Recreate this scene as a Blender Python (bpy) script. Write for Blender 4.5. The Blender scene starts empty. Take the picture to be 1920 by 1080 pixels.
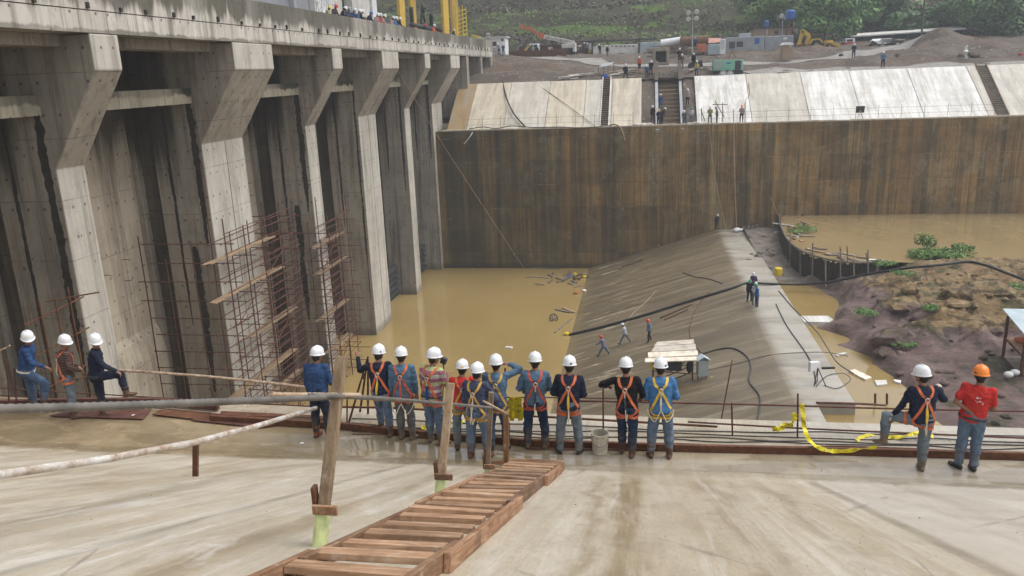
import bpy, bmesh, math, random
from mathutils import Vector, Matrix, noise
from mathutils.bvhtree import BVHTree
random.seed(7)
V = Vector
SC = bpy.context.scene
COL = SC.collection
# ---------------------------------------------------------------- camera model (metres, camera at the origin, +Y runs along the dam)
FOC = 1500.0; PITCH = math.radians(15.1); ROLL = math.radians(-2.2); YAW = math.radians(9.53)
CAMR = (Matrix.Rotation(YAW, 3, 'Z') @ Matrix.Rotation(math.pi/2-PITCH, 3, 'X') @ Matrix.Rotation(ROLL, 3, 'Z'))
def ray(x, y): return CAMR @ V(((x-960)/FOC, (540-y)/FOC, -1.0))
def at(x, y, X=None, Y=None, Z=None):
    r = ray(x, y)
    k = X/r.x if X is not None else (Y/r.y if Y is not None else Z/r.z)
    return r*k
Z_PLAT = -6.35; Z_BASIN = -21.71; Z_CREST = -17.34; Z_POND = -15.88; Z_CHAN = -18.0
SLOPE = 0.43; Y_SLOPE = 11.85
def slope_z(Y): return Z_PLAT + max(0, Y_SLOPE-Y)*SLOPE
def at_slope(x, y, up=0.0):
    r = ray(x, y)      # z = Z_PLAT + up + (Y_SLOPE - Y)*SLOPE
    k = (Z_PLAT+up+Y_SLOPE*SLOPE)/(r.z+SLOPE*r.y)
    return r*k
# ---------------------------------------------------------------- mesh builder
WL = {}
def wloc(o):
    return WL.get(o.name, V((0, 0, 0)))
class MB:
    def __init__(s): s.v = []; s.f = []; s.m = []; s.cm = 0
    def add(s, vs, fs):
        b = len(s.v); s.v += [V(p) for p in vs]; s.f += [tuple(i+b for i in f) for f in fs]; s.m += [s.cm]*len(fs); return s
    def box(s, lo, hi, R=None, c=None):
        x0, y0, z0 = lo; x1, y1, z1 = hi
        vs = [V(p) for p in ((x0,y0,z0),(x1,y0,z0),(x1,y1,z0),(x0,y1,z0),(x0,y0,z1),(x1,y0,z1),(x1,y1,z1),(x0,y1,z1))]
        if R is not None: vs = [R @ p for p in vs]
        if c is not None: vs = [p+V(c) for p in vs]
        return s.add(vs, [(3,2,1,0),(4,5,6,7),(0,1,5,4),(1,2,6,5),(2,3,7,6),(3,0,4,7)])
    def beam(s, a, b, w, h, up=(0,0,1)):
        a = V(a); b = V(b); d = (b-a); L = d.length; d.normalize(); u = V(up)
        x = d.cross(u)
        if x.length < 1e-4: x = d.cross(V((1,0,0)))
        x.normalize(); z = x.cross(d)
        R = Matrix((x, d, z)).transposed()
        return s.box((-w/2,0,-h/2), (w/2,L,h/2), R, a)
    def tube(s, pts, r, n=8, cap=True):
        pts = [V(p) for p in pts]; rs = r if isinstance(r, (list,tuple)) else [r]*len(pts)
        b = len(s.v); t0 = (pts[1]-pts[0]).normalized(); u = t0.orthogonal().normalized()
        for i, p in enumerate(pts):
            t = (pts[min(i+1,len(pts)-1)]-pts[max(i-1,0)]).normalized()
            u = (u - t*u.dot(t)); u.normalize(); w = t.cross(u)
            for k in range(n):
                a = 2*math.pi*k/n
                s.v.append(p+(u*math.cos(a)+w*math.sin(a))*rs[i])
        for i in range(len(pts)-1):
            for k in range(n):
                k2 = (k+1) % n
                s.f.append((b+i*n+k, b+i*n+k2, b+(i+1)*n+k2, b+(i+1)*n+k)); s.m.append(s.cm)
        if cap:
            s.f.append(tuple(b+k for k in reversed(range(n)))); s.m.append(s.cm)
            e = b+(len(pts)-1)*n
            s.f.append(tuple(e+k for k in range(n))); s.m.append(s.cm)
        return s
    def loft(s, rings, cap=True):
        b = len(s.v); n = len(rings[0])
        for r in rings: s.v += [V(p) for p in r]
        for i in range(len(rings)-1):
            for k in range(n):
                k2 = (k+1) % n
                s.f.append((b+i*n+k, b+i*n+k2, b+(i+1)*n+k2, b+(i+1)*n+k)); s.m.append(s.cm)
        if cap:
            s.f.append(tuple(b+k for k in reversed(range(n)))); s.m.append(s.cm)
            e = b+(len(rings)-1)*n
            s.f.append(tuple(e+k for k in range(n))); s.m.append(s.cm)
        return s
    def ell(s, c, r, R=None, nu=12, nv=8):
        c = V(c); rings = []
        for j in range(nv+1):
            t = math.pi*(j/nv); t = min(max(t, .08), math.pi-.08)
            ring = []
            for k in range(nu):
                a = 2*math.pi*k/nu
                p = V((r[0]*math.sin(t)*math.cos(a), r[1]*math.sin(t)*math.sin(a), -r[2]*math.cos(t)))
                ring.append(c+(R @ p if R is not None else p))
            rings.append(ring)
        return s.loft(rings)
    def cap(s, a, b, ra, rb, n=10):
        a = V(a); b = V(b); d = b-a; L = max(d.length, 1e-5); d = d/L
        pts = []; rs = []
        for t in (-.95, -.7, -.35, 0): pts.append(a+d*ra*t); rs.append(ra*math.sqrt(max(1-t*t, .02)))
        for t in (0, .35, .7, .95): pts.append(b+d*rb*t); rs.append(rb*math.sqrt(max(1-t*t, .02)))
        return s.tube(pts, rs, n)
    def prism(s, poly, axis, a, b):
        # poly: 2D points in the two other axes (order: x,y,z without axis)
        n = len(poly)
        def P(q, t):
            l = list(q); l.insert(axis, t); return V(l)
        vs = [P(q, a) for q in poly]+[P(q, b) for q in poly]
        fs = [tuple(reversed(range(n))), tuple(range(n, 2*n))]+[(i, (i+1) % n, n+(i+1) % n, n+i) for i in range(n)]
        return s.add(vs, fs)
    def strip(s, pts, across, w, th=.004):
        # ribbon with thickness; across: list of vectors
        b = len(s.v); n = len(pts); ws = w if isinstance(w, (list,tuple)) else [w]*n
        for i in range(n):
            p = V(pts[i]); a = V(across[i]).normalized()
            t = (V(pts[min(i+1,n-1)])-V(pts[max(i-1,0)])).normalized(); nn = t.cross(a).normalized()
            h = ws[i]/2
            s.v += [p-a*h+nn*th/2, p+a*h+nn*th/2, p+a*h-nn*th/2, p-a*h-nn*th/2]
        for i in range(n-1):
            for k in range(4):
                k2 = (k+1) % 4
                s.f.append((b+4*i+k, b+4*i+k2, b+4*i+4+k2, b+4*i+4+k)); s.m.append(s.cm)
        s.f += [(b+3,b+2,b+1,b), (b+4*n-4,b+4*n-3,b+4*n-2,b+4*n-1)]; s.m += [s.cm]*2
        return s
    def mesh(s, name, off=V((0,0,0)), fixn=True):
        me = bpy.data.meshes.new(name)
        me.from_pydata([tuple(p-off) for p in s.v], [], s.f)
        me.update()
        if len(set(s.m)) > 1: me.polygons.foreach_set('material_index', s.m)
        if fixn:
            bm = bmesh.new(); bm.from_mesh(me); bmesh.ops.recalc_face_normals(bm, faces=bm.faces); bm.to_mesh(me); bm.free()
        return me
    def build(s, name, mats, parent=None, loc=None, smooth=False, bevel=0, world=True, fixn=True):
        off = V((0,0,0))
        if parent is not None and world: off = wloc(parent)
        if loc is not None: off = V(loc)
        me = s.mesh(name, off, fixn)
        for m in (mats if isinstance(mats, (list,tuple)) else [mats]): me.materials.append(m)
        if smooth: me.shade_smooth()
        o = bpy.data.objects.new(name, me); COL.objects.link(o)
        if parent is not None: o.parent = parent; WL[o.name] = wloc(parent)
        elif loc is not None: o.location = loc; WL[o.name] = V(loc)
        if bevel:
            md = o.modifiers.new('bevel', 'BEVEL'); md.width = bevel; md.segments = 2; md.limit_method = 'ANGLE'
        return o
def tag(o, label, cat, group=None):
    o['label'] = label; o['category'] = cat
    if group: o['group'] = group
    return o
def thing(name, label, cat, loc, group=None):
    o = bpy.data.objects.new(name, None); COL.objects.link(o); o.location = loc; o.empty_display_size = .2
    WL[o.name] = V(loc); return tag(o, label, cat, group)
def struct(o): o['kind'] = 'structure'; return o
def lerp(a, b, t): return a+(b-a)*t
def smooth_path(pts, k=6):
    pts = [V(p) for p in pts]; out = []
    for i in range(len(pts)-1):
        p0 = pts[max(i-1,0)]; p1 = pts[i]; p2 = pts[i+1]; p3 = pts[min(i+2,len(pts)-1)]
        for j in range(k):
            t = j/k
            out.append(.5*((2*p1)+(p2-p0)*t+(2*p0-5*p1+4*p2-p3)*t*t+(3*p1-p0-3*p2+p3)*t**3))
    out.append(pts[-1]); return out
# ---------------------------------------------------------------- materials
def S(r, g, b):
    def f(c):
        c /= 255.0
        return c/12.92 if c <= .04045 else ((c+.055)/1.055)**2.4
    return (f(r), f(g), f(b), 1)
def C(*c): return (c[0], c[1], c[2], 1)
class NT:
    def __init__(s, name, rough=.8, spec=.3, metal=0):
        s.mat = bpy.data.materials.new(name); s.mat.use_nodes = True
        s.t = s.mat.node_tree; s.b = s.t.nodes['Principled BSDF']
        s.b.inputs['Roughness'].default_value = rough; s.b.inputs['Specular IOR Level'].default_value = spec
        s.b.inputs['Metallic'].default_value = metal
        s._pos = None; s._obj = None
    def set(s, sock, v):
        if hasattr(v, 'is_linked'): s.t.links.new(v, sock)
        else: sock.default_value = v
    def P(s, sc=(1,1,1), src='pos', rot=None):
        if src == 'pos':
            if s._pos is None: s._pos = s.t.nodes.new('ShaderNodeNewGeometry').outputs['Position']
            o = s._pos
        else:
            if s._obj is None: s._obj = s.t.nodes.new('ShaderNodeTexCoord').outputs['Object']
            o = s._obj
        m = s.t.nodes.new('ShaderNodeMapping'); s.t.links.new(o, m.inputs[0]); m.inputs['Scale'].default_value = sc
        if rot: m.inputs['Rotation'].default_value = rot
        return m.outputs[0]
    def noise(s, vec, scale=1, detail=5, rough=.6, dist=0):
        n = s.t.nodes.new('ShaderNodeTexNoise'); s.t.links.new(vec, n.inputs['Vector'])
        n.inputs['Scale'].default_value = scale; n.inputs['Detail'].default_value = detail
        n.inputs['Roughness'].default_value = rough; n.inputs['Distortion'].default_value = dist
        return n.outputs['Fac']
    def vor(s, vec, scale=1, feature='F1', out='Distance'):
        n = s.t.nodes.new('ShaderNodeTexVoronoi'); n.feature = feature; s.t.links.new(vec, n.inputs['Vector']); n.inputs['Scale'].default_value = scale
        return n.outputs[out]
    def ramp(s, fac, stops, interp='LINEAR'):
        n = s.t.nodes.new('ShaderNodeValToRGB'); n.color_ramp.interpolation = interp; s.t.links.new(fac, n.inputs[0]); e = n.color_ramp.elements
        while len(e) < len(stops): e.new(.5)
        for i, (p, c) in enumerate(stops):
            e[i].position = p; e[i].color = c if isinstance(c, tuple) else (c, c, c, 1)
        return n.outputs[0]
    def mix(s, fac, a, b, mode='MIX'):
        n = s.t.nodes.new('ShaderNodeMix'); n.data_type = 'RGBA'; n.blend_type = mode
        s.set(n.inputs[0], fac); s.set(n.inputs[6], a); s.set(n.inputs[7], b); return n.outputs[2]
    def math(s, op, a, b=0.0, clamp=False):
        n = s.t.nodes.new('ShaderNodeMath'); n.operation = op; n.use_clamp = clamp
        s.set(n.inputs[0], a); s.set(n.inputs[1], b); return n.outputs[0]
    def xyz(s, i, src='pos'):
        n = s.t.nodes.new('ShaderNodeSeparateXYZ'); s.t.links.new(s.P(src=src), n.inputs[0]); return n.outputs[i]
    def rng(s, v, a, b, lo=0., hi=1.):
        n = s.t.nodes.new('ShaderNodeMapRange'); n.interpolation_type = 'SMOOTHSTEP'; s.t.links.new(v, n.inputs[0])
        for i, q in enumerate((a, b, lo, hi)): n.inputs[i+1].default_value = q
        return n.outputs[0]
    def line(s, v, period, width, off=0.):
        # 1 on thin joints repeated every period
        f = s.math('FRACT', s.math('DIVIDE', s.math('ADD', v, off+1000*period), period))
        return s.math('LESS_THAN', s.math('ABSOLUTE', s.math('SUBTRACT', f, .5)), width/period/2)
    def bump(s, h, strength=.4, dist=.02):
        n = s.t.nodes.new('ShaderNodeBump'); n.inputs['Strength'].default_value = strength; n.inputs['Distance'].default_value = dist
        s.t.links.new(h, n.inputs['Height']); s.t.links.new(n.outputs[0], s.b.inputs['Normal']); return s
    def color(s, c): s.set(s.b.inputs['Base Color'], c); return s
    def rough(s, r): s.set(s.b.inputs['Roughness'], r); return s
MC = {}
def simple(name, c, rough=.7, var=.25, scale=6, metal=0, spec=.3, bump=.15, src='pos'):
    key = (name)
    if key in MC: return MC[key]
    n = NT(name, rough, spec, metal)
    p = n.P(src=src)
    f = n.noise(p, scale, 6, .65)
    d = tuple(x*(1-var) for x in c[:3])+(1,); l = tuple(min(1, x*(1+var)) for x in c[:3])+(1,)
    n.color(n.ramp(f, [(.3, d), (.7, l)]))
    if bump: n.bump(n.noise(p, scale*5, 4), bump, .01)
    MC[key] = n.mat; return n.mat
def concrete(name, c1, c2, streak=(.05,.045,.035,1), amt=.6, lift=2.45, vj=0, big=.25, rough=.82, sx=1.1, moss=None, holes=True, mk=(1.2,.42), damp_shade=None):
    n = NT(name, rough, .3)
    col = n.ramp(n.noise(n.P(), big, 6, .65), [(.32, c1), (.68, c2)])
    col = n.mix(n.math('MULTIPLY', n.noise(n.P(), 3.5, 8, .75), .55), col, tuple(x*.72 for x in c1[:3])+(1,))
    # rain streaks, long in z
    s1 = n.ramp(n.noise(n.P((sx,sx,.05)), 1.3, 7, .72, .4), [(.50, 0.), (.66, 1.)])
    s2 = n.ramp(n.noise(n.P((sx*3.2,sx*3.2,.11)), 1.1, 5, .7), [(.52, 0.), (.64, 1.)])
    col = n.mix(n.math('MULTIPLY', s1, amt), col, streak)
    col = n.mix(n.math('MULTIPLY', s2, amt*.55), col, tuple(x*1.9 for x in streak[:3])+(1,))
    pale = n.ramp(n.noise(n.P((1.7,1.7,.13)), 1.7, 5, .6), [(.6, 0.), (.75, 1.)])
    col = n.mix(n.math('MULTIPLY', pale, .35), col, tuple(min(1, x*1.35) for x in c2[:3])+(1,))
    if moss:
        z = n.xyz(2)
        for (z0, z1, mc, ma) in moss:
            q = n.math('ADD', n.noise(n.P((mk[0],mk[0],.05)), 1.0, 6, .68, .2), n.math('MULTIPLY', n.rng(z, z0, z1), mk[1]))
            k_ = n.ramp(n.noise(n.P((.16,.16,.02)), 1.0, 3), [(.36, .35), (.52, 1.)])
            col = n.mix(n.math('MULTIPLY', n.math('MULTIPLY', n.ramp(q, [(.64, 0.), (.76, 1.)]), k_), ma), col, mc)
    if damp_shade:
        dm = n.math('MULTIPLY', n.rng(n.xyz(0), damp_shade[0], damp_shade[1]), n.rng(n.xyz(2), damp_shade[2], damp_shade[3]))  # upper back of the bays: shade painted in together with black damp stain
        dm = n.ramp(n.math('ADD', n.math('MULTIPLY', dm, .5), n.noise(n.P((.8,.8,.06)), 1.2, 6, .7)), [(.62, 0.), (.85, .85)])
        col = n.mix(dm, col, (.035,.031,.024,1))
    j = n.line(n.math('ADD', n.xyz(2), n.math('MULTIPLY', n.noise(n.P(), .8, 2), .06)), lift, .045, .6)
    if vj:
        for ax in (0, 1): j = n.math('MAXIMUM', j, n.math('MULTIPLY', n.line(n.xyz(ax), vj, .05, .3), .8))
    jm = n.math('MULTIPLY', j, n.ramp(n.noise(n.P(), 1.2, 4), [(.35, .15), (.6, .85)]))
    col = n.mix(n.math('MULTIPLY', jm, .75), col, tuple(x*.3 for x in c1[:3])+(1,))
    if holes:
        v = n.vor(n.P((1.5,1.5,1.1)), 1.0)
        sp_ = n.t.nodes.new('ShaderNodeSeparateXYZ'); n.t.links.new(n.t.nodes.new('ShaderNodeNewGeometry').outputs['True Normal'], sp_.inputs[0]); fx = n.math('GREATER_THAN', n.math('ABSOLUTE', sp_.outputs[0]), .5); fy = n.math('GREATER_THAN', n.math('ABSOLUTE', sp_.outputs[1]), .5)
        lz = n.line(n.xyz(2), 1.22, .11, .35); hx = n.math('MAXIMUM', n.math('MULTIPLY', fx, n.math('MULTIPLY', n.line(n.xyz(1), .72, .11, .2), lz)), n.math('MULTIPLY', fy, n.math('MULTIPLY', n.line(n.xyz(0), .72, .11, .2), lz)))
        hx = n.math('MAXIMUM', n.math('MULTIPLY', hx, n.ramp(n.noise(n.P(), .4, 2), [(.45,0.),(.5,1.)])), n.math('LESS_THAN', v, .06))
        col = n.mix(n.math('MULTIPLY', hx, .75), col, (.05,.04,.03,1))
    md = n.ramp(n.noise(n.P((.8,.8,.4)), .55, 9, .8, .5), [(.5,0.),(.62,1.)]); col = n.mix(n.math('MULTIPLY', md, amt*.6), col, tuple(q*.42 for q in c1[:3])+(1,))
    td = n.math('MULTIPLY', n.rng(n.math('ADD', n.xyz(2), n.math('MULTIPLY', n.noise(n.P(), .8, 4), .5)), -20.5, -21.2), .6); col = n.mix(td, col, (.13,.105,.065,1))
    n.color(col)
    n.bump(n.math('SUBTRACT', n.noise(n.P(), 9, 8, .7), n.math('MULTIPLY', j, .5)), .35, .03)
    return n.mat
def build_materials():
    M = {}
    dk = (.035,.03,.022,1)
    M['dam'] = concrete('dam_side_concrete', (.27,.24,.195,1), (.43,.39,.325,1), (.065,.053,.04,1), .75, 2.45, 0, damp_shade=(-23.6,-25.2,-7.,-.6))
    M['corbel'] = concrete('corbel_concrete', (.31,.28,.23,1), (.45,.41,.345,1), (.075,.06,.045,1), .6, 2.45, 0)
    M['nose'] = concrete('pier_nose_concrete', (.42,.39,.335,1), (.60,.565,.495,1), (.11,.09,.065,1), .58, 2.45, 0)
    M['parapet'] = concrete('parapet_concrete', (.43,.395,.34,1), (.66,.62,.56,1), (.09,.08,.055,1), .8, 50, 0, sx=1.5, moss=[(2.2,4.0,(.06,.056,.038,1),.88),(2.3,1.98,(.08,.072,.048,1),.7)], mk=(.9,.40))
    M['gate_wall'] = concrete('gate_wall_concrete', (.40,.34,.255,1), (.56,.49,.385,1), (.07,.055,.04,1), .6, 3.1, 0, damp_shade=(-20.,-26.,-5.,-.2))
    M['dark_wall'] = concrete('dark_concrete', (.075,.062,.045,1), (.19,.165,.125,1), (.025,.02,.014,1), .8, 2.4, 0)  # darker tone for slots, deep bay walls and chute head
    M['lintel'] = concrete('lintel_concrete', (.34,.31,.23,1), (.5,.45,.35,1), dk, .5, 50, 0, moss=[(-.75,-.25,(.025,.026,.016,1),.95)])
    # black waterproofing / seepage
    M['bitumen'] = simple('seepage_black', (.036,.032,.026,1), .6, .5, 3)
    # far retaining wall: rust, algae and seepage bands
    n = NT('retaining_wall_concrete', .75, .3)
    b1 = n.noise(n.P((.6,.6,.012)), 1.0, 7, .78, .2)
    col = n.ramp(b1, [(.34,(.055,.043,.018,1)),(.42,(.15,.105,.042,1)),(.47,(.27,.18,.072,1)),(.52,(.33,.20,.07,1)),(.56,(.12,.095,.04,1)),(.62,(.30,.215,.10,1)),(.72,(.37,.29,.17,1))])
    bl = n.ramp(n.noise(n.P((.35,.35,.5)), 1.0, 7, .72), [(.35,.7),(.65,1.25)]); col = n.mix(1.0, col, bl, 'MULTIPLY')
    pch = n.vor(n.P((.5,.5,.38)), 1.0, 'F1', 'Color')
    col = n.mix(n.math('MULTIPLY', n.math('GREATER_THAN', n.noise(pch, 3.0, 0), .53), n.ramp(n.noise(n.P(), .8, 5, .7), [(.4,0.),(.62,.62)])), col, (.34,.275,.17,1))
    col = n.mix(1.0, col, (.98,.93,.78,1), 'MULTIPLY')
    bb = n.ramp(n.noise(n.P((.22,.22,.006)), 1.0, 4, .75), [(.36,.5),(.46,1.0),(.54,.6),(.6,1.1),(.7,1.25)]); col = n.mix(1.0, col, bb, 'MULTIPLY')
    o = n.ramp(n.noise(n.P((.33,.33,.008)), 1.7, 2, .5), [(.615,0.),(.65,1.)])
    o = n.math('MULTIPLY', o, n.ramp(n.noise(n.P((.3,.3,.12)), 1.3, 5, .7), [(.35,.3),(.6,1.)])); col = n.mix(n.math('MULTIPLY', o, .55), col, (.42,.225,.06,1))
    d = n.ramp(n.noise(n.P((.8,.8,.02)), 1.4, 5, .7), [(.575,0.),(.66,1.)])
    col = n.mix(n.math('MULTIPLY', d, .7), col, (.045,.042,.02,1))
    g = n.ramp(n.noise(n.P((.7,.7,.5)), .8, 9, .8), [(.53,0.),(.66,1.)])
    col = n.mix(n.math('MULTIPLY', g, .5), col, (.33,.29,.21,1))
    g2 = n.ramp(n.noise(n.P((.45,.45,.22)), 1.1, 8, .78, .4), [(.54,0.),(.66,1.)]); col = n.mix(n.math('MULTIPLY', g2, .55), col, (.06,.052,.034,1))
    lw = n.math('MULTIPLY', n.rng(n.xyz(2), -14.5, -20.5), .35)
    col = n.mix(lw, col, (.14,.10,.045,1))
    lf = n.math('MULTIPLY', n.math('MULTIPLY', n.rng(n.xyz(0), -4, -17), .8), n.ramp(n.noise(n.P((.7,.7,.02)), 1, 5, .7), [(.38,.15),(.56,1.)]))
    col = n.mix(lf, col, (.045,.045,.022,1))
    j = n.math('MAXIMUM', n.line(n.xyz(2), 2.6, .05, .4), n.math('MULTIPLY', n.line(n.xyz(0), 5.2, .05), .6))
    col = n.mix(n.math('MULTIPLY', n.math('MULTIPLY', j, n.noise(n.P(), 1.1, 3)), .9), col, (.05,.04,.02,1))
    pt = n.math('MULTIPLY', n.math('LESS_THAN', n.vor(n.P(), .75), .09), n.ramp(n.noise(n.P(), .5, 3), [(.45,0.),(.55,1.)]))
    col = n.mix(n.math('MULTIPLY', pt, .6), col, (.3,.28,.22,1))
    col = n.mix(n.math('MULTIPLY', n.noise(n.P(), 5, 8, .75), .3), col, (.05,.04,.025,1))
    cx = n.math('FLOOR', n.math('DIVIDE', n.math('ADD', n.xyz(0), 522.6), 5.2)); cz = n.math('FLOOR', n.math('DIVIDE', n.math('ADD', n.xyz(2), 259.1), 2.6))
    wn = n.t.nodes.new('ShaderNodeTexWhiteNoise'); wn.noise_dimensions = '2D'; cb = n.t.nodes.new('ShaderNodeCombineXYZ'); n.set(cb.inputs[0], cx); n.set(cb.inputs[1], cz); n.t.links.new(cb.outputs[0], wn.inputs['Vector'])
    col = n.mix(1.0, col, n.ramp(wn.outputs['Value'], [(0.,(.80,.81,.84,1)),(.5,(1.,1.,1.,1)),(1.,(1.2,1.18,1.14,1))]), 'MULTIPLY')
    lift = n.math('MULTIPLY', n.line(n.math('ADD', n.xyz(2), n.math('MULTIPLY', n.noise(n.P(), .5, 3), .12)), 2.6, .09, .4), n.ramp(n.noise(n.P((.4,.4,.5)), 1.0, 6, .75), [(.52,0.),(.66,.4)])); col = n.mix(lift, col, (.36,.33,.26,1))
    td = n.math('MULTIPLY', n.rng(n.math('ADD', n.xyz(2), n.math('MULTIPLY', n.noise(n.P(), .6, 4), .5)), -20.6, -21.3), .7); col = n.mix(td, col, (.04,.035,.02,1))
    n.color(col); n.bump(n.math('ADD', n.noise(n.P(), 4, 8, .7), n.math('MULTIPLY', wn.outputs['Value'], .6)), .4, .05); M['farwall'] = n.mat
    # upper sloped concrete facing in several tints
    def facing(name, c1, c2, amt):
        n = NT(name, .62, .4)
        col = n.ramp(n.noise(n.P(), .5, 7, .7), [(.3, c1), (.7, c2)])
        st = n.ramp(n.noise(n.P((1.0,.07,.07)), 1.3, 6, .7), [(.5,0.),(.75,1.)])
        col = n.mix(n.math('MULTIPLY', st, amt), col, (.25,.2,.13,1))
        sp = n.ramp(n.noise(n.P(), 3.2, 8, .8), [(.62,0.),(.7,1.)])
        col = n.mix(n.math('MULTIPLY', sp, .6), col, (.16,.14,.11,1))
        st2 = n.ramp(n.noise(n.P((1.7,.16,.16)), .9, 7, .75, .5), [(.46,0.),(.62,1.)]); col = n.mix(n.math('MULTIPLY', st2, amt*1.35), col, (.29,.26,.205,1))
        sm = n.ramp(n.noise(n.P((.5,.3,.3)), .8, 8, .78, .8), [(.52,0.),(.68,1.)]); col = n.mix(n.math('MULTIPLY', sm, .5), col, (.3,.27,.22,1))
        j = n.line(n.xyz(1), 1.35, .05)
        col = n.mix(n.math('MULTIPLY', n.math('MULTIPLY', j, n.noise(n.P(), 2)), .3), col, (.2,.18,.15,1))
        n.color(col); n.bump(n.noise(n.P(), 7, 7), .3, .03); return n.mat
    M['facing_a'] = facing('facing_grey', (.42,.39,.33,1), (.6,.56,.49,1), .45)
    M['facing_b'] = facing('facing_buff', (.45,.39,.29,1), (.6,.54,.43,1), .55)
    M['facing_c'] = facing('facing_pale', (.56,.55,.51,1), (.8,.79,.76,1), .42)
    M['facing_rust'] = facing('facing_rust_stained', (.24,.15,.06,1), (.36,.25,.12,1), .6)
    # foreground slab: streaky buff concrete, wet platform with puddles
    n = NT('spillway_concrete', .6, .4)
    y = n.xyz(1); x = n.xyz(0)
    wob = n.noise(n.P(), .9, 4)
    col = n.ramp(n.noise(n.P((.9,.05,.05)), 1.25, 8, .66, .35), [(.3,(.33,.265,.175,1)),(.46,(.43,.37,.275,1)),(.6,(.50,.455,.37,1)),(.74,(.58,.54,.47,1))])
    st = n.ramp(n.noise(n.P((3.6,.075,.07)), 1.3, 8, .72, .5), [(.5,0.),(.64,1.)])
    col = n.mix(n.math('MULTIPLY', st, .34), col, (.29,.22,.14,1))
    st4 = n.ramp(n.noise(n.P((9.,.14,.1)), 1.2, 6, .7, .3), [(.52,0.),(.66,1.)])
    col = n.mix(n.math('MULTIPLY', st4, .16), col, (.3,.25,.18,1))
    st3 = n.ramp(n.noise(n.P((.9,.16,.16)), 1.1, 9, .74, .9), [(.5,0.),(.68,1.)])
    col = n.mix(n.math('MULTIPLY', st3, .4), col, (.36,.315,.24,1))
    grit = n.ramp(n.noise(n.P((38,7,7)), 1.0, 4, .7), [(.38,.88),(.62,1.07)]); col = n.mix(1.0, col, grit, 'MULTIPLY')
    for (fx, fw, ph, am) in ((-.13,.30,0.,1.),(-.52,.16,2.,.7),(.95,.25,4.,.7),(1.7,.18,5.,.5),(3.9,.3,6.,.6),(-3.0,.25,6.,.6),(-5.4,.4,7.,.7)):
        fl = n.math('ABSOLUTE', n.math('SUBTRACT', x, n.math('ADD', fx-.0, n.math('MULTIPLY', n.math('SUBTRACT', n.noise(n.P((.3,.5,.3)), 1.3, 6, .6), .5), .9))))
        fm = n.math('MULTIPLY', n.rng(fl, fw, .02), n.ramp(n.noise(n.P((3.,.12,.12)), 2.2, 7, .72), [(.36,.12),(.56,1.)]))
        fm = n.math('MULTIPLY', n.math('MULTIPLY', fm, n.rng(y, 11.9, 10.6)), am)
        col = n.mix(fm, col, (.21,.15,.08,1))
    lt = n.ramp(n.noise(n.P((2.1,.09,.09)), 1.9, 7, .72), [(.54,0.),(.68,1.)])
    col = n.mix(n.math('MULTIPLY', lt, .5), col, (.64,.615,.56,1))
    wp = n.ramp(n.noise(n.P((1.5,.22,.2)), 1.3, 8, .75, 1.), [(.54,0.),(.64,1.)]); col = n.mix(n.math('MULTIPLY', wp, n.rng(x, -1.5, -4., .25, .75)), col, (.66,.645,.61,1))
    for (jx, jw) in ((-3.9,.10),(2.6,.13),(-8.3,.1)):
        jd = n.math('ABSOLUTE', n.math('SUBTRACT', n.math('SUBTRACT', x, jx), n.math('MULTIPLY', n.math('SUBTRACT', n.noise(n.P((.3,.4,.3)), 1.2, 5), .5), .16)))
        col = n.mix(n.math('MULTIPLY', n.math('MULTIPLY', n.rng(jd, jw, jw*.15), n.rng(y, 11.9, 11.4)), n.ramp(n.noise(n.P((2,.5,1)), 1.5, 6), [(.3,.3),(.6,.75)])), col, (.19,.165,.13,1))
    col = n.mix(n.math('MULTIPLY', n.rng(x, 2.6, 2.75), .5), col, (.47,.45,.41,1))
    col = n.mix(n.math('MULTIPLY', n.noise(n.P(), 14, 8, .8), .35), col, (.33,.28,.2,1))
    spk = n.math('GREATER_THAN', n.noise(n.P(), 26, 3, .5), .74)
    col = n.mix(n.math('MULTIPLY', spk, .5), col, (.2,.15,.1,1))
    # left of the ladder the slab is muddier
    ck = n.math('MULTIPLY', n.math('LESS_THAN', n.math('ADD', n.vor(n.P((.55,.2,.2)), 1., 'DISTANCE_TO_EDGE'), n.math('MULTIPLY', n.math('SUBTRACT', n.noise(n.P((1,.5,1)), 3, 6, .7), .5), .05)), .004), n.ramp(n.noise(n.P(), .5, 2), [(.48,0.),(.55,.45)])); col = n.mix(ck, col, (.16,.13,.1,1))
    bl = n.math('MULTIPLY', n.math('LESS_THAN', n.vor(n.P((2.2,1.4,1)), 1.), .035), .55); col = n.mix(bl, col, (.14,.11,.08,1))
    lfm = n.math('MULTIPLY', n.rng(x, -3.5, -7.5), .55)
    col = n.mix(lfm, col, n.mix(n.ramp(n.noise(n.P((2.2,.09,1)), 1.1, 8, .72, .5), [(.4,0.),(.6,1.)]), (.28,.205,.115,1), (.56,.505,.41,1)))
    # damp platform
    wy = n.math('ADD', y, n.math('MULTIPLY', n.math('SUBTRACT', wob, .5), .5))
    wet = n.rng(wy, 11.55, 11.95)
    wet = n.math('MULTIPLY', wet, n.rng(y, 14.0, 13.2, .35, 1.))
    wcol = n.mix(.62, col, n.ramp(n.noise(n.P((.6,1.1,1)), 1.6, 7, .7), [(.3,(.15,.115,.068,1)),(.7,(.31,.262,.19,1))]))
    col = n.mix(wet, col, wcol)
    pud = n.math('MULTIPLY', wet, n.ramp(n.noise(n.P((.5,1.3,1)), 1.5, 3, .5), [(.50,0.),(.545,1.)]))
    pz = n.math('MULTIPLY', n.rng(x, -.6, -1.6), n.rng(x, -7.6, -6.6))
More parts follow.
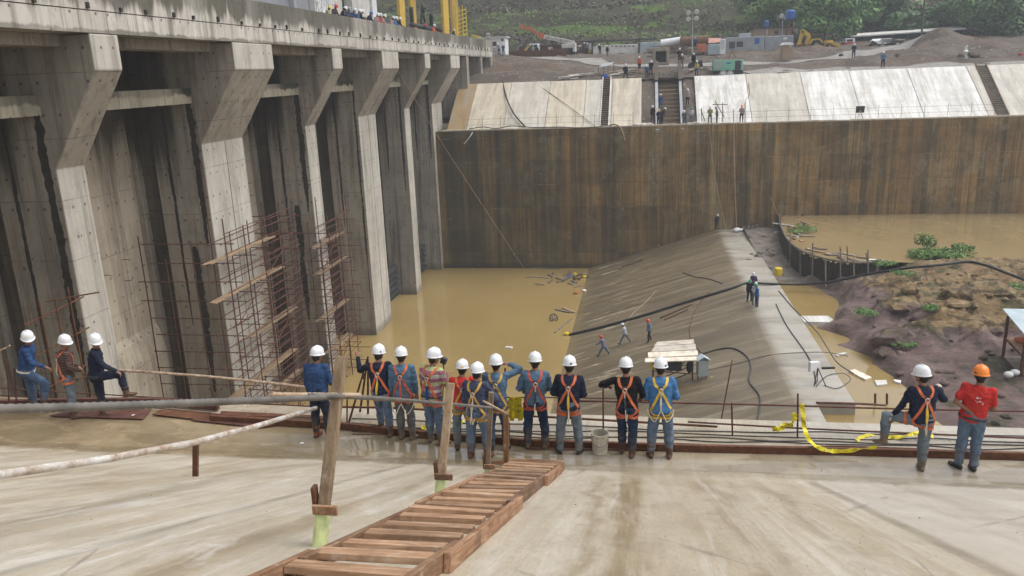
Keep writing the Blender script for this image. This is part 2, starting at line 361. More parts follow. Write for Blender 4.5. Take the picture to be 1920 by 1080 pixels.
    pud = n.math('MAXIMUM', n.math('MULTIPLY', pud, .75), n.math('MULTIPLY', n.math('MULTIPLY', wet, pz), n.ramp(n.noise(n.P((.5,1.2,1)), 1.4, 3), [(.36,0.),(.40,1.)])))
    mudl = n.math('MULTIPLY', n.math('MULTIPLY', wet, n.rng(x, -5.2, -7.5)), .75); col = n.mix(mudl, col, n.ramp(n.noise(n.P((.6,1.,1)), 1.5, 8, .75), [(.35,(.17,.115,.055,1)),(.65,(.36,.27,.155,1))]))
    col = n.mix(n.math('MULTIPLY', pud, .6), col, (.15,.115,.062,1))
    n.color(col); n.set(n.b.inputs['Specular IOR Level'], n.math('ADD', .35, n.math('MULTIPLY', n.math('MAXIMUM', pud, n.math('MULTIPLY', wet, .4)), .6)))
    r0 = n.ramp(n.noise(n.P((1,.5,1)), 2.5, 6), [(.3,.28),(.7,.52)])
    r = n.mix(wet, r0, n.ramp(n.noise(n.P((.8,1.4,1)), 2.2, 4), [(.35,.09),(.65,.3)]))
    r = n.mix(pud, r, (.03,.03,.03,1)); n.rough(r)
    h = n.math('MULTIPLY', n.noise(n.P((1,.6,1)), 16, 8, .75), n.math('SUBTRACT', 1.0, n.math('MULTIPLY', pud, .97)))
    n.bump(h, .28, .015); M['spill'] = n.mat
    # long sluice slope in the basin
    n = NT('apron_concrete', .5, .4)
    x = n.xyz(0)
    up = n.rng(n.math('ADD', x, n.math('MULTIPLY', n.math('SUBTRACT', n.noise(n.P((.4,.9,.4)), 1, 6), .5), 1.4)), 7.7, 8.8)
    low = n.ramp(n.noise(n.P((.07,.75,.07)), 1.1, 8, .72, .15), [(.3,(.085,.066,.038,1)),(.55,(.15,.117,.068,1)),(.75,(.215,.17,.105,1))])
    high = n.ramp(n.noise(n.P((.2,.5,.2)), .9, 8, .7), [(.3,(.31,.285,.24,1)),(.7,(.44,.415,.365,1))])
    mid = n.rng(x, 1.5, 8.2); low = n.mix(n.math('MULTIPLY', mid, .25), low, (.25,.205,.14,1)); col = n.mix(n.math('MULTIPLY', up, .9), low, high)
    wh = n.ramp(n.noise(n.P((.13,1.1,.13)), 1.3, 6, .68, .2), [(.55,0.),(.61,1.)])
    col = n.mix(n.math('MULTIPLY', wh, .4), col, (.34,.28,.19,1))
    wh2 = n.math('MULTIPLY', n.ramp(n.noise(n.P((.3,1.5,.3)), 1.0, 5, .7, .6), [(.58,0.),(.61,1.)]), n.rng(x, 2., -3.))
    col = n.mix(n.math('MULTIPLY', wh2, .8), col, (.48,.41,.29,1))
    dkk = n.ramp(n.noise(n.P((.09,.4,.09)), 1.2, 8, .74, .15), [(.47,0.),(.62,1.)])
    col = n.mix(n.math('MULTIPLY', dkk, .45), col, (.07,.056,.033,1))
    ln = n.math('MULTIPLY', n.line(n.math('ADD', n.xyz(1), n.math('MULTIPLY', n.noise(n.P(), .3), .4)), 3.1, .10), n.ramp(n.noise(n.P((.3,.3,.3)), .7, 4), [(.45,0.),(.65,.5)]))
    col = n.mix(ln, col, (.36,.32,.25,1))
    wl = n.rng(x, -4.6, -5.9); col = n.mix(n.math('MULTIPLY', wl, .7), col, (.2,.15,.07,1))
    n.color(col); n.rough(n.ramp(n.noise(n.P((.2,.9,.2)), 1.5, 6), [(.3,.28),(.7,.62)]))
    n.bump(n.noise(n.P((.5,1.4,.5)), 3, 8, .7), .1, .02); M['apron'] = n.mat
    # silt-laden water
    def water(name, c1, c2, sc, st):
        n = NT(name, .06, .5)
        n.color(n.mix(n.math('MULTIPLY', n.ramp(n.noise(n.P((1,.35,1)), .35, 7, .72, 1.), [(.55,0.),(.75,1.)]), .35), n.ramp(n.noise(n.P((1,.6,1)), .07, 7, .65), [(.32, tuple(q*.86 for q in c1[:3])+(1,)), (.68, c2)]), tuple(q*1.25 for q in c2[:3])+(1,)))
        n.bump(n.math('ADD', n.noise(n.P((1,1.6,1)), sc, 4, .55), n.math('MULTIPLY', n.noise(n.P((1,.5,1)), sc*.22, 3), .8)), st, .03); return n.mat
    M['water'] = water('silty_basin_water', (.285,.20,.075,1), (.325,.235,.095,1), 2.2, .22)
    M['water2'] = water('silty_pond_water', (.28,.205,.098,1), (.33,.245,.12,1), 1.6, .22)
    # earth
    n = NT('rubble_soil', .95, .15)
    col = n.ramp(n.noise(n.P(), .22, 8, .75), [(.3,(.085,.068,.055,1)),(.5,(.14,.115,.093,1)),(.7,(.205,.175,.145,1))])
    v = n.vor(n.P(), 1.7); col = n.mix(n.math('MULTIPLY', n.math('LESS_THAN', v, .26), n.ramp(n.noise(n.P(), 1.3, 4), [(.45,0.),(.6,.75)])), col, (.34,.31,.27,1))
    dk2 = n.ramp(n.noise(n.P(), 1.9, 8, .8), [(.54,0.),(.68,1.)]); col = n.mix(n.math('MULTIPLY', dk2, .6), col, (.06,.047,.033,1))
    rd = n.ramp(n.noise(n.P(), .09, 4), [(.52,0.),(.62,1.)]); col = n.mix(n.math('MULTIPLY', rd, .4), col, (.17,.105,.07,1))
    n.color(col); n.bump(n.noise(n.P(), 2.2, 9, .8), 1., .35); M['soil'] = n.mat
    M['road'] = simple('gravel_road', (.235,.22,.2,1), .95, .3, 1.2, bump=.5)
    n = NT('weathered_rock', .85, .25)
    P1 = n.noise(n.P(), .16, 5, .6, .6)
    pur = n.ramp(n.noise(n.P(), .7, 8, .75), [(.3,(.14,.093,.082,1)),(.55,(.225,.156,.138,1)),(.75,(.32,.25,.22,1))])
    tan = n.ramp(n.noise(n.P((1,1,2.5)), 1.1, 10, .84, 1.6), [(.30,(.065,.052,.025,1)),(.43,(.215,.145,.065,1)),(.55,(.37,.255,.125,1)),(.68,(.50,.43,.31,1))])
    org = n.ramp(n.noise(n.P(), 1.1, 8, .7), [(.3,(.22,.10,.055,1)),(.7,(.40,.24,.15,1))])
    xx = n.math('ADD', n.math('SUBTRACT', n.math('MULTIPLY', n.rng(n.xyz(2), -16.9, -15.5), .75), .0), n.math('MULTIPLY', n.math('SUBTRACT', P1, .5), 2.0))
    col = n.mix(n.rng(xx, .25, .5), pur, tan)
    om = n.math('MULTIPLY', n.ramp(n.noise(n.P(), .3, 6, .6, .5), [(.56,0.),(.64,1.)]), n.rng(n.xyz(0), 17, 22))
    col = n.mix(n.math('MULTIPLY', om, .75), col, org)
    gm = n.ramp(n.noise(n.P(), .42, 7, .7), [(.52,0.),(.60,1.)]); col = n.mix(n.math('MULTIPLY', gm, n.math('MULTIPLY', .7, n.rng(n.xyz(0), 13, 16))), col, (.055,.065,.02,1))
    cr = n.math('MULTIPLY', n.rng(n.math('ADD', n.vor(n.P((1,.7,1.6)), .42, 'DISTANCE_TO_EDGE'), n.math('MULTIPLY', n.math('SUBTRACT', n.noise(n.P(), 1.5, 6, .7), .5), .35)), .07, .0), n.rng(n.xyz(2), -17.2, -16.4)); col = n.mix(n.math('MULTIPLY', cr, .75), col, (.045,.033,.02,1))
    sp = n.ramp(n.noise(n.P(), 4, 8, .8), [(.6,0.),(.72,1.)]); col = n.mix(n.math('MULTIPLY', sp, .35), col, (.3,.27,.23,1))
    wt = n.rng(n.xyz(0), 15.2, 13.4); col = n.mix(n.math('MULTIPLY', n.math('MULTIPLY', wt, n.rng(n.xyz(1), 56, 64)), .8), col, n.ramp(n.noise(n.P(), .9, 7, .75), [(.35,(.14,.115,.085,1)),(.65,(.33,.305,.265,1))]))
    n.color(col); n.bump(n.math('ADD', n.noise(n.P((1,1,1.8)), 1.6, 10, .8, .5), n.math('MULTIPLY', n.vor(n.P((1,1.3,2)), 1.3), .5)), 1.0, .35); n.rough(n.ramp(n.noise(n.P(), 1.2, 4), [(.35,.5),(.65,.9)])); M['rock'] = n.mat
    n = NT('hill_ground', .95, .1)
    col = n.ramp(n.noise(n.P((1,1,1)), .13, 8, .75), [(.3,(.035,.034,.02,1)),(.5,(.06,.056,.034,1)),(.7,(.10,.09,.058,1))])
    gr = n.ramp(n.noise(n.P((.4,1.,2.2)), .16, 6, .62, .5), [(.53,0.),(.60,1.)]); col = n.mix(n.math('MULTIPLY', gr, .8), col, (.11,.18,.04,1))
    n.color(col); n.bump(n.noise(n.P(), 1.2, 9, .8), 1., .4); M['hill'] = n.mat
    def leaf(name, a, b, c):
        n = NT(name, .6, .3)
        oi = n.t.nodes.new('ShaderNodeNewGeometry').outputs['Random Per Island']
        col = n.ramp(oi, [(.0, a), (.5, b), (1., c)])
        col = n.mix(n.math('MULTIPLY', n.noise(n.P(), .35, 3), .5), col, a)
        n.color(col); return n.mat
    M['leaf1'] = leaf('leaf_dark', (0.037,0.085,0.027,1), (0.071,0.155,0.044,1), (0.126,0.236,0.071,1))
    M['leaf2'] = leaf('leaf_mid', (0.068,0.144,0.037,1), (0.119,0.254,0.059,1), (0.203,0.355,0.101,1))
    M['leaf3'] = leaf('leaf_bright', (0.070,0.130,0.025,1), (0.120,0.230,0.040,1), (0.200,0.310,0.080,1))
    M['scrub'] = leaf('leaf_scrub', (0.047,0.046,0.024,1), (0.095,0.085,0.054,1), (0.162,0.142,0.095,1))
    M['scrubg'] = leaf('leaf_grass', (0.092,0.151,0.034,1), (0.160,0.254,0.061,1), (0.236,0.355,0.092,1))
    M['bark'] = simple('bark', (.09,.07,.05,1), .9, .4, 4)
    # metals, timber and so on
    n = NT('rusty_steel', .75, .3)
    n.color(n.ramp(n.noise(n.P(), 7, 8, .75), [(.3,(.055,.022,.012,1)),(.55,(.12,.05,.025,1)),(.72,(.2,.095,.045,1))])); n.bump(n.noise(n.P(), 30, 5), .3, .005); M['rust'] = n.mat
    M['rustdk'] = simple('rusted_tube', (.10,.043,.032,1), .7, .45, 5)
    n = NT('grey_rebar', .55, .5)
    n.color(n.ramp(n.noise(n.P(), 6, 6), [(.3,(.075,.07,.062,1)),(.7,(.17,.155,.135,1))]))
    M['rebar'] = n.mat
    n = NT('rust_flaked_rebar', .7, .4); n.color(n.ramp(n.noise(n.P(), 9, 7, .75), [(.35,(.21,.11,.06,1)),(.5,(.37,.27,.18,1)),(.66,(.5,.45,.38,1))])); M['rebar2'] = n.mat
    n = NT('white_painted_pipe', .5, .4); n.color(n.ramp(n.noise(n.P((1,1,1)), 4, 8, .75), [(.38,(.25,.15,.09,1)),(.48,(.42,.36,.3,1)),(.62,(.58,.57,.55,1))])); M['whitepipe'] = n.mat
    def wood(name, a, b, c, ax, sc=1, tilt=0):
        n = NT(name, .75, .25)
        if tilt:
            g = n.t.nodes.new('ShaderNodeNewGeometry').outputs['Position']; vr = n.t.nodes.new('ShaderNodeVectorRotate'); vr.rotation_type = 'X_AXIS'; n.t.links.new(g, vr.inputs['Vector']); vr.inputs['Angle'].default_value = tilt; n._pos = vr.outputs[0]
        s = [16*sc]*3; s[ax] = 1.2*sc
        col = n.ramp(n.noise(n.P(tuple(s)), 1.2, 7, .65, .8), [(.3, a), (.52, b), (.72, c)])
        kn = n.math('LESS_THAN', n.vor(n.P(tuple(q*.13 for q in s)), 1.6), .1)
        col = n.mix(n.math('MULTIPLY', kn, .6), col, tuple(q*.4 for q in a[:3])+(1,))
        col = n.mix(n.math('MULTIPLY', n.ramp(n.noise(n.P(), 2.1, 7, .7), [(.48,0.),(.62,1.)]), .5), col, tuple(q*.6 for q in a[:3])+(1,))
        col = n.mix(n.math('MULTIPLY', n.ramp(n.noise(n.P(), 3.3, 8, .78), [(.56,0.),(.66,1.)]), .5), col, (.46,.40,.32,1))
        rnd = n.t.nodes.new('ShaderNodeObjectInfo').outputs['Random']; col = n.mix(1.0, col, n.ramp(rnd, [(0.,(.66,.68,.72,1)),(.5,(1.,.98,.96,1)),(1.,(1.22,1.2,1.2,1))]), 'MULTIPLY')
        n.color(col); n.bump(n.noise(n.P(tuple(s)), 2.5, 6), .5, .008); return n.mat
    M['wood_y'] = wood('timber_red_brown', (.14,.072,.038,1), (.255,.145,.083,1), (.40,.26,.165,1), 1, 1, math.atan(SLOPE))
    M['wood_x'] = wood('timber_tread', (.20,.112,.062,1), (.34,.21,.125,1), (.47,.335,.22,1), 0)
    M['wood_z'] = wood('timber_post', (.17,.115,.065,1), (.27,.195,.12,1), (.36,.275,.185,1), 2)
    M['wood_brown'] = wood('timber_post_brown', (.17,.08,.028,1), (.27,.14,.055,1), (.34,.19,.09,1), 2)
    M['plank'] = wood('scaffold_plank', (.19,.13,.075,1), (.32,.23,.14,1), (.46,.36,.24,1), 1)
    M['ply'] = wood('bleached_board', (.5,.42,.3,1), (.68,.62,.52,1), (.8,.76,.69,1), 0, .6)
    M['oldwood'] = wood('driftwood', (.12,.095,.065,1), (.22,.18,.13,1), (.34,.29,.23,1), 0, .6)
    M['lime'] = simple('lime_paint', (.52,.57,.27,1), .6, .25, 9)
    M['black'] = simple('black_rubber', (.02,.02,.02,1), .5, .3, 3)
    M['cable'] = simple('grey_cable', (.06,.058,.055,1), .6, .3, 3)
    M['yellow'] = simple('safety_yellow', (.62,.46,.02,1), .5, .2, 8)
    n = NT('caution_tape', .4, .4); tb = n.ramp(n.noise(n.P(), 11, 3, .6), [(.55,(.72,.6,.02,1)),(.6,(.09,.075,.01,1))]); n.color(n.mix(.55, (.72,.6,.02,1), tb)); M['tape'] = n.mat
    M['crane_yellow'] = simple('crane_yellow', (.52,.34,.055,1), .5, .15, 2)
    M['white'] = simple('white_paint', (.72,.73,.74,1), .5, .1, 3)
    M['offwhite'] = simple('offwhite_sheet', (.58,.57,.53,1), .6, .2, 1.5)
    M['deck_wall'] = simple('powerhouse_cladding', (.22,.23,.25,1), .6, .15, .4)
    M['grey_sheet'] = simple('grey_metal_sheet', (.33,.35,.37,1), .5, .2, 1.5)
    M['paleblue'] = simple('pale_blue_sheet', (.4,.47,.5,1), .5, .15, 1.5)
    M['blue'] = simple('blue_plastic', (.02,.09,.33,1), .45, .15, 2)
    M['red'] = simple('red_paint', (.42,.045,.03,1), .5, .2, 2)
    M['orange'] = simple('orange_paint', (.48,.13,.055,1), .5, .15, 2)
    M['tan'] = simple('tan_plastic', (.30,.22,.14,1), .6, .15, 2)
    M['green'] = simple('generator_green', (.19,.42,.31,1), .5, .12, 1.2)
    M['dkgrey'] = simple('dark_grey', (.05,.05,.052,1), .7, .3, 2)
    M['maroon'] = simple('maroon_sheet', (.11,.03,.03,1), .7, .3, 1.5)
    M['brownpipe'] = simple('rusty_brown_pipe', (.13,.065,.03,1), .8, .35, 1.5)
    M['bucket'] = simple('mud_stained_plastic', (.46,.42,.33,1), .6, .35, 7)
    M['glass'] = simple('dark_window', (.03,.035,.04,1), .1, .2, 1, spec=.6, bump=0)
    M['trash'] = simple('white_litter', (.7,.7,.68,1), .7, .15, 3)
    M['boxgrey'] = simple('electric_box_grey', (.30,.345,.34,1), .5, .12, 3)
    return M
M = build_materials()
EXPO=0.76; HAZE=0.001
# ================================================================ SETTING
def grid(name, mat, x0, x1, y0, y1, nx, ny, zf, smooth=True):
    mb = MB()
    vs = [V((lerp(x0,x1,i/nx), lerp(y0,y1,j/ny), zf(lerp(x0,x1,i/nx), lerp(y0,y1,j/ny)))) for j in range(ny+1) for i in range(nx+1)]
    fs = [(j*(nx+1)+i, j*(nx+1)+i+1, (j+1)*(nx+1)+i+1, (j+1)*(nx+1)+i) for j in range(ny) for i in range(nx)]
    mb.add(vs, fs)
    return struct(mb.build(name, mat, smooth=smooth, fixn=False))
def nz(x, y, f, s=0.): return noise.noise(V((x*f, y*f, s)))
def fbm(x, y, f, s=0., o=4):
    a = 0; k = 1
    for i in range(o): a += k*nz(x, y, f*2**i, s+i*7); k *= .5
    return a
# foreground slab: slope, platform and outer ledge in one solid profile
mb = MB()
prof = []
for i in range(0, 20): prof.append((lerp(-4, 11.4, i/19), slope_z(lerp(-4, 11.4, i/19))))
for k in (11.55, 11.7, 11.85, 12.05, 12.3): prof.append((k, Z_PLAT+max(0, (12.3-k))**2*.24+.0))
prof += [(12.8, Z_PLAT-.01), (13.3, Z_PLAT-.02), (14.2, Z_PLAT-.05), (14.25, Z_PLAT-.10), (14.25, -9.5), (10, -14), (-4, -14)]
xs = [-22, -12, -6, -3.9, -1, 2.6, 8, 16, 26]
rings = []
for xx in xs: rings.append([V((xx, y, z)) for y, z in prof])
mb.loft(rings)
spill = struct(mb.build('spillway_slab', M['spill']))
# small grit and chips scattered over the slab
mb = MB(); rg = random.Random(41)
for i in range(420):
    x = rg.uniform(-9, 6); y = rg.uniform(3.2, 12.9) if i % 3 else rg.uniform(11.6, 13.0); q = rg.uniform(.003,.008)*(1 if rg.random() < .9 else 1.8); c = V((x, y, slope_z(y)+q*.4 if y < 11.3 else Z_PLAT+q*.5+(.02 if y < 12.3 else 0)))
    vs = [c+V((rg.uniform(.6,1.3)*q*a, rg.uniform(.6,1.3)*q*b, rg.uniform(.4,1)*q*d)) for a, b, d in ((1,0,0),(-1,0,0),(0,1,0),(0,-1,0),(0,0,1),(0,0,-1))]
    mb.add(vs, [(0,2,4),(2,1,4),(1,3,4),(3,0,4),(2,0,5),(1,2,5),(3,1,5),(0,3,5)])
o = mb.build('grit', simple('grit_stone', (.3,.25,.18,1), .9, .4, 3), fixn=False); o['kind'] = 'stuff'
# basin slope with rounded crest and flat top, cut back near the viewer
mb = MB(); rings = []
for (Y, xe) in ((14.3, 9.1), (28, 9.1), (40.9, 9.1), (41.0, 11.05), (55, 11.0), (70, 10.95), (87.98, 10.9)):
    pr = [(-16, -24.9), (-9, -22.7), (-5.9, -21.72), (-2, -20.49), (2, -19.22), (5, -18.27), (7.4, -17.51), (8.0, -17.36), (8.25, -17.338), (8.5, -17.335), (xe, -17.34), (xe+.02, -17.5), (xe+.3, -26), (-16, -26)]
    rings.append([V((x, Y, z)) for x, z in pr])
mb.loft(rings); struct(mb.build('sluice_apron', M['apron']))
mb = MB(); mb.add([(-45,5,Z_BASIN),(-4,5,Z_BASIN),(-4,88.2,Z_BASIN),(-45,88.2,Z_BASIN)], [(0,1,2,3)]); struct(mb.build('basin_water', M['water']))
mb = MB(); mb.add([(8.8,10,Z_CHAN),(60,10,Z_CHAN),(60,80,Z_CHAN),(8.8,80,Z_CHAN)], [(0,1,2,3)]); struct(mb.build('channel_water', M['water']))
# cofferdam line and upper pond
COF = [at(x, y, Z=-15.75) for x, y in ((1461,404),(1464,425),(1476,450),(1500,470),(1530,482),(1565,490),(1600,494),(1632,493),(1650,488))]
COF = smooth_path(COF, 4)
mb = MB(); poly = [V((p.x+.03, p.y+.03, Z_POND)) for p in COF]+[V((80,58,Z_POND)), V((80,88.2,Z_POND)), V((COF[0].x,88.2,Z_POND))]
mb.add(poly, [tuple(range(len(poly)))]); struct(mb.build('pond_water', M['water2']))
# rock ground right of the sluice
CP = []
def cp(x, y, z): p = at(x, y, Z=z); CP.append((p.x, p.y, z))
for x, y in ((1528,545),(1546,600),(1588,650),(1636,690),(1698,735),(1726,790)): cp(x, y, -18.0)
for a in ((1600,570,-16.75),(1585,600,-17.1),(1640,625,-16.95),(1690,665,-17.1),(1740,700,-17.3),(1770,760,-17.6),
          (1640,520,-16.1),(1700,505,-15.5),(1760,498,-15.2),(1830,492,-15.0),(1900,500,-14.7),(1690,560,-15.6),(1720,540,-15.2),(1760,560,-15.0),
          (1700,600,-16.6),(1740,585,-15.3),(1800,555,-14.9),(1860,550,-14.7),(1740,620,-16.6),(1830,600,-15.7),(1900,590,-15.6),
          (1800,655,-16.8),(1870,630,-16.7),(1910,700,-17.1),(1850,720,-17.3),(1790,700,-17.2),(1900,800,-17.6),
          (1440,455,-17.2),(1420,433,-17.0),(1450,500,-17.55),(1490,520,-17.75),(1530,515,-17.3),(1600,518,-16.8),(1470,480,-17.3),(1465,440,-16.9)): cp(*a)
for x, y in ((1496,552),(1520,580),(1535,615),(1558,650),(1590,690),(1625,722),(1655,752),(1680,775),(1640,790)): cp(x, y, -18.75)
for p in ((11.6,45,-19.2),(11.7,60,-18.8),(12,35,-19.2),(12,25,-19.2),(20,22,-18.6),(35,22,-18),(30,76,-17.2),(20,75,-17.3),(40,74,-17.2),(50,76,-17.2),(17,82,-17.2),(30,86,-17.4),(50,60,-14.4),(60,45,-15),(60,70,-15.5),(45,68,-15.2)): CP.append(p)
def rockz(x, y):
    sw = 0; sz = 0
    for (a, b, c) in CP:
        d = (x-a)**2+(y-b)**2+.15; w = 1/d**1.9; sw += w; sz += w*c
    z = sz/sw
    am = min(1, max(0, (z+18.3)/1.2))*(1 if x > 11.6 else .3)
    md = min(1, max(0, (z+16.9)/.9))
    return z+am*(.26*fbm(x, y, .3, 3)+.10*abs(fbm(x, y, 1.1, 9)))-am*.1+md*(.55*(.30-abs(fbm(x+.35*y, y, .4, 4, 5)))+.5*(.25-abs(fbm(x*1.0+.3*y, y*.6, 1.0, 7, 4))))-md*.16
rock = grid('rocky_ground', M['rock'], 10.7, 62, 20, 88, 230, 250, rockz)
# upper ground
UP = []
def up(x, y, Y): p = at(x, y, Y=Y); UP.append((p.x, p.y, p.z))
for a in ((930,107,120),(1020,108,126),(1100,110,122),(1170,122,116),(1000,120,112),(1060,135,104),(960,135,104),(1130,140,101),(1200,133,106),(1230,122,110),(1300,120,110),(1360,117,113),
          (1330,108,120),(1400,104,122),(1450,101,123),(1500,90,128),(1400,96,132),(1100,104,136),(1230,103,136),(1000,104,140),(1470,120,108),(1550,112,110),(1600,110,108),(1600,96,118),(1640,90,124),(1700,96,116),
          (1600,85,132),(1700,80,134),(1757,57,117),(1730,78,116),(1790,66,118),(1840,78,116),(1900,92,114),(1700,104,108),(1800,104,108),(1900,104,108),(1760,95,110),(1850,95,110),(1300,132,101),(1450,128,101),(1600,126,101),(1750,119,101),(1880,114,101)): up(*a)
for X in range(-30, 75, 7): UP.append((X, 96.2, -1.3)); UP.append((X, 142, 2.6))
for X in (-60, -40, 70, 90): UP += [(X, 100, 0.5), (X, 125, 2)]
def upz(x, y):
    sw = 0; sz = 0
    for (a, b, c) in UP:
        d = (x-a)**2+(y-b)**2+.2; w = 1/d**2; sw += w; sz += w*c
    z = sz/sw
    k = min(1, max(0, (y-97)/4))
    rd = road_mask(x, y)
    return z+k*(1-rd)*(.30*fbm(x, y, .35, 5)+.35*abs(fbm(x, y, 1.0, 2)))
ROADC = [at(925,108,Y=122), at(1060,109,Y=121), at(1180,119,Y=113), at(1290,124,Y=108), at(1400,121,Y=109), at(1500,113,Y=111), at(1600,107,Y=113), at(1680,98,Y=119), at(1740,90,Y=124)]
ROADC = smooth_path([V((p.x, p.y, 0)) for p in ROADC], 8)
def road_mask(x, y):
    d = min((p.x-x)**2+(p.y-y)**2 for p in ROADC)**.5
    return max(0, min(1, (4.2-d)/1.6))
ground = grid('ground', M['soil'], -70, 100, 96.0, 150, 300, 120, upz)
mb = MB(); vs = []; fs = []
for i, p in enumerate(ROADC):
    t = (ROADC[min(i+1,len(ROADC)-1)]-ROADC[max(i-1,0)]).normalized(); q = V((-t.y, t.x, 0))
    for k in range(-4, 5):
        w = 2.3*k/4*(1+.2*nz(i*.3, k, 1.)); pp = p+q*w; vs.append(V((pp.x, pp.y, upz(pp.x, pp.y)+.07)))
for i in range(len(ROADC)-1):
    for k in range(8): fs.append((i*9+k, i*9+k+1, (i+1)*9+k+1, (i+1)*9+k))
mb.add(vs, fs); struct(mb.build('access_road', M['road'], smooth=True))
# strip of road along the slab top, right
mb = MB(); vs = []; fs = []; n = 40
for i in range(n+1):
    X = lerp(8.5, 75, i/n)
    for k, Y in enumerate((96.3, 97.2, 98.2, 99.2)): vs.append(V((X, Y+.4*nz(X, k, .3), upz(X, Y)+.05)))
for i in range(n):
    for k in range(3): fs.append((i*4+k, (i+1)*4+k, (i+1)*4+k+1, i*4+k+1))
mb.add(vs, fs); struct(mb.build('service_track', M['road'], smooth=True))
def hillz(x, y):
    t = y-141
    return 2.0+t*.42+1.2*fbm(x, y, .06, 4)*min(1, t/15+.2)+.5*fbm(x, y, .3, 8)*min(1, max(0, t/8))+(.9*math.sin(t*.42+.5*nz(x, y, .05))*min(1, t/10) if t > 0 else 0)
hill = grid('hillside', M['hill'], -170, 190, 138, 260, 160, 90, hillz)
# outer land, so that no edge of the world shows: one sheet under everything out to the horizon
mb = MB(); mb.add([(-900,-500,-28),(900,-500,-28),(900,1500,-28),(-900,1500,-28)], [(0,1,2,3)]); struct(mb.build('terrain', M['soil']))
# leaf clumps
def leafcloud(mb, c, r, n, size, flat=1.0, up=.4, rng=random):
    for i in range(n):
        while True:
            d = V((rng.uniform(-1,1), rng.uniform(-1,1), rng.uniform(-1,1)))
            if .02 < d.length <= 1: break
        d = d.normalized()*(d.length**.45)
        p = V(c)+V((d.x*r[0], d.y*r[1], d.z*r[2]))
        nrm = (d*1.2+V((rng.uniform(-1,1), rng.uniform(-1,1), rng.uniform(-.4,1)+up))).normalized()
        u = nrm.orthogonal().normalized(); u = Matrix.Rotation(rng.uniform(0,6.28), 3, nrm) @ u; w = nrm.cross(u)
        s = size*rng.uniform(.55,1.3)
        mb.add([p-u*s*.5, p+w*s*.32, p+u*s*.6, p-w*s*.32], [(0,1,2,3)])
def scrub(name, mat, pts, size, n, hh):
    mb = MB()
    for (x, y, z, s) in pts: leafcloud(mb, (x, y, z+hh*s*.5), (s*.9, s*.9, hh*s*.7), n, size*s**.5)
    o = mb.build(name, mat, fixn=False); o['kind'] = 'stuff'; return o
rs = random.Random(3); pts = []; ptg = []
for i in range(5200):
    y = 142+abs(rs.gauss(0, 1))*26; x = rs.uniform(-75, 95)
    if y > 225: continue
    g = nz(x*.4, y, .13, 2.)+.25*nz(x, y, .5, 5)
    (ptg if g > .12 else pts).append((x, y, hillz(x, y), rs.uniform(.5, 1.35)))
scrub('dark_scrub', M['scrub'], pts, .5, 9, .8)
scrub('green_scrub', M['scrubg'], ptg, .4, 8, .6)
# ================================================================ DAM
DX = -22.75; CX = -20.35
dam = thing('concrete_dam', 'long stained concrete dam with corbelled piers rising from muddy water on the left', 'dam', (DX, 60, Z_BASIN))
def pier(y0, y1, double=False):
    mb = MB()
    zb = -24; zk = -3.05; zc = .66; top = 1.98
    ch = .18
    # nose with corbel, chamfered along the near edge
    prof = [(-25.6, zb), (DX, zb), (DX, zk), (CX, zc), (CX, top), (-25.6, top)]
    mb.prism(prof, 1, y0, y1)
    mb.m = [1, 1]+[0]*6; mb.m[4] = 2  # sides darkest, corbel between: shade and dirt both put into the colour
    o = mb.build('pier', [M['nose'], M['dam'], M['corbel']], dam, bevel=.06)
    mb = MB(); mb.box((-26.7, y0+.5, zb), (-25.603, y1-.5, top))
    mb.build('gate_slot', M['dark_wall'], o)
    mb = MB(); mb.box((-27.6, y0+.02, zb), (-26.703, y1-.02, top))
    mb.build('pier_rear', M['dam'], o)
    if double:
        mb = MB(); ym = (y0+y1)/2+.15
        mb.box((DX, ym-.03, zb), (DX+.004, ym+.03, zk-.02)); mb.build('contraction_joint', M['bitumen'], o)
    return o
def pier_side(y0, zs):
    pass
PIERS = [(16.0, 20.3, True), (28.4, 30.1, False), (39.3, 43.8, True), (52.8, 54.6, False), (63.5, 67.9, True), (76.6, 78.5, False), (87.2, 91.6, True)]
P_OBJ = [pier(*p) for p in PIERS]
# pier sides facing along the dam carry shade as well as dirt in their colour: real seepage strips with ragged edges, 3 mm proud
def seep(parent, y, x, w, z0, z1, seed, mat='bitumen', thin=.5):
    rs = random.Random(seed); mb = MB(); n = max(10, int(abs(z1-z0)*7)); L = []; R_ = []
    for i in range(n+1):
        t = i/n; z = lerp(z0, z1, t)
        e = min(1, (1-t)*3.5, t*12+.35)
        a = w*(.6+.5*noise.noise(V((seed, z*.55, 1)))+.3*noise.noise(V((seed, z*3.1, 2)))+.2*noise.noise(V((seed, z*8, 2))))*(.3+.7*e); b = w*(.6+.4*noise.noise(V((seed, z*.6, 9)))+.35*noise.noise(V((seed, z*2.3, 4)))+.25*noise.noise(V((seed, z*6, 4))))*(.3+.7*e)
        L.append(V((x-a, y-.004, z))); R_.append(V((x+b, y-.004, z)))
    mb.add(L+R_, [(i, i+1, n+2+i, n+1+i) for i in range(n)])
    return mb.build('seepage_stain', M[mat], parent)
for k, (p, o) in enumerate(zip(PIERS, P_OBJ)):
    if k == 0: continue
    y = p[0]
    if k == 4: seep(o, y, DX-.28, .13, -.3, -18.4, 3+k)
    else: seep(o, y, DX-.42, .30 if k < 4 else .18, -.4, (-9.5, -13, -8.5, -9, -9, -11, -9)[k], 3+k)
    seep(o, y, -24.75, .14, -1.2, (-18, -19, -13, -11, -12, -9, -9)[k], 13+k)
    if k in (2, 3): seep(o, y, -24.0, .35, -8.5, -17, 33+k)
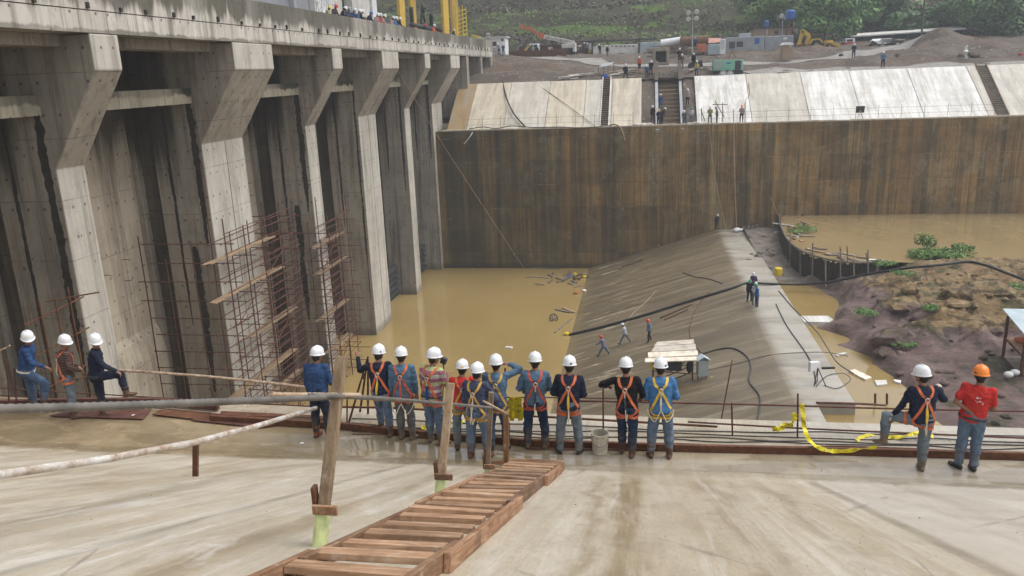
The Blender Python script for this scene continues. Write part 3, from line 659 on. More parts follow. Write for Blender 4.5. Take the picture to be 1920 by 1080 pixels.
# front stains
bay = [(20.3, 28.4), (30.1, 39.3), (43.8, 52.8), (54.6, 63.5), (67.9, 76.6), (78.5, 87.2)]
for i, (a, b) in enumerate(bay):
    deep = i >= 4
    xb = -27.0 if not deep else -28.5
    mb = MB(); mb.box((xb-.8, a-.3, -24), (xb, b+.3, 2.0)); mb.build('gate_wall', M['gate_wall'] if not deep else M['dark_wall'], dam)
    if not deep:
        # inclined draft-tube hood low in the bay, and a wet dark guide groove
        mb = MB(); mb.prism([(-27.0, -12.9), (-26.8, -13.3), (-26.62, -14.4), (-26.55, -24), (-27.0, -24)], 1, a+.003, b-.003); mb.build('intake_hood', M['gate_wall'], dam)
    mb = MB(); mb.box((-23.65, a+.003, -.95), (-22.95, b-.003, -.18)); mb.build('lintel_beam', M['lintel'], dam)
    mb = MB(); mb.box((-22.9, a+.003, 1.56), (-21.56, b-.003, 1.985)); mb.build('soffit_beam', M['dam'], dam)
    # dark opening columns behind the lintel
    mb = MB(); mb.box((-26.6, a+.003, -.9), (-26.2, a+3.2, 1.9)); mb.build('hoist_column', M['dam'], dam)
    if i >= 4:
        mb = MB(); mb.box((-25.1, a+.003, -23), (-24.75, b-.2, -18.6)); g = mb.build('stoplog_gate', M['dkgrey'], dam)
        mb = MB()
        for z in (-21.2, -20.6, -20, -19.4, -18.8): mb.box((-24.747, a+.25, z), (-24.45, b-.25, z+.13))
        mb.build('gate_rib', M['dkgrey'], g)
mb = MB(); mb.box((-40, 2, 2.0), (CX, 112.6, 2.79)); mb.build('deck_slab', M['parapet'], dam)
mb = MB(); mb.box((CX-.36, 2, 2.83), (CX+.01, 112.6, 4.15)); mb.build('parapet', M['parapet'], dam)
mb = MB(); mb.box((CX-.3, 2, 2.788), (CX-.035, 112.6, 2.832)); mb.build('parapet_joint', M['bitumen'], dam)
mb = MB(); mb.box((-24, 3, 2.793), (CX-.365, 112, 3.12)); mb.build('walkway', M['dam'], dam)
# lifting-bolt stubs along the joint
mb = MB(); rs = random.Random(5)
for i in range(46):
    y = 20+i*2.02+rs.uniform(-.4,.4); mb.box((CX, y, 2.86), (CX+.10, y+.13, 3.0+rs.uniform(0,.12)))
ob = mb.build('anchor_stub', M['bitumen'], dam); ob['kind'] = 'stuff'
# abutment fins at the far end
for (y0, y1, zb) in ((95.3, 96.5, -5.0), (104, 105, -2.6), (111, 112.4, -.4)):
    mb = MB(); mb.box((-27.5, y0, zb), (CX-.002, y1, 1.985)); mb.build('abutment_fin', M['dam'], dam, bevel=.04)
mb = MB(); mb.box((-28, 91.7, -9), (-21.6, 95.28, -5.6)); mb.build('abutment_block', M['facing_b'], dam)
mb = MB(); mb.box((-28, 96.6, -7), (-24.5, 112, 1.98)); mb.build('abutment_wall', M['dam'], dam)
# exposed bar stubs on the bay walls
mb = MB(); rs = random.Random(9)
for i in range(44):
    a, b = bay[rs.choice((0,1,1,1,2,2,3))]; y = rs.uniform(a+.5, b-.5); z = rs.uniform(-12, -1.5)
    mb.tube([(-27.0, y, z), (-26.65, y+.02, z+.01), (-26.55, y+.1, z+rs.uniform(-.15,.25))], .018, 5)
ob = mb.build('bar_stub', M['rustdk'], dam); ob['kind'] = 'stuff'
# ================================================================ FAR RETAINING WALL and sloped facing
rw = thing('retaining_wall', 'tall brown stained concrete retaining wall with rust and algae bands behind the basin', 'wall', (10, 88, Z_BASIN))
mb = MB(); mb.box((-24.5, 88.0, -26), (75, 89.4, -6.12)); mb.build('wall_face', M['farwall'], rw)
mb = MB()
for i in range(60):
    x = -22+i*1.6; h = .05+.05*nz(i*.7, 0, 3.)
    mb.box((x, 87.97+.02*nz(i, 1, 2.), -6.12), (x+1.595, 88.7, -6.03+h))
mb.build('wall_coping', M['facing_b'], rw)
fs_ = thing('concrete_slope', 'pale sloped concrete facing slabs above the brown retaining wall', 'embankment', (10, 88.6, -6.1))
def facing_panel(x0, x1, m, dz=0.0):
    mb = MB(); n = max(3, int((x1-x0)/1.2)); pts = []
    prof = [(88.55, -6.06), (88.9, -5.86), (92.5, -3.5), (96.0, -1.26), (96.35, -1.22), (96.4, -2.5), (89.4, -7.0), (88.55, -7.0)]
    mb.prism([(y, z+dz) for y, z in prof], 0, x0+.02, x1-.02)
    return mb.build('facing_slab', M[m], fs_, bevel=.03)
for k, (a, b, m) in enumerate(((-21.6,-19.4,'facing_rust'),(-19.4,-15.2,'facing_b'),(-15.2,-10.6,'facing_a'),(-10.6,-6.4,'facing_b'),(-6.4,-3.4,'facing_a'),(-3.4,-.1,'facing_b'),
        (5.75,11.4,'facing_c'),(11.4,17.25,'facing_a'),(17.25,22.4,'facing_c'),(22.4,28.4,'facing_c'),(28.4,34.4,'facing_c'),(34.4,41.5,'facing_a'),(41.5,48,'facing_a'),(48,56,'facing_c'),(56,66,'facing_a'))):
    facing_panel(a, b, m, .012*(k % 3))
# earth in the gap around the chute
def gapz(x, y):
    t = (y-88.5)/8; return lerp(-6.35, -1.35, t)+.25*fbm(x, y, .7, 3)
mb = MB(); nx, ny = 26, 26; vs = [V((lerp(-.2,5.85,i/nx), lerp(88.5,96.6,j/ny), gapz(lerp(-.2,5.85,i/nx), lerp(88.5,96.6,j/ny))-(1.0 if 1.75 < lerp(-.2,5.85,i/nx) < 4.25 else 0))) for j in range(ny+1) for i in range(nx+1)]
mb.add(vs, [(j*(nx+1)+i, j*(nx+1)+i+1, (j+1)*(nx+1)+i+1, (j+1)*(nx+1)+i) for j in range(ny) for i in range(nx)])
struct(mb.build('earth_bank', M['soil'], smooth=True))
# ground skirt under the upper sheet edge
mb = MB(); mb.box((-70, 96.42, -9), (100, 97, -1.9)); struct(mb.build('earth_cut', M['soil']))
# chute
ch = thing('stepped_chute', 'steep timber-stepped chute between pale side beams running down the bank', 'chute', (3, 88.5, -6.4))
def chz(y): return lerp(-6.55, -.75, (y-88.3)/9.3)
mb = MB(); mb.add([(1.75,88.3,chz(88.3)-.55),(4.25,88.3,chz(88.3)-.55),(4.25,97.6,chz(97.6)-.55),(1.75,97.6,chz(97.6)-.55)], [(0,1,2,3)])
mb.build('chute_floor', simple('wet_brown_form', (.07,.045,.026,1), .8, .4, 2), ch)
for x in (1.55, 4.2):
    mb = MB(); mb.beam((x, 88.0, chz(88.0)), (x, 95.8, chz(95.8)), .3, .5); mb.build('side_beam', M['grey_sheet'], ch)
    mb = MB(); mb.beam((x, 95.8, chz(95.8)+.1), (x, 98.2, chz(95.8)+2.2), .4, .8); mb.build('head_wall', M['dark_wall'], ch)
for i in range(12):
    y = 88.5+i*.66
    mb = MB(); mb.beam((1.74, y, chz(y)-.3), (4.0, y, chz(y)-.3), .10, .11); mb.build('crossbar', M['plank'], ch)
mb = MB(); mb.box((1.76, 97.2, chz(95.8)-.6), (4.0, 97.5, chz(95.8)+1.2)); mb.build('head_board', M['dam'], ch)
ib = thing('inlet_box', 'dark square concrete inlet box at the head of the stepped chute', 'concrete box', (2.6, 99.5, 0.3))
p = at(1239, 121, Y=99)
mb = MB()
z0 = p.z-.1; x0 = p.x
for lo, hi in (((-.95,0,0),(-.62,1.6,2.0)), ((.62,0,0),(.95,1.6,2.0)), ((-.617,0,0),(.617,1.6,.35)), ((-.617,0,1.6),(.617,1.6,2.0)), ((-.617,1.2,.353),(.617,1.6,1.597))): mb.box((x0+lo[0], 99+lo[1], z0+lo[2]), (x0+hi[0], 99+hi[1], z0+hi[2]))
mb.build('box_shell', M['dam'], ib, bevel=.04)
mb = MB(); mb.box((x0-.6, 100.0, z0+.36), (x0+.6, 100.15, z0+1.59)); mb.build('box_mouth', M['bitumen'], ib)
# ================================================================ FOREGROUND
# wooden ladder lying on the slope
ld = thing('wooden_ladder', 'long reddish timber step ladder lying on the concrete slope in front', 'ladder', (-1.7, 8, slope_z(8)))
SA = math.atan(SLOPE); sn = V((0, math.sin(SA), math.cos(SA)))   # slope normal leans towards +Y
def sl(x, y, h=0): return V((x, y, slope_z(y)))+sn*h
def board(x, y0, y1, w, h0, h1, m='wood_y'):
    mb = MB(); mb.beam(sl(x, y0, (h0+h1)/2), sl(x, y1, (h0+h1)/2), w, h1-h0, up=sn)
    return mb.build('stringer', M[m], ld, bevel=.006)
L0, R0 = -2.16, -1.31
ys = [1.6, 4.1, 6.7, 9.3, 11.8]
for i in range(4):
    board(L0+(.0 if i % 2 == 0 else .052), ys[i], ys[i+1]+(.25 if i < 3 else 0), .05, .0, .125)
ys2 = [1.4, 4.45, 7.05, 9.6, 11.8]
for i in range(4):
    board(R0+(.0 if i % 2 == 0 else .054), ys2[i], ys2[i+1]+(.45 if i < 3 else 0), .052, .0, .135)
rs = random.Random(2); y = 2.0; k = 0
while y < 11.75:
    mb = MB(); c = sl((L0+R0)/2, y, .092)
    c += sn*rs.uniform(-.012,.012); R = Matrix.Rotation(rs.uniform(-.04,.04), 3, 'Z') @ Matrix.Rotation(rs.uniform(-.015,.015), 3, 'Y') @ Matrix.Rotation(-SA+math.radians(2.5)+rs.uniform(-.03,.03), 3, 'X')
    w = (R0-L0)/2-.03
    q = rs.uniform(-.012,.012); mb.box((-w, -.082+q, -.024), (w-.0, .082+q, .024), R, c); mb.build('tread', M['wood_x'], ld, bevel=.005)
    y += .40+rs.uniform(-.015,.015); k += 1
mb = MB(); mb.beam(sl(L0, 11.86, .08), sl(R0+.05, 11.86, .08), .05, .17, up=sn); mb.build('end_board', M['wood_x'], ld, bevel=.006)
# guard posts beside the ladder
def post(base, top, w, d, sleeve, cleat, label, mat='wood_z'):
    t = thing('guard_post', label, 'post', base, 'timber guard posts beside the ladder')
    b = V(base); tp = V(top); ax = (tp-b).normalized()
    mb = MB(); mb.beam(b+ax*sleeve*.55, tp, w, d, up=(0,1,0)); mb.build('post_shaft', M[mat], t, bevel=.006)
    if sleeve:
        mb = MB(); mb.tube([b-ax*.06, b+ax*sleeve], w*.74, 14); mb.build('painted_sleeve', M['lime'], t)
    if cleat:
        mb = MB(); c = b+ax*sleeve
        mb.box((-w*.75, -d*.5-.032, .0), (w*1.75, -d*.5-.004, .075), None, c); mb.build('cleat', M['wood_y'], t, bevel=.004)
        mb = MB(); mb.box((-w*.5-.034, -d*.4, -.02), (-w*.5-.003, d*.4, .2), None, c); mb.build('side_cleat', M['rust'], t, bevel=.004)
    return t
pa = at_slope(599, 1024); pat = at(641, 668, Y=pa.y+.55)
post(pa, pat, .078, .09, .27, True, 'tallest leaning timber guard post with lime painted foot, nearest the ladder bottom')
pb = at_slope(824, 932); pbt = at(845, 718, Y=pb.y+.45)
post(pb, pbt, .085, .09, .23, True, 'middle leaning timber guard post with lime painted foot beside the ladder')
pc = at_slope(914, 893); pct = at(921, 735, Y=pc.y+.15)
post(pc, pct, .07, .07, .14, True, 'short slim timber guard post with lime foot near the ladder head')
pd = at(949, 866, Z=Z_PLAT); pdt = at(949, 776, Y=pd.y+.02)
t = post(pd, pdt, .085, .06, 0, False, 'brown flat timber post standing at the ladder head', 'wood_brown')
mb = MB(); q = at(945, 873, Z=Z_PLAT); mb.box((-.28, -.05, 0), (.18, .05, .05), None, q); tag(mb.build('timber_offcut', M['rust'], loc=q, bevel=.004), 'short dark timber offcut lying at the foot of the brown post', 'offcut')
# handrails on the posts
def bar(name, pts, r, mat, label, cat, group=None, n=10, ribbed=False):
    mb = MB(); P_ = smooth_path(pts, 8) if len(pts) > 2 else [V(pts[0]).lerp(V(pts[1]), i/10) for i in range(11)]
    if ribbed:
        L = sum((P_[i+1]-P_[i]).length for i in range(len(P_)-1)); m = int(L/.022); Q = []; R_ = []
        acc = 0; seg = 0
        for i in range(m+1):
            d = L*i/m
            while seg < len(P_)-2 and acc+(P_[seg+1]-P_[seg]).length < d: acc += (P_[seg+1]-P_[seg]).length; seg += 1
            sl_ = (P_[seg+1]-P_[seg]).length; Q.append(P_[seg].lerp(P_[seg+1], min(1, (d-acc)/sl_))); R_.append(r*(1.13 if i % 2 else .93))
        mb.tube(Q, R_, n)
    else: mb.tube(P_, r, n)
    o = mb.build(name, M[mat], loc=P_[0], smooth=True); return tag(o, label, cat, group)
h1 = at(646, 741, Y=pat.y-.12); h2 = at(925, 766, Y=pct.y-.06); h0 = at(-60, 769, X=-2.62); h05 = at(300, 757, Y=4.3)
ax_ = at(560, 742, Y=5.25)
bar('handrail_bar', [ax_+V((0,0,.0)), at(640,743,Y=pat.y-.13), at(780,752,Y=8.1), at(925,765,Y=pct.y-.07)], .019, 'rebar', 'ribbed grey rebar handrail between the tall post and the slim post', 'rail', ribbed=True)
bar('handrail_bar', [at(-80,770,Y=2.5), at(0,767,Y=2.62), at(150,763,Y=3.0), at(400,754,Y=3.8), at(655,743,Y=5.72)], .020, 'rebar', 'thick ribbed grey rebar handrail crossing the left foreground', 'rail', ribbed=True)
bar('handrail_bar', [at(510,740,Y=4.95), at(676,740.5,Y=5.66)], .017, 'rebar2', 'short flaky rust coloured bar tied across the tall post', 'rail', ribbed=True)
bar('handrail_bar', [at(906,752,Y=pct.y-.06), at(925,762,Y=pct.y-.05), at(953,777,Y=pdt.y)], .017, 'rebar2', 'short bar from the slim post to the brown post', 'rail')
# white pipe rail on the left with a stub leg
wp = thing('pipe_handrail', 'flaking white pipe handrail on the left slope with one rusty stub leg', 'rail', at_slope(366, 893))
mb = MB(); mb.tube([at(-70,905,Y=4.3), at(0,890,Y=4.75), at(200,860.5,Y=6.15), at(367,829,Y=7.75), at(480,799,Y=9.6), at(592,765,Y=12.3)], .036, 12); mb.build('pipe', M['whitepipe'], wp, smooth=True)
sb = at_slope(366, 893); stp = at(367, 829, Y=sb.y+.02)
mb = MB(); mb.beam(sb-V((0,0,.03)), stp, .07, .05, up=(0,1,0)); mb.build('leg', M['rust'], wp, bevel=.004)
# kerb channel along the platform edge
kc = thing('steel_kerb', 'long rusty steel channel laid along the outer edge of the wet platform', 'steel beam', (0, 13, Z_PLAT))
E_ = [at(x, y, Z=Z_PLAT) for x, y in ((395,789),(640,803),(800,820),(1000,836),(1300,846),(1600,852),(1950,862))]
for i in range(len(E_)-1):
    a, b = E_[i].copy(), E_[i+1].copy(); a.z = b.z = Z_PLAT+.055
    mb = MB(); d = (b-a).normalized(); mb.beam(a+d*.003, b-d*.003, .07, .13); mb.build('channel', M['rust'], kc, bevel=.006)
lk = thing('steel_kerb', 'dark steel channel along the platform edge behind the left workers', 'steel beam', (-10, 14, Z_PLAT))
E2 = [at(x, y, Z=Z_PLAT) for x, y in ((-60,762),(150,757),(290,757),(410,768))]
for i in range(3):
    a, b = E2[i].copy(), E2[i+1].copy(); a.z = b.z = Z_PLAT+.06; mb = MB(); mb.beam(a, b, .09, .13); mb.build('channel', M['rustdk'], lk, bevel=.006)
# loose plates and bars on the left floor
def plate(px, label, mat='rustdk', h=.02, z=Z_PLAT):
    mb = MB(); P_ = [at(x, y, Z=z) for x, y in px]; n = len(P_)
    vs = [p+V((0,0,.006)) for p in P_]+[p+V((0,0,h)) for p in P_]
    mb.add(vs, [tuple(reversed(range(n))), tuple(range(n, 2*n))]+[(i, (i+1) % n, n+(i+1) % n, n+i) for i in range(n)])
    return tag(mb.build('steel_plate', M[mat], loc=P_[0]), label, 'plate', 'plates and boards on the platform')
plate([(92,781),(132,770),(284,768),(268,787)], 'dark plate under the feet of the left workers')
plate([(285,778),(300,770),(396,775),(404,789),(380,789)], 'tan plate with dark edge right of the left workers', 'rust')
plate([(358,789),(398,778),(530,796),(490,803)], 'dark rusty plate lying in front of the kerb channel')
plate([(415,772),(410,782),(560,783),(640,790),(640,783)], 'thin rust red plate along the left kerb', 'rust')
bar('loose_bar', [at(0,741,Z=Z_PLAT+.02), at(300,766,Z=Z_PLAT+.02), at(500,786,Z=Z_PLAT+.03)], .012, 'rustdk', 'thin rusty bar lying on the platform behind the left workers', 'bar')
bar('loose_bar', [at(990,841,Z=Z_PLAT+.02), at(1290,843.5,Z=Z_PLAT+.02)], .014, 'rustdk', 'thin rusty bar lying behind the bucket and boots', 'bar')
bar('loose_bar', [at(1093,836,Z=Z_PLAT+.02), at(1286,843,Z=Z_PLAT+.02)], .012, 'rust', 'short rusty bar lying between the bucket and the right boots', 'bar')
# outer railing: bar posts and two bars
RY = 13.55
def rp(x, yb, yt, label):
    b = at(x, yb, Y=RY-.1); b.z = Z_PLAT-.06; tp = at(x+ (0 if x < 1400 else 2), yt, Y=RY-.1)
    mb = MB(); mb.tube([b, tp], .016, 8); return tag(mb.build('rail_post', M['rustdk'], loc=b), label, 'post', 'thin bar posts of the edge railing')
rp(1372, 858, 755, 'thin bar rail post between the right end worker and the tape post')
rp(1494, 845, 738, 'thin bar rail post carrying the yellow tape')
rp(1131, 800, 728, 'thin bar rail post the leaning worker rests on')
rp(947, 812, 690, 'thin dark bar post beside the yellow tape bundle')
rp(651, 800, 745, 'thin bar rail post left of the navy shirted worker')
rp(12, 745, 672, 'leftmost thin bar rail post at the frame edge')
rp(26, 745, 690, 'second thin bar rail post at the left frame edge')
bar('edge_rail', [at(1085,752,Y=RY), at(1300,756,Y=RY), at(1500,761,Y=RY), at(1700,767,Y=RY), at(1960,772,Y=RY)], .017, 'rustdk', 'upper thin edge rail bar crossing behind the right workers', 'rail')
bar('edge_rail', [at(1290,791,Y=RY+.1), at(1500,803,Y=RY+.05), at(1700,812,Y=RY+.05), at(1960,823,Y=RY)], .017, 'rustdk', 'lower thin edge rail bar on the right half', 'rail')
bar('edge_rail', [at(640,763,Y=RY), at(760,766,Y=RY), at(940,778,Y=RY), at(1050,783,Y=RY), at(1345,800,Y=RY+.1)], .022, 'rust', 'rusty pipe rail behind the legs of the middle workers', 'rail')
bar('edge_rail', [at(945,745,Y=RY), at(1140,747,Y=RY), at(1290,757,Y=RY+.05)], .012, 'rustdk', 'thin upper bar behind the middle workers', 'rail')
bar('edge_rail', [at(-40,725,Y=14.2), at(120,735,Y=14.1), at(400,752,Y=14), at(640,765,Y=RY)], .014, 'rustdk', 'low thin bar behind the left workers', 'rail')
bar('edge_rail', [at(222,694,Y=14), at(400,707,Y=13.9), at(585,727,Y=13.6)], .026, 'rebar2', 'pale rusty rail from the left worker knee to the blue jacket worker', 'rail', ribbed=True)
bar('edge_rail', [at(-40,668,Y=14), at(5,655,Y=14.1), at(18,648,Y=14.1)], .02, 'rebar2', 'pale rail end behind the leftmost worker', 'rail')
# tripod stand left of the middle group
tp_ = thing('survey_tripod', 'dark slim tripod stand at the edge left of the navy shirted worker', 'tripod', at(655, 800, Z=Z_PLAT))
hd = at(690, 668, Y=13.2)
for q in ((652,800),(690,775),(675,772)):
    mb = MB(); b = at(*q, Y=13.3 if q[0] < 660 else 13.9); mb.tube([b, b.lerp(hd, .55), hd], [.022,.02,.013], 8); mb.build('leg', M['rustdk'], tp_)
mb = MB(); mb.ell(at(682,705,Y=13.4), (.04,.04,.07)); mb.build('clamp', M['dkgrey'], tp_)
# hose and cable bundles on the ledge
rs = random.Random(4)
for k, (y0, dy, r, m) in enumerate(((797,0,.010,'cable'),(805,3,.009,'black'),(812,3,.012,'cable'),(818,4,.009,'black'),(825,3,.010,'rustdk'))):
    pts = []
    for i in range(14):
        x = 660+i*98; yy = y0+ (x-950)*.024*(1 if x > 950 else 3.0*.5)+rs.uniform(-3.6,3.6)
        p = at(x, yy, Z=Z_PLAT-.02+k*.004); pts.append(p)
    bar('cable', pts, r, m, ['grey hose along the outer ledge, farthest from the workers','thin black cable along the ledge just inside the farthest grey hose','thickest grey hose in the middle of the ledge','black cable along the ledge just inside the thickest hose','rust coloured hose along the ledge, nearest the steel kerb'][k], 'cable', 'cables along the ledge')
# bucket
bp = at(1125, 848, Z=Z_PLAT)
bk = thing('bucket', 'mud stained pale plastic bucket standing on the wet platform', 'bucket', bp)
def ringc(c, r, z, n=28): return [V((c.x+r*math.cos(6.2832*i/n), c.y+r*math.sin(6.2832*i/n), c.z+z)) for i in range(n)]
mb = MB(); mb.loft([ringc(bp,.10,.0), ringc(bp,.125,.003), ringc(bp,.131,.1), ringc(bp,.140,.27), ringc(bp,.149,.272), ringc(bp,.149,.285), ringc(bp,.142,.287), ringc(bp,.144,.33), ringc(bp,.152,.333), ringc(bp,.153,.365), ringc(bp,.142,.368), ringc(bp,.138,.33), ringc(bp,.118,.012)])
mb.build('bucket_shell', M['bucket'], bk, smooth=False)
mb = MB(); mb.tube([bp+V((-.15,0,.3))]+[bp+V((.155*math.cos(a), -.03-.12*math.sin(-a+3.1416)*.9, .3-.14*math.sin(a))) for a in (2.7,2.3,1.9,1.57,1.2,.8,.4)]+[bp+V((.15,0,.3))], .004, 6); mb.build('handle', M['rebar'], bk)
mb = MB(); mb.loft([ringc(bp,.13,.24), ringc(bp,.128,.245)]); mb.build('bucket_contents', M['soil'], bk)
# caution tape
def tape(name, px, w, label, Y=None, Z=None, across=V((0,0,1)), mat='tape', tw=0):
    P_ = [at(x, y, Y=yy) for x, y, yy in px]; P_ = smooth_path(P_, 6); n = len(P_); ac = []
    for i in range(n):
        t = (P_[min(i+1,n-1)]-P_[max(i-1,0)]).normalized(); a = V(across); a = (a-t*a.dot(t))
        if a.length < .15: a = V((1,0,0))
        ac.append(Matrix.Rotation(tw*math.sin(i*.9), 3, t) @ a.normalized())
    mb = MB(); mb.strip(P_, ac, w, .003); return tag(mb.build(name, M[mat], loc=P_[0]), label, 'tape', 'yellow caution tape on the railing')
tape('caution_tape', [(1503,757,13.4),(1506,780,13.35),(1509,805,13.3),(1520,828,12.9),(1545,843,12.55),(1580,846,12.5),(1615,842,12.52),(1645,838,12.55)], .075, 'long yellow caution tape hanging from the thin post and trailing on the floor', across=(1,0,.3), tw=.5)
tape('caution_tape', [(1607,827,13.35),(1622,817,13.6),(1650,820,13.6),(1690,819,13.5),(1722,812,13.5),(1750,818,13.5)], .085, 'yellow caution tape lying on the ledge behind the raised boot', across=(0,1,.3), tw=.4)
tape('caution_tape', [(1448,805,13.5),(1465,803,13.45),(1470,797,13.45),(1484,796,13.45),(1492,775,13.45)], .1, 'bunched yellow caution tape knotted left of the thin post', across=(0,.3,1), tw=.9)
tape('caution_tape', [(790,800,13.2),(820,806,13.25),(845,800,13.3),(870,790,13.3),(930,776,13.4)], .08, 'yellow caution tape lying on the ledge behind the middle workers', across=(0,1,.3), tw=.7)
# bundle of draped yellow tape
mb = MB(); rs = random.Random(8)
for k in range(7):
    x = 957+k*3.0; P_ = [at(x+rs.uniform(-3,3), y, Y=13.1-.03*k) for y in (744+k % 3*2, 758, 772, 784+rs.uniform(-3,5))]; P_ = smooth_path(P_, 4)
    mb.strip(P_, [V((1, rs.uniform(-.6,.6), 0))]*len(P_), .085, .004)
tag(mb.build('tape_bundle', M['tape'], loc=at(966,744,Y=13.1)), 'bundle of yellow caution tape hanging on the rail between two workers', 'tape')
mb = MB()
for k in range(4):
    P_ = smooth_path([at(905+k*11+rs.uniform(-4,4), y, Y=13.2) for y in (748, 762, 776)], 4)
    mb.strip(P_, [V((1, rs.uniform(-.6,.6), .2))]*len(P_), .07, .004)
tag(mb.build('tape_bundle', M['tape'], loc=at(905,748,Y=13.2)), 'small bunch of yellow tape glimpsed behind the striped shirt worker', 'tape')
# litter
for (x, y, l) in ((566,833,'crumpled white wrapper in the puddle left of the tall post'), (250,780,'small white scrap on the dark plate by the left workers'), (955,874,'small white scrap beside the ladder head')):
    q = at(x, y, Z=Z_PLAT); mb = MB(); mb.ell(q+V((0,0,.02)), (.035,.022,.010), Matrix.Rotation(.6,3,'Z'), 7, 5)
    for v in mb.v: v += V((nz(v.x*40, v.y*40, 1.), nz(v.y*40, v.x*40, 2.), nz(v.x*30, v.y*30, 3.)))*.012
    tag(mb.build('litter', M['trash'], loc=q), l, 'litter')
# ================================================================ SCAFFOLDS
def scaffold(label, ys, xs, z0, z1, step, side, planks, seed):
    rs = random.Random(seed)
    t = thing('scaffold', label, 'scaffold', (xs[0], ys[0], Z_BASIN), 'tube scaffolds around the piers')
    def tb_(n, a, b, r): mb = MB(); mb.tube([a, b], r, 6); mb.build(n, M['rustdk'], t)
    u = rs.uniform
    for y in ys:
        for x in xs: tb_('standard', (x+u(-.05,.05), y+u(-.06,.06), z0), (x+u(-.06,.06), y+u(-.08,.08), z1+u(-2.4,.6)+(4.0 if u(0,1) < .16 and x == xs[0] and len(ys) > 4 else 0)), .034)
    for (x, y) in side: tb_('standard', (x, y, z0), (x+.03, y, z1-1+u(-1, 1)), .034)
    z = z0+1.0; k = 0
    while z < z1-.6:
        for x in xs: tb_('ledger', (x-.04, ys[0]-u(.3,.8), z+u(-.06,.06)), (x-.04, ys[-1]+u(.3,.9), z+u(-.06,.06)), .029)
        tb_('guard_rail', (xs[-1]+.04, ys[0]-u(.2,.5), z+step*.5), (xs[-1]+.04, ys[-1]+u(.2,.6), z+step*.5+u(-.05,.05)), .024)
        for q, y in enumerate(ys):
            if q in (1, 2) and k % 2: continue
            xa = (side[-1][0]-u(.4,1.6)) if q in (0, len(ys)-1) else xs[0]-.5
            tb_('transom', (xa, y-.06, z-.06), (xs[-1]+u(.3,1.0), y-.06, z-.06+u(-.04,.04)), .029)
        z += step*u(.92,1.08); k += 1
    for (zp, ya, yb) in planks:
        for q, x in enumerate((xs[0]+.14, xs[0]+.40)):
            mb = MB(); mb.beam((x, ya+u(-.4,.4), zp+.01*q), (x, yb+u(-.4,.5), zp+u(-.10,.06)), .23, .045); mb.build('plank', M['plank'], t)
    for q in range(3): tb_('brace', (xs[-1]+.09, ys[0], z0+1+4.2*q), (xs[-1]+.09, ys[-1], z0+4.6+4.2*q), .026)
scaffold('larger rusty tube scaffold with plank decks around the wide second pier', [38.3, 40.3, 42.3, 44.5, 46.5], [-22.4, -21.55], Z_BASIN-.3, -7.4, 1.0, [(-23.6, 38.3), (-25.2, 38.3), (-26.6, 38.3), (-23.6, 46.5), (-25.6, 46.5)], [(-9.0, 37.2, 44.8), (-11.1, 37.4, 45.0), (-14.1, 40.2, 46.6), (-16.7, 37.2, 45.7), (-18.4, 41, 46.8)], 3)
scaffold('smaller rusty tube scaffold with plank decks around the slim third pier', [50.6, 52.4, 54.2, 55.9], [-22.4, -21.6], Z_BASIN-.3, -8.4, 1.0, [(-23.8, 50.6), (-25, 50.6), (-23.8, 55.9), (-25, 55.9)], [(-11.1, 50.4, 55.9), (-13.0, 50.2, 55.6), (-16.2, 50.0, 55.6), (-18.9, 51.4, 55.8)], 11)
t = thing('scaffold', 'partial rusty scaffold frame cut off by the left frame edge', 'scaffold', (-22.0, 26.6, Z_BASIN), 'tube scaffolds around the piers')
for (x, y) in ((-22.3, 25.6), (-21.6, 25.6), (-22.3, 27.2)):
    mb = MB(); mb.tube([(x, y, Z_BASIN), (x+.05, y, -7.5)], .036, 6); mb.build('standard', M['rust'], t)
for z in (-8.3, -9.6, -11, -12.4):
    mb = MB(); mb.tube([(-22.34, 24.8, z), (-22.34, 28.1, z+.15)], .032, 6); mb.build('ledger', M['rust'], t)
for z in (-7.8, -11.1):
    mb = MB(); mb.tube([(-22.5, 26.2, z), (-20.9, 27.2, z+.1)], .032, 6); mb.build('transom', M['rust'], t)
# ================================================================ BASIN DETAILS
def ap_z(x):
    pr = [(-16, -24.9), (-9, -22.7), (-5.9, -21.72), (-2, -20.49), (2, -19.22), (5, -18.27), (6.6, -17.78), (7.4, -17.55), (8.0, -17.41), (8.5, -17.35), (40, -17.34)]
    for (a, b), (c, d) in zip(pr, pr[1:]):
        if x <= c: return b+(d-b)*(x-a)/(c-a)
    return -17.34
def at_apron(x, y, h=0.0):
    r = ray(x, y); lo, hi = 20.0, 110.0
    for i in range(60):
        m = (lo+hi)/2; p = r*(m/r.y)
        if p.z > ap_z(p.x)+h: lo = m
        else: hi = m
    return r*(lo/r.y)
def aline(name, px, r, mat, label, cat, h=.05, group=None):
    return bar(name, [at_apron(x, y, h) for x, y in px], r, mat, label, cat, group, n=7)
def gline(name, px, r, mat, label, cat, z, group=None):
    return bar(name, [at(x, y, Z=zz) for (x, y), zz in zip(px, z)], r, mat, label, cat, group, n=7)
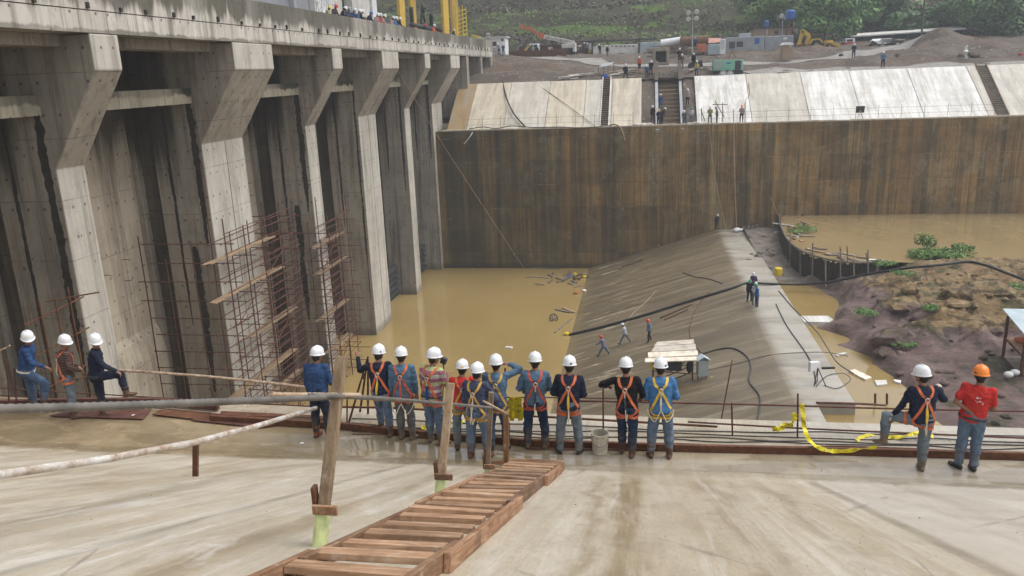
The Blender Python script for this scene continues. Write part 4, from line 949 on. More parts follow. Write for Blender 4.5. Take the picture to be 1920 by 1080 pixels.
# long black discharge hose
hz = [at_apron(x, y, .12) for x, y in ((1064,628),(1120,615),(1200,593),(1290,565),(1370,541),(1400,531))]
hz += [at(1440,532,Z=-17.2), at(1500,533,Z=-17.4), at(1545,530,Z=-17.1), at(1590,522,Z=-16.6), at(1640,512,Z=-16.0), at(1700,503,Z=-15.3), at(1760,497,Z=-14.95), at(1815,491,Z=-14.8), at(1850,498,Z=-14.7), at(1890,513,Z=-14.6), at(1935,530,Z=-14.5)]
bar('hose', hz, .10, 'black', 'thick black discharge hose running from the water across slope and rocks', 'hose', n=9)
aline('cable', ((1065,630),(1040,638),(1020,630),(1040,610),(1075,585)), .03, 'cable', 'thin looped line at the water edge by the hose end', 'cable', .06)
aline('cable', ((1230,545),(1212,565),(1185,590),(1172,610)), .025, 'rebar2', 'pale thin rope above the pulling man in white', 'cable', .06)
aline('cable', ((1330,545),(1302,585),(1293,620),(1300,645),(1318,663)), .022, 'rust', 'dull red hose curving down the slope to the plank roofed table', 'cable', .05)
aline('cable', ((1318,663),(1345,655),(1375,653),(1400,668),(1408,690),(1405,715),(1425,745),(1420,790)), .045, 'cable', 'grey cable bundle curving down the slope right of the table', 'cable', .06)
aline('cable', ((1280,510),(1300,518),(1330,523),(1355,532)), .03, 'black', 'short dark line on the slope above the hose', 'cable', .05)
aline('cable', ((1460,545),(1490,580),(1530,620),(1550,650),(1570,680),(1600,700)), .035, 'cable', 'dark cable crossing the crest toward the brown channel', 'cable', .05)
aline('cable', ((1455,570),(1475,610),(1510,660),(1525,690),(1530,720)), .035, 'cable', 'dark cable running down the pale crest', 'cable', .05)
aline('cable', ((1300,700),(1380,682),(1450,665),(1540,660),(1590,668)), .02, 'cable', 'thin cable running across the crest below the group', 'cable', .05)
aline('cable', ((1530,725),(1550,705),(1580,700),(1595,712),(1570,728),(1545,722)), .022, 'cable', 'loose black loops of cable on the lower crest', 'cable', .06)
aline('steel_bar', ((1166,500),(1204,488)), .05, 'rust', 'rusty bar lying on the upper slope', 'bar', .06)
aline('steel_bar', ((1238,596),(1298,570)), .05, 'rust', 'pale reddish bar lying on the slope above the walking man', 'bar', .06)
aline('steel_bar', ((1245,600),(1290,580)), .04, 'rustdk', 'shorter bar lying beside the reddish bar on the slope', 'bar', .06)
# leaning bar with clamp near the crest, lamp and tripod
lb = at_apron(1352, 790); bar('leaning_bar', [at(1350,800,Y=15.0), at(1373,675,Y=15.4)], .014, 'rustdk', 'thin rusty bar leaning upright beyond the edge rail', 'bar')
lp = thing('floodlight', 'white faced floodlight on a small stand at the foot of the pale crest', 'floodlight', at_apron(1535, 722))
q = at_apron(1535, 722)
for dx, dy in ((.35,-.2),(-.3,-.25),(.0,.4)):
    mb = MB(); mb.tube([q+V((dx,dy,.0)), q+V((-.1,0,1.0))], .025, 6); mb.build('leg', M['black'], lp)
mb = MB(); mb.prism([(-.35,-.3),(.3,-.22),(.3,.22),(-.35,.3)], 1, -.05, .16); mb.v = [q+V((-.25,0,1.1))+Matrix.Rotation(.5,3,'Z') @ p for p in mb.v]; mb.build('lamp_head', M['white'], lp, bevel=.02)
mb = MB(); mb.beam(q+V((.1,0,1.0)), q+V((.8,.1,1.0)), .1, .1); mb.build('bracket', M['black'], lp)
# plank roofed work table with pump and electric box
tb = at_apron(1262, 716)
wt = thing('work_shelter', 'rusty frame work shelter roofed with bleached boards on the slope', 'shelter', tb)
def TP(u, v, w): return tb+V((u, v, w))
cs = {}
zt = 1.75
for k, (u, v) in enumerate(((-1.25,-.5),(1.15,-.5),(1.15,.9),(-1.25,.9))):
    mb = MB(); g = TP(u, v, 0); g.z = ap_z(g.x); mb.beam(g, TP(u, v, zt), .09, .09, up=(0,1,0)); mb.build('leg', M['rustdk'], wt)
for (a, b) in (((-1.25,-.5,.9),(1.15,-.5,.75)), ((-1.25,.9,.8),(1.15,.9,.8)), ((-1.25,-.5,.85),(-1.25,.9,.85)), ((1.15,-.5,.8),(1.15,.9,.8)), ((-1.2,-.5,.2),(1.1,-.5,1.3)), ((0,-.5,.35),(1.1,-.5,.9)), ((-.2,.9,.3),(1.1,.9,1.3))):
    mb = MB(); mb.tube([TP(*a), TP(*b)], .035, 6); mb.build('rail', M['rust'], wt)
for k, (v0, v1, z0, z1, sk) in enumerate(((-.95,-.5,1.72,1.8,-.12),(-.48,.1,1.86,1.98,-.0),(.12,.75,2.02,2.16,.1),(.77,1.3,2.18,2.28,.18))):
    mb = MB(); L = -1.75+.18*k; Rr = 1.55-.08*k
    vs = [TP(L, v0, z0-.12), TP(Rr, v0, z0+.08), TP(Rr-.02, v1, z1+.08), TP(L+.25*(k>1), v1, z1-.12)]
    mb.add(vs+[p+V((0,0,.05)) for p in vs], [(3,2,1,0),(4,5,6,7),(0,1,5,4),(1,2,6,5),(2,3,7,6),(3,0,4,7)]); mb.build('roof_board', M['ply'], wt)
mb = MB(); mb.box((-.45,-.3,.85), (.5,.5,1.5), None, tb); mb.build('pump_housing', M['dkgrey'], wt, bevel=.03)
mb = MB(); mb.ell(TP(.95,-.55,1.25), (.2,.15,.42)); mb.build('hanging_coat', M['black'], wt)
mb = MB(); mb.ell(TP(-1.35,-.5,1.25), (.1,.1,.38)); mb.build('yellow_jug', M['yellow'], wt)
eb = thing('electric_box', 'grey electric box with a small gabled cap beside the work shelter', 'box', tb+V((1.75,-.7,0)))
q = tb+V((1.72,-.75,0)); q.z = ap_z(q.x)
mb = MB(); mb.box((-.32,-.22,.25), (.32,.22,1.25), Matrix.Rotation(.25,3,'Z'), q); mb.build('box_body', M['boxgrey'], eb, bevel=.015)
mb = MB(); mb.prism([(-.42,1.25),(0,1.5),(.42,1.25),(.42,1.29),(0,1.55),(-.42,1.29)], 1, -.3, .3); mb.v = [q+Matrix.Rotation(.25,3,'Z') @ p for p in mb.v]; mb.build('cap', M['paleblue'], eb)
for u in (-.25,.25):
    mb = MB(); mb.box((u-.03,-.03,-.05), (u+.03,.03,.25), None, q); mb.build('leg', M['rustdk'], eb)
mb = MB(); mb.tube([q+V((.5,-.1,.12)), q+V((.68,.0,.14))], .07, 8); tag(mb.build('plug', M['yellow'], loc=q), 'yellow cable plug lying beside the electric box', 'plug')
# floating wheel, debris, drums at the waterline
wl = at(1038, 596, Z=Z_BASIN+.25); wh = thing('fan_wheel', 'spoked black wheel half sunk in the brown basin water', 'wheel', wl)
RW = Matrix.Rotation(math.radians(25),3,'Z') @ Matrix.Rotation(math.radians(65),3,'X')
mb = MB(); mb.tube([wl+RW @ V((.36*math.cos(a), .36*math.sin(a), 0)) for a in [i*math.pi/10 for i in range(21)]], .05, 6, cap=False); mb.build('tyre', M['black'], wh)
for i in range(6):
    a = i*math.pi/3; mb = MB(); mb.beam(wl, wl+RW @ V((.35*math.cos(a), .35*math.sin(a), 0)), .07, .05); mb.build('spoke', M['dkgrey'], wh)
mb = MB(); mb.ell(wl, (.1,.1,.1)); mb.build('hub', M['grey_sheet'], wh)
def stick(px, w, h, mat, label, z=None, n='driftwood', cat='debris', Zs=None):
    a = at(*px[0], Z=(z or Z_BASIN)+.03); b = at(*px[1], Z=(Zs if Zs is not None else (z or Z_BASIN)+.05)); mb = MB(); mb.beam(a, b, w, h)
    return tag(mb.build(n, M[mat], loc=a), label, cat, 'floating timber and debris')
stick(((985,520),(1004,519)), .2,.08,'oldwood','small floating stick left in the far basin corner')
stick(((1003,519),(1030,522)), .25,.1,'oldwood','dark floating timber in the far basin corner')
stick(((1000,503),(1050,504)), .2,.1,'oldwood','long floating timber along the foot of the far wall')
stick(((1042,580),(1070,586)), .35,.12,'oldwood','floating board just above the spoked wheel')
stick(((1055,577),(1078,586)), .25,.12,'plank','pale board touching the slope above the spoked wheel')
stick(((1040,624),(1072,598)), .14,.12,'oldwood','long pole leaning from water to slope below the wheel')
stick(((948,651),(960,652)), .25,.1,'trash','small pale floating piece in the middle of the basin')
rs = random.Random(21)
for i in range(26):
    x = rs.gauss(1062, 20); y = 512+abs(rs.gauss(0, 1))*13
    p = at(x, y, Z=Z_BASIN+.05); a = rs.uniform(0, 3.14); L = rs.uniform(.3, 1.6); mb = MB()
    mb.beam(p-V((math.cos(a), math.sin(a), 0))*L/2, p+V((math.cos(a), math.sin(a), rs.uniform(0,.3)))*L/2, rs.uniform(.08,.3), rs.uniform(.05,.14))
    tag(mb.build('driftwood', M[rs.choice(['oldwood','oldwood','rustdk','dkgrey','oldwood'])], loc=p), 'piece of scrap timber in the debris heap at the far basin corner', 'debris', 'debris heap in the basin corner')
for x, y, m, l in ((1078,514,'yellow','yellow float at the water edge of the debris heap'),(1095,519,'yellow','yellow float on the slope beside the debris heap'),(1062,626,'yellow','pale yellow float at the end of the black hose'),(1066,518,'blue','crumpled blue sheet in the debris heap'),(1080,549,'orange','small red float below the debris heap'),(1095,545,'trash','white litter at the waterline below the debris heap')):
    p = at(x, y, Z=Z_BASIN+.12); mb = MB(); mb.ell(p, (.26,.2,.16), None, 9, 6); tag(mb.build('float', M[m], loc=p, smooth=True), l, 'float')
# guy line from the deck into the water, plumb pipe and ropes on the far wall
bar('guy_line', [at(745,130,X=CX+.1), at(835,278,Y=84), at(985,507,Z=Z_BASIN)], .022, 'rebar2', 'thin pale guy line slanting from the dam into the basin', 'cable')
bar('plumb_pipe', [at(1375,205,Y=87.6), at(1376,260,Y=87.7), at(1378,340,Y=87.75), at(1381,428,Y=87.6)], .04, 'rebar2', 'thin reddish pipe hanging down the far wall to the crest', 'pipe')
bar('rope', [at(1330,235,Y=87.9), at(1340,330,Y=87.6), at(1362,432,Y=86)], .022, 'rebar2', 'pale slack rope hanging down the far wall', 'cable')
bar('rope', [at(1445,370,Y=87.5), at(1460,405,Y=86.5)], .022, 'rebar2', 'short slack rope by the upper end of the cofferdam', 'cable')
# crest clutter
for k, (a, b) in enumerate((((1392,431),(1403,423)),((1398,432),(1412,424)),((1406,432),(1410,422)),((1412,431),(1418,422)),((1418,430),(1421,420)))):
    stick((a, b), .25, .1, 'oldwood', 'stack of boards leaning at the far end of the crest', z=-17.3, Zs=-16.7)
for (x, y, s, l) in ((1383,431,.5,'white sacks at the far end of the crest'),(1455,438,.45,'white sheet lying in the rubble near the cofferdam'),(1463,415,.4,'white scrap by the cofferdam upper end')):
    p = at(x, y, Z=-17.1); mb = MB(); mb.ell(p, (s*1.2,s*.7,s*.35), Matrix.Rotation(.4,3,'Z'), 8, 6)
    for v in mb.v: v += V((nz(v.x*4, v.y*4, 1.), nz(v.y*4, v.x*4, 2.), nz(v.x*3, v.z*3, 3.)))*.15
    tag(mb.build('sack', M['trash'], loc=p), l, 'sack')
p = at(1459,514,Z=-17.3); dr = thing('yellow_drum', 'small yellow drum on the mud beside the crest', 'drum', p)
mb = MB(); mb.loft([ringc(p,.3,-.1,14), ringc(p,.33,.05,14), ringc(p,.33,.5,14), ringc(p,.28,.55,14)]); mb.build('drum_shell', M['yellow'], dr)
# slab lying across the channel, floating sheets
def slab_px(name, px, z, h, mat, label, cat):
    P_ = [at(x, y, Z=z) for x, y in px]; n = len(P_); mb = MB()
    mb.add(P_+[p-V((0,0,h)) for p in P_], [tuple(range(n)), tuple(reversed(range(n, 2*n)))]+[(i, (i+1) % n, n+(i+1) % n, n+i) for i in range(n)])
    return tag(mb.build(name, M[mat], loc=P_[0]), label, cat)
slab_px('concrete_beam', ((1500,592),(1553,592),(1562,599),(1555,604),(1508,603)), -17.75, .5, 'facing_c', 'pale concrete beam lying across the brown channel', 'beam')
slab_px('floating_board', ((1591,695),(1603,692),(1634,707),(1622,711)), -17.9, .12, 'ply', 'pale board with rusty edge floating in the channel', 'board')
slab_px('floating_board', ((1640,713),(1662,712),(1664,720),(1644,722)), -17.92, .1, 'offwhite', 'grey broken board floating near the channel bank', 'board')
slab_px('floating_board', ((1675,711),(1690,713),(1688,718),(1678,715)), -17.9, .1, 'trash', 'small white scrap floating near the channel bank', 'board')
slab_px('floating_board', ((1566,664),(1584,660),(1588,662),(1570,667)), -17.92, .1, 'offwhite', 'narrow pale board floating along the channel', 'board')
bar('channel_bar', [at(1530,755,Z=-17.2), at(1610,757,Z=-17.2), at(1660,760,Z=-17.4)], .06, 'rustdk', 'dark bar at the near end of the crest over brown water', 'bar')
for x in (1641, 1663): bar('stub_post', [at(x,758,Z=-18.0), at(x,738,Y=at(x,758,Z=-18.0).y)], .06, 'rustdk', 'one of two dark stub posts standing in the near channel', 'post', 'stub posts in the channel')
# cofferdam
cd = thing('cofferdam', 'curved dark timber cofferdam wall holding back the upper brown pond', 'cofferdam', COF[len(COF)//2])
mb = MB(); rs = random.Random(6)
for i in range(len(COF)-1):
    a = COF[i]; b = COF[i+1]; m = max(2, int((b-a).length/.28))
    for k in range(m):
        p = a.lerp(b, (k+.08)/m); q = a.lerp(b, (k+.96)/m); h = rs.uniform(-.25,.12); d = (q-p).normalized(); nn = V((-d.y, d.x, 0))*.06
        vs = [p-nn+V((0,0,-2.6)), q-nn+V((0,0,-2.6)), q+nn+V((0,0,-2.6)), p+nn+V((0,0,-2.6))]; vs += [V((v.x, v.y, -15.7+h)) for v in vs]
        mb.add(vs, [(3,2,1,0),(4,5,6,7),(0,1,5,4),(1,2,6,5),(2,3,7,6),(3,0,4,7)])
mb.build('sheet_boards', simple('tarred_board', (.04,.032,.024,1), .8, .5, 4), cd)
mb = MB(); mb.tube([p+V((0,-.15,.1)) for p in COF], .09, 7); mb.build('top_rail', M['oldwood'], cd)
for i in range(0, len(COF), 3):
    p = COF[i]; mb = MB(); mb.tube([p+V((-.1,-1.3,-2.0)), p+V((0,-.1,.2+.9*(i % 2)))], .06, 6); mb.build('strut', M['oldwood'], cd)
rs = random.Random(31)
for i in range(46):
    t = rs.random()**1.2; p = COF[int(t*(len(COF)-1)*.85)]+V((rs.uniform(.2,2.6), rs.uniform(.2,2.4), 0)); p.z = Z_POND+.04; a = rs.uniform(.3,1.6); L = rs.uniform(.3,2.2)
    d = V((math.cos(a+1.6), math.sin(a+1.6), 0)); mb = MB(); mb.beam(p-d*L/2, p+d*L/2+V((0,0,.05)), rs.uniform(.08,.35), .08)
    tag(mb.build('driftwood', M[rs.choice(['oldwood','oldwood','oldwood','plank','trash','rustdk'])], loc=p), 'piece of floating timber and litter gathered behind the cofferdam', 'debris', 'debris behind the cofferdam')
for x, yb, yt in ((1577,492,462),(1590,493,460),(1626,492,474)): 
    b = at(x, yb, Z=-15.7); bar('stake', [b, at(x-2, yt, Y=b.y)], .05, 'oldwood', 'thin stake standing in the cofferdam edge at its near end', 'stake', 'stakes in the cofferdam')
# shelter at right edge
cn = at(1890, 690, Z=-17.0)
ct = thing('shelter_table', 'open rusty frame shelter with sheet metal roof and shelves at the right edge', 'shelter', cn)
A = at(1880,672,Z=-17.0); B = at(1913,708,Z=-17.2); dY = A-B; ex = V((dY.y, -dY.x, 0)).normalized()*2.2
hts = 2.55
Pn = [A, B, B+ex, A+ex]
for p in Pn: mb = MB(); mb.beam(p-V((0,0,.3)), p+V((0,0,hts)), .13, .13, up=(0,1,0)); mb.build('leg', M['rust'], ct)
for h in (.12, 1.25):
    mb = MB(); vs = [p+V((0,0,h)) for p in Pn]; mb.add(vs+[v+V((0,0,.05)) for v in vs], [(3,2,1,0),(4,5,6,7),(0,1,5,4),(1,2,6,5),(2,3,7,6),(3,0,4,7)]); mb.build('shelf', M['wood_x'] if h > 1 else M['oldwood'], ct)
    for i in range(4): mb = MB(); mb.beam(Pn[i]+V((0,0,h-.05)), Pn[(i+1) % 4]+V((0,0,h-.05)), .06, .08); mb.build('shelf_rail', M['rustdk'], ct)
ov = .35
R4 = [Pn[0]+(Pn[0]-Pn[2]).normalized()*ov, Pn[1]+(Pn[1]-Pn[3]).normalized()*ov, Pn[2]+(Pn[2]-Pn[0]).normalized()*ov, Pn[3]+(Pn[3]-Pn[1]).normalized()*ov]
mb = MB(); vs = [p+V((0,0,hts+.05+(.25 if i in (0,3) else 0))) for i, p in enumerate(R4)]; mb.add(vs+[v+V((0,0,.05)) for v in vs], [(3,2,1,0),(4,5,6,7),(0,1,5,4),(1,2,6,5),(2,3,7,6),(3,0,4,7)]); mb.build('roof_sheet', M['paleblue'], ct)
mb = MB(); mb.beam(vs[0].lerp(vs[3],.35)+V((.3,-.6,.1)), vs[0].lerp(vs[3],.9)+V((.3,-.6,.1)), .1, .06); mb.build('roof_batten', M['rustdk'], ct)
p = Pn[0].lerp(Pn[1],.3)+ex*.25+V((0,0,1.3)); mb = MB()
mb.ell(p+V((0,0,.14)), (.4,.28,.2), Matrix.Rotation(-.7,3,'Z'), 10, 7); tag(mb.build('harness_bundle', M['orange'], loc=p, smooth=True), 'orange harness bundle heaped on the shelter shelf', 'harness')
p = p+V((.32,-.55,.0)); mb = MB(); mb.ell(p+V((0,0,.12)), (.42,.25,.16), Matrix.Rotation(-.7,3,'Z'), 10, 7); tag(mb.build('dark_bag', M['black'], loc=p, smooth=True), 'dark bag lying beside the orange bundle on the shelf', 'bag')
for k, (x, y) in enumerate(((1891,703),(1903,699))):
    p = at(x, y, Z=-16.9); mb = MB(); mb.ell(p+V((0,0,.02)), (.26,.2,.18), None, 10, 7); tag(mb.build('white_sack', M['trash'], loc=p, smooth=True), ['white sack on the ground at the shelter near leg, left one','white sack on the ground at the shelter near leg, right one'][k], 'sack')
# green bush by the pond and tufts
def bush(name, c, r, n, size, mat, label, cat='bush', stem=True):
    t = thing(name, label, cat, c); mb = MB(); rs = random.Random(int(abs(c[0])*10)+n)
    for k in range(max(3, n//160)):
        o = V((rs.uniform(-.7,.7)*r[0], rs.uniform(-.7,.7)*r[1], rs.uniform(-.1,.4)*r[2])); q = rs.uniform(.35,.6)
        leafcloud(mb, V(c)+V((0,0,r[2]*.6))+o, (r[0]*q, r[1]*q, r[2]*q*1.1), 160, size, rng=rs)
    mb.build('foliage', M[mat], t, fixn=False)
    if name == 'grass_tuft': return t
    mb = MB()
    for k in range(5): mb.tube([V(c)-V((0,0,.3)), V(c)+V((rs.uniform(-.6,.6)*r[0], rs.uniform(-.6,.6)*r[1], r[2]*rs.uniform(.5,1.2)))], [.05,.02], 5)
    mb.build('stem', M['bark'], t)
    return t
bc = at(1762, 484, Z=Z_POND)
bush('shrub', bc, (2.5, 1.3, .55), 3600, .2, 'leaf3', 'bright green shrub growing at the edge of the upper pond')
bush('shrub', at(1735, 468, Z=Z_POND), (1.0, .8, 1.05), 700, .18, 'leaf3', 'taller sprig at the left end of the pond shrub')
bush('shrub', at(1812, 470, Z=Z_POND), (1.1, .7, .45), 500, .18, 'leaf3', 'small green clump at the right end of the pond shrub')
bush('grass_tuft', at(1500, 430, Z=-15.8), (1.3, 2.4, .25), 900, .16, 'leaf3', 'low grass patch behind the upper end of the cofferdam', 'grass tuft')
for k, (x, y, z, r, l) in enumerate(((1645,592,-16.7,.9,'green tuft at the left foot of the rock mound'),(1700,650,-17.0,.6,'green tuft low on the bank right of the channel'),(1690,515,-15.5,.8,'green tuft on the crest of the rocks below the hose'),(1740,580,-15.5,.6,'green tuft on top of the rock mound'),(1890,545,-14.9,.9,'green tuft on the far right rocks'),(1655,498,-15.7,.8,'green tuft at the cofferdam end'))):
    bush('grass_tuft', at(x, y, Z=z), (r*1.5, r*1.1, r*.35), 480, .13, 'leaf2', l, 'grass tuft')
# boulders
rs = random.Random(77)
def boulder(c, r, label, mat='rock', seed=0, group=None, flat=False):
    bm = bmesh.new(); bmesh.ops.create_icosphere(bm, subdivisions=2 if flat else 3, radius=1)
    for v in bm.verts:
        d = v.co.normalized(); k = 1+.3*noise.noise(d*1.3+V((seed*3.1,0,0)))+.2*noise.noise(d*2.6+V((0,seed,0)))+.1*noise.noise(d*5.3+V((0,0,seed)))
        k = round(k*9)/9*.5+k*.5
        v.co = V((d.x*r[0]*k, d.y*r[1]*k, d.z*r[2]*k))
    me = bpy.data.meshes.new('boulder'); bm.to_mesh(me); bm.free()
    if not flat: me.shade_smooth()
    me.materials.clear(); me.materials.append(M[mat])
    o = bpy.data.objects.new('boulder', me); COL.objects.link(o); o.location = c; return tag(o, label, 'boulder', group)
for k, (x, y, z, r, l) in enumerate(((1672,578,-16.7,(.9,1.1,.8),'largest mossy boulder on the left of the rock mound'),(1745,607,-16.7,(1.2,1.0,.75),'tan mossy boulder at the foot of the rock mound'))):
    boulder(at(x, y, Z=z), r, l, seed=k+1)
for k in range(16):
    x = rs.uniform(1665, 1900); y = rs.uniform(525, 612); p = at(x, y, Z=-15.6); s_ = rs.uniform(.5,1.3); p.z = rockz(p.x, p.y)-.1*s_
    boulder(p, (s_*1.3, s_, s_*.55), 'angular embedded rock on the tan and orange rock mound', 'rock', k+420, 'embedded rocks on the mound', True)
for k in range(70):
    x = rs.uniform(1640, 1915); y = rs.uniform(530, 760); p = at(x, y, Z=-16.5); s_ = rs.uniform(.08,.3); p.z = rockz(p.x, p.y)+.02
    boulder(p, (s_, s_*.9, s_*.65), 'broken stone lying on the rocky bank right of the channel', 'rock', k+120, 'broken stones on the rocky bank')
for k in range(40):
    x = rs.uniform(1400, 1480); y = rs.uniform(428, 525); p = at(x, y, Z=-17.3); s = rs.uniform(.12,.42)
    p.z = rockz(p.x, p.y)
    boulder(p, (s, s*.9, s*.6), 'small grey stone in the rubble between crest and cofferdam', 'rock', k+20, 'rubble stones by the cofferdam')
# ================================================================ FAR BANK
def rect(x0, y0, x1, y1, Y):
    a = at(x0, y1, Y=Y); b = at(x1, y1, Y=Y); c = at((x0+x1)/2, y0, Y=Y); d = at((x0+x1)/2, y1, Y=Y)
    return a.x, b.x, d.z, c.z
def fbox(name, mat, px, Y, dep, parent=None, dz=0., bevel=.0, y_in=0.):
    xa, xb, za, zb = rect(*px, Y); mb = MB(); mb.box((xa, Y+y_in, za-dz), (xb, Y+y_in+dep, zb))
    return mb.build(name, M[mat], parent, bevel=bevel) if parent is not None else mb
def far(name, label, cat, px, Y, group=None):
    xa, xb, za, zb = rect(*px, Y); return thing(name, label, cat, ((xa+xb)/2, Y, za), group)
def container(name, label, cat, px, Y, dep, mat, extras=(), roof=None, ribs=0):
    t = far(name, label, cat, px, Y); fbox('shell', mat, px, Y, dep, t, .5, .05)
    xa, xb, za, zb = rect(*px, Y)
    if ribs:
        mb = MB()
        for i in range(ribs): x = lerp(xa+.1, xb-.1, (i+.5)/ribs); mb.box((x-.06, Y-.05, za+.1), (x+.06, Y-.003, zb-.08))
        mb.build('wall_ribs', M[mat], t)
    if roof:
        mb = MB(); mb.box((xa-.25, Y-.3, zb+.003), (xb+.25, Y+dep+.2, zb+.12)); mb.build('roof', M[roof], t)
    for nm, m, q in extras: fbox(nm, m, q, Y-.07, .064, t)
    return t
t = container('white_cabin', 'white truck mounted cabin with a dark doorway beside the end of the dam', 'cabin', (897,71,948,97), 124, 3, 'white', [('doorway','dkgrey',(924,78,931,86)),('window','glass',(940,73,944,77))], 'white')
for x in (905, 921, 941):
    xa, xb, za, zb = rect(x-4, 96, x+4, 103, 124); mb = MB(); c = V(((xa+xb)/2, 124.2, (za+zb)/2)); mb.tube([c, c+V((0,.4,0))], .42, 14); mb.build('wheel', M['black'], t)
mb = MB(); a = at(925,92,Y=123.6); b = at(934,101,Y=123.4)
for i in range(3): p = a.lerp(b, i/2.); mb.box((-.5,0,0), (.5,.3,.05), None, p)
mb.build('steps', M['rustdk'], t)
def lamp_post(label, x, yb, yt, Y, heads, cat='lamp post', r=.06):
    b = at(x, yb, Y=Y); tp = at(x, yt, Y=Y); tp.x = b.x+(tp.x-b.x)*.3; t = thing('light_mast', label, cat, b)
    mb = MB(); mb.tube([b-V((0,0,.6)), tp], [r*1.3, r], 8); mb.build('pole', M['grey_sheet'], t)
    for dx, dz in heads:
        c = tp+V((dx, -.15, dz)); mb = MB(); mb.tube([c+V((0,.3,.1)), c+V((0,-.05,0)), c+V((0,-.12,-.03))], [.16,.34,.33], 12); mb.build('lamp_head', M['offwhite'], t)
    if len(heads) > 1:
        mb = MB(); mb.tube([tp+V((-.9,0,heads[0][1])), tp+V((.9,0,heads[0][1]))], .05, 6); mb.tube([tp+V((-.9,0,heads[-1][1])), tp+V((.9,0,heads[-1][1]))], .05, 6); mb.build('crossarm', M['grey_sheet'], t)
lamp_post('tall light mast with four round lamp heads standing before the grassy hillside', 1298, 92, 24, 122, [(-.62,.0),(.5,.1),(-.62,-.85),(.5,-.8)])
lamp_post('single round white lamp on a short post above the white cabin', 916, 86, 66, 123, [(0,0)])
lamp_post('white lamp on a thin mast beside the raised blue tank', 1467, 62, 30, 134, [(-.2,0),(.5,-.3)])
# sheet fence
t = far('sheet_fence', 'low rusty brown sheet pile fence along the edge of the upper yard', 'fence', (946,93,1062,104), 127)
xa, xb, za, zb = rect(946, 94, 1062, 104, 127); mb = MB(); n = 44
for i in range(n):
    x = lerp(xa, xb, i/n); mb.box((x, 127+.12*(i % 2), za-.6), (x+(xb-xa)/n*.96, 127.1+.12*(i % 2), zb+.1*nz(i, 0, 1.)))
mb.build('fence_sheets', M['brownpipe'], t)
mb = MB(); mb.beam((xa, 126.9, zb-.2), (xb, 126.9, zb-.2), .1, .1); mb.build('fence_rail', M['rust'], t)
# boom lift
t = far('boom_lift', 'boom lift with orange basket and jib and long pale boom reaching left over the yard', 'boom lift', (1055,80,1080,100), 131)
def fp(x, y, Y=131): return at(x, y, Y=Y)
mb = MB(); mb.beam(fp(1077,80.5), fp(1018,68.5), .55, .62, up=(0,0,1)); mb.build('boom', M['offwhite'], t, bevel=.04)
mb = MB(); mb.beam(fp(1020,69), fp(1010,64.5), .65, .8); mb.build('boom_end', M['orange'], t)
mb = MB(); mb.beam(fp(1012,65), fp(989,50.5), .3, .34); mb.beam(fp(1008,66), fp(988,54.5), .1, .12); mb.beam(fp(989,49), fp(987,56), .26, .3); mb.build('jib', M['orange'], t)
mb = MB()
a = fp(973,52.5); b = fp(987,54)
mb.beam(a, b, .9, .16)
for (p, q) in ((fp(974,52),fp(974.5,45)), (fp(979,52.5),fp(979,46)), (fp(984,53),fp(983,47)), (fp(974,45),fp(983,47)), (fp(974,48.5),fp(983,50)), (fp(974,45.5,131.9),fp(983,47,131.9)), (fp(974,52,131.9),fp(974.5,45,131.9))): mb.tube([p, q], .045, 5)
mb.build('basket', M['orange'], t)
fbox('turntable', 'offwhite', (1053,82,1075,90), 130.6, 2.2, t, 0, .08); fbox('counterweight', 'offwhite', (1074,80,1079,97), 130.4, 2.2, t, 0, .06); fbox('chassis', 'dkgrey', (1057,90,1077,100), 130.8, 2, t, .3, .05)
for x in (1060, 1073):
    c = fp(x, 98, 130.5); mb = MB(); mb.tube([c, c+V((0,.5,0))], .48, 14); mb.build('wheel', M['black'], t)
# lettering on the boom side
def text(body, a, b, h, mat, parent, name, off=.02, front=V((0,-1,0))):
    cu = bpy.data.curves.new(name, 'FONT'); cu.body = body; cu.size = 1; cu.extrude = .004; cu.align_x = 'LEFT'
    ob = bpy.data.objects.new('tmp', cu); COL.objects.link(ob); dg = bpy.context.evaluated_depsgraph_get(); me = bpy.data.meshes.new_from_object(ob.evaluated_get(dg)); bpy.data.objects.remove(ob); bpy.data.curves.remove(cu)
    xs = [v.co.x for v in me.vertices]; w = max(xs)-min(xs); x0 = min(xs)
    a = V(a); b = V(b); d = b-a; u = d.normalized(); n = front; up_ = n.cross(u).normalized()*-1
    if up_.z < 0: up_ = -up_
    for v in me.vertices: v.co = a+d*((v.co.x-x0)/w)+up_*(v.co.y*h)+n*(off+v.co.z)-wloc(parent)
    me.materials.clear(); me.materials.append(M[mat]); o = bpy.data.objects.new(name, me); COL.objects.link(o); o.parent = parent; WL[o.name] = wloc(parent); return o
text('JLG', fp(1022.5,71.2,130.72), fp(1031,73,130.72), .5, 'dkgrey', t, 'lettering')
text('ULTRA BOOM', fp(1033,73.3,130.72), fp(1064,79.5,130.72), .42, 'dkgrey', t, 'lettering')
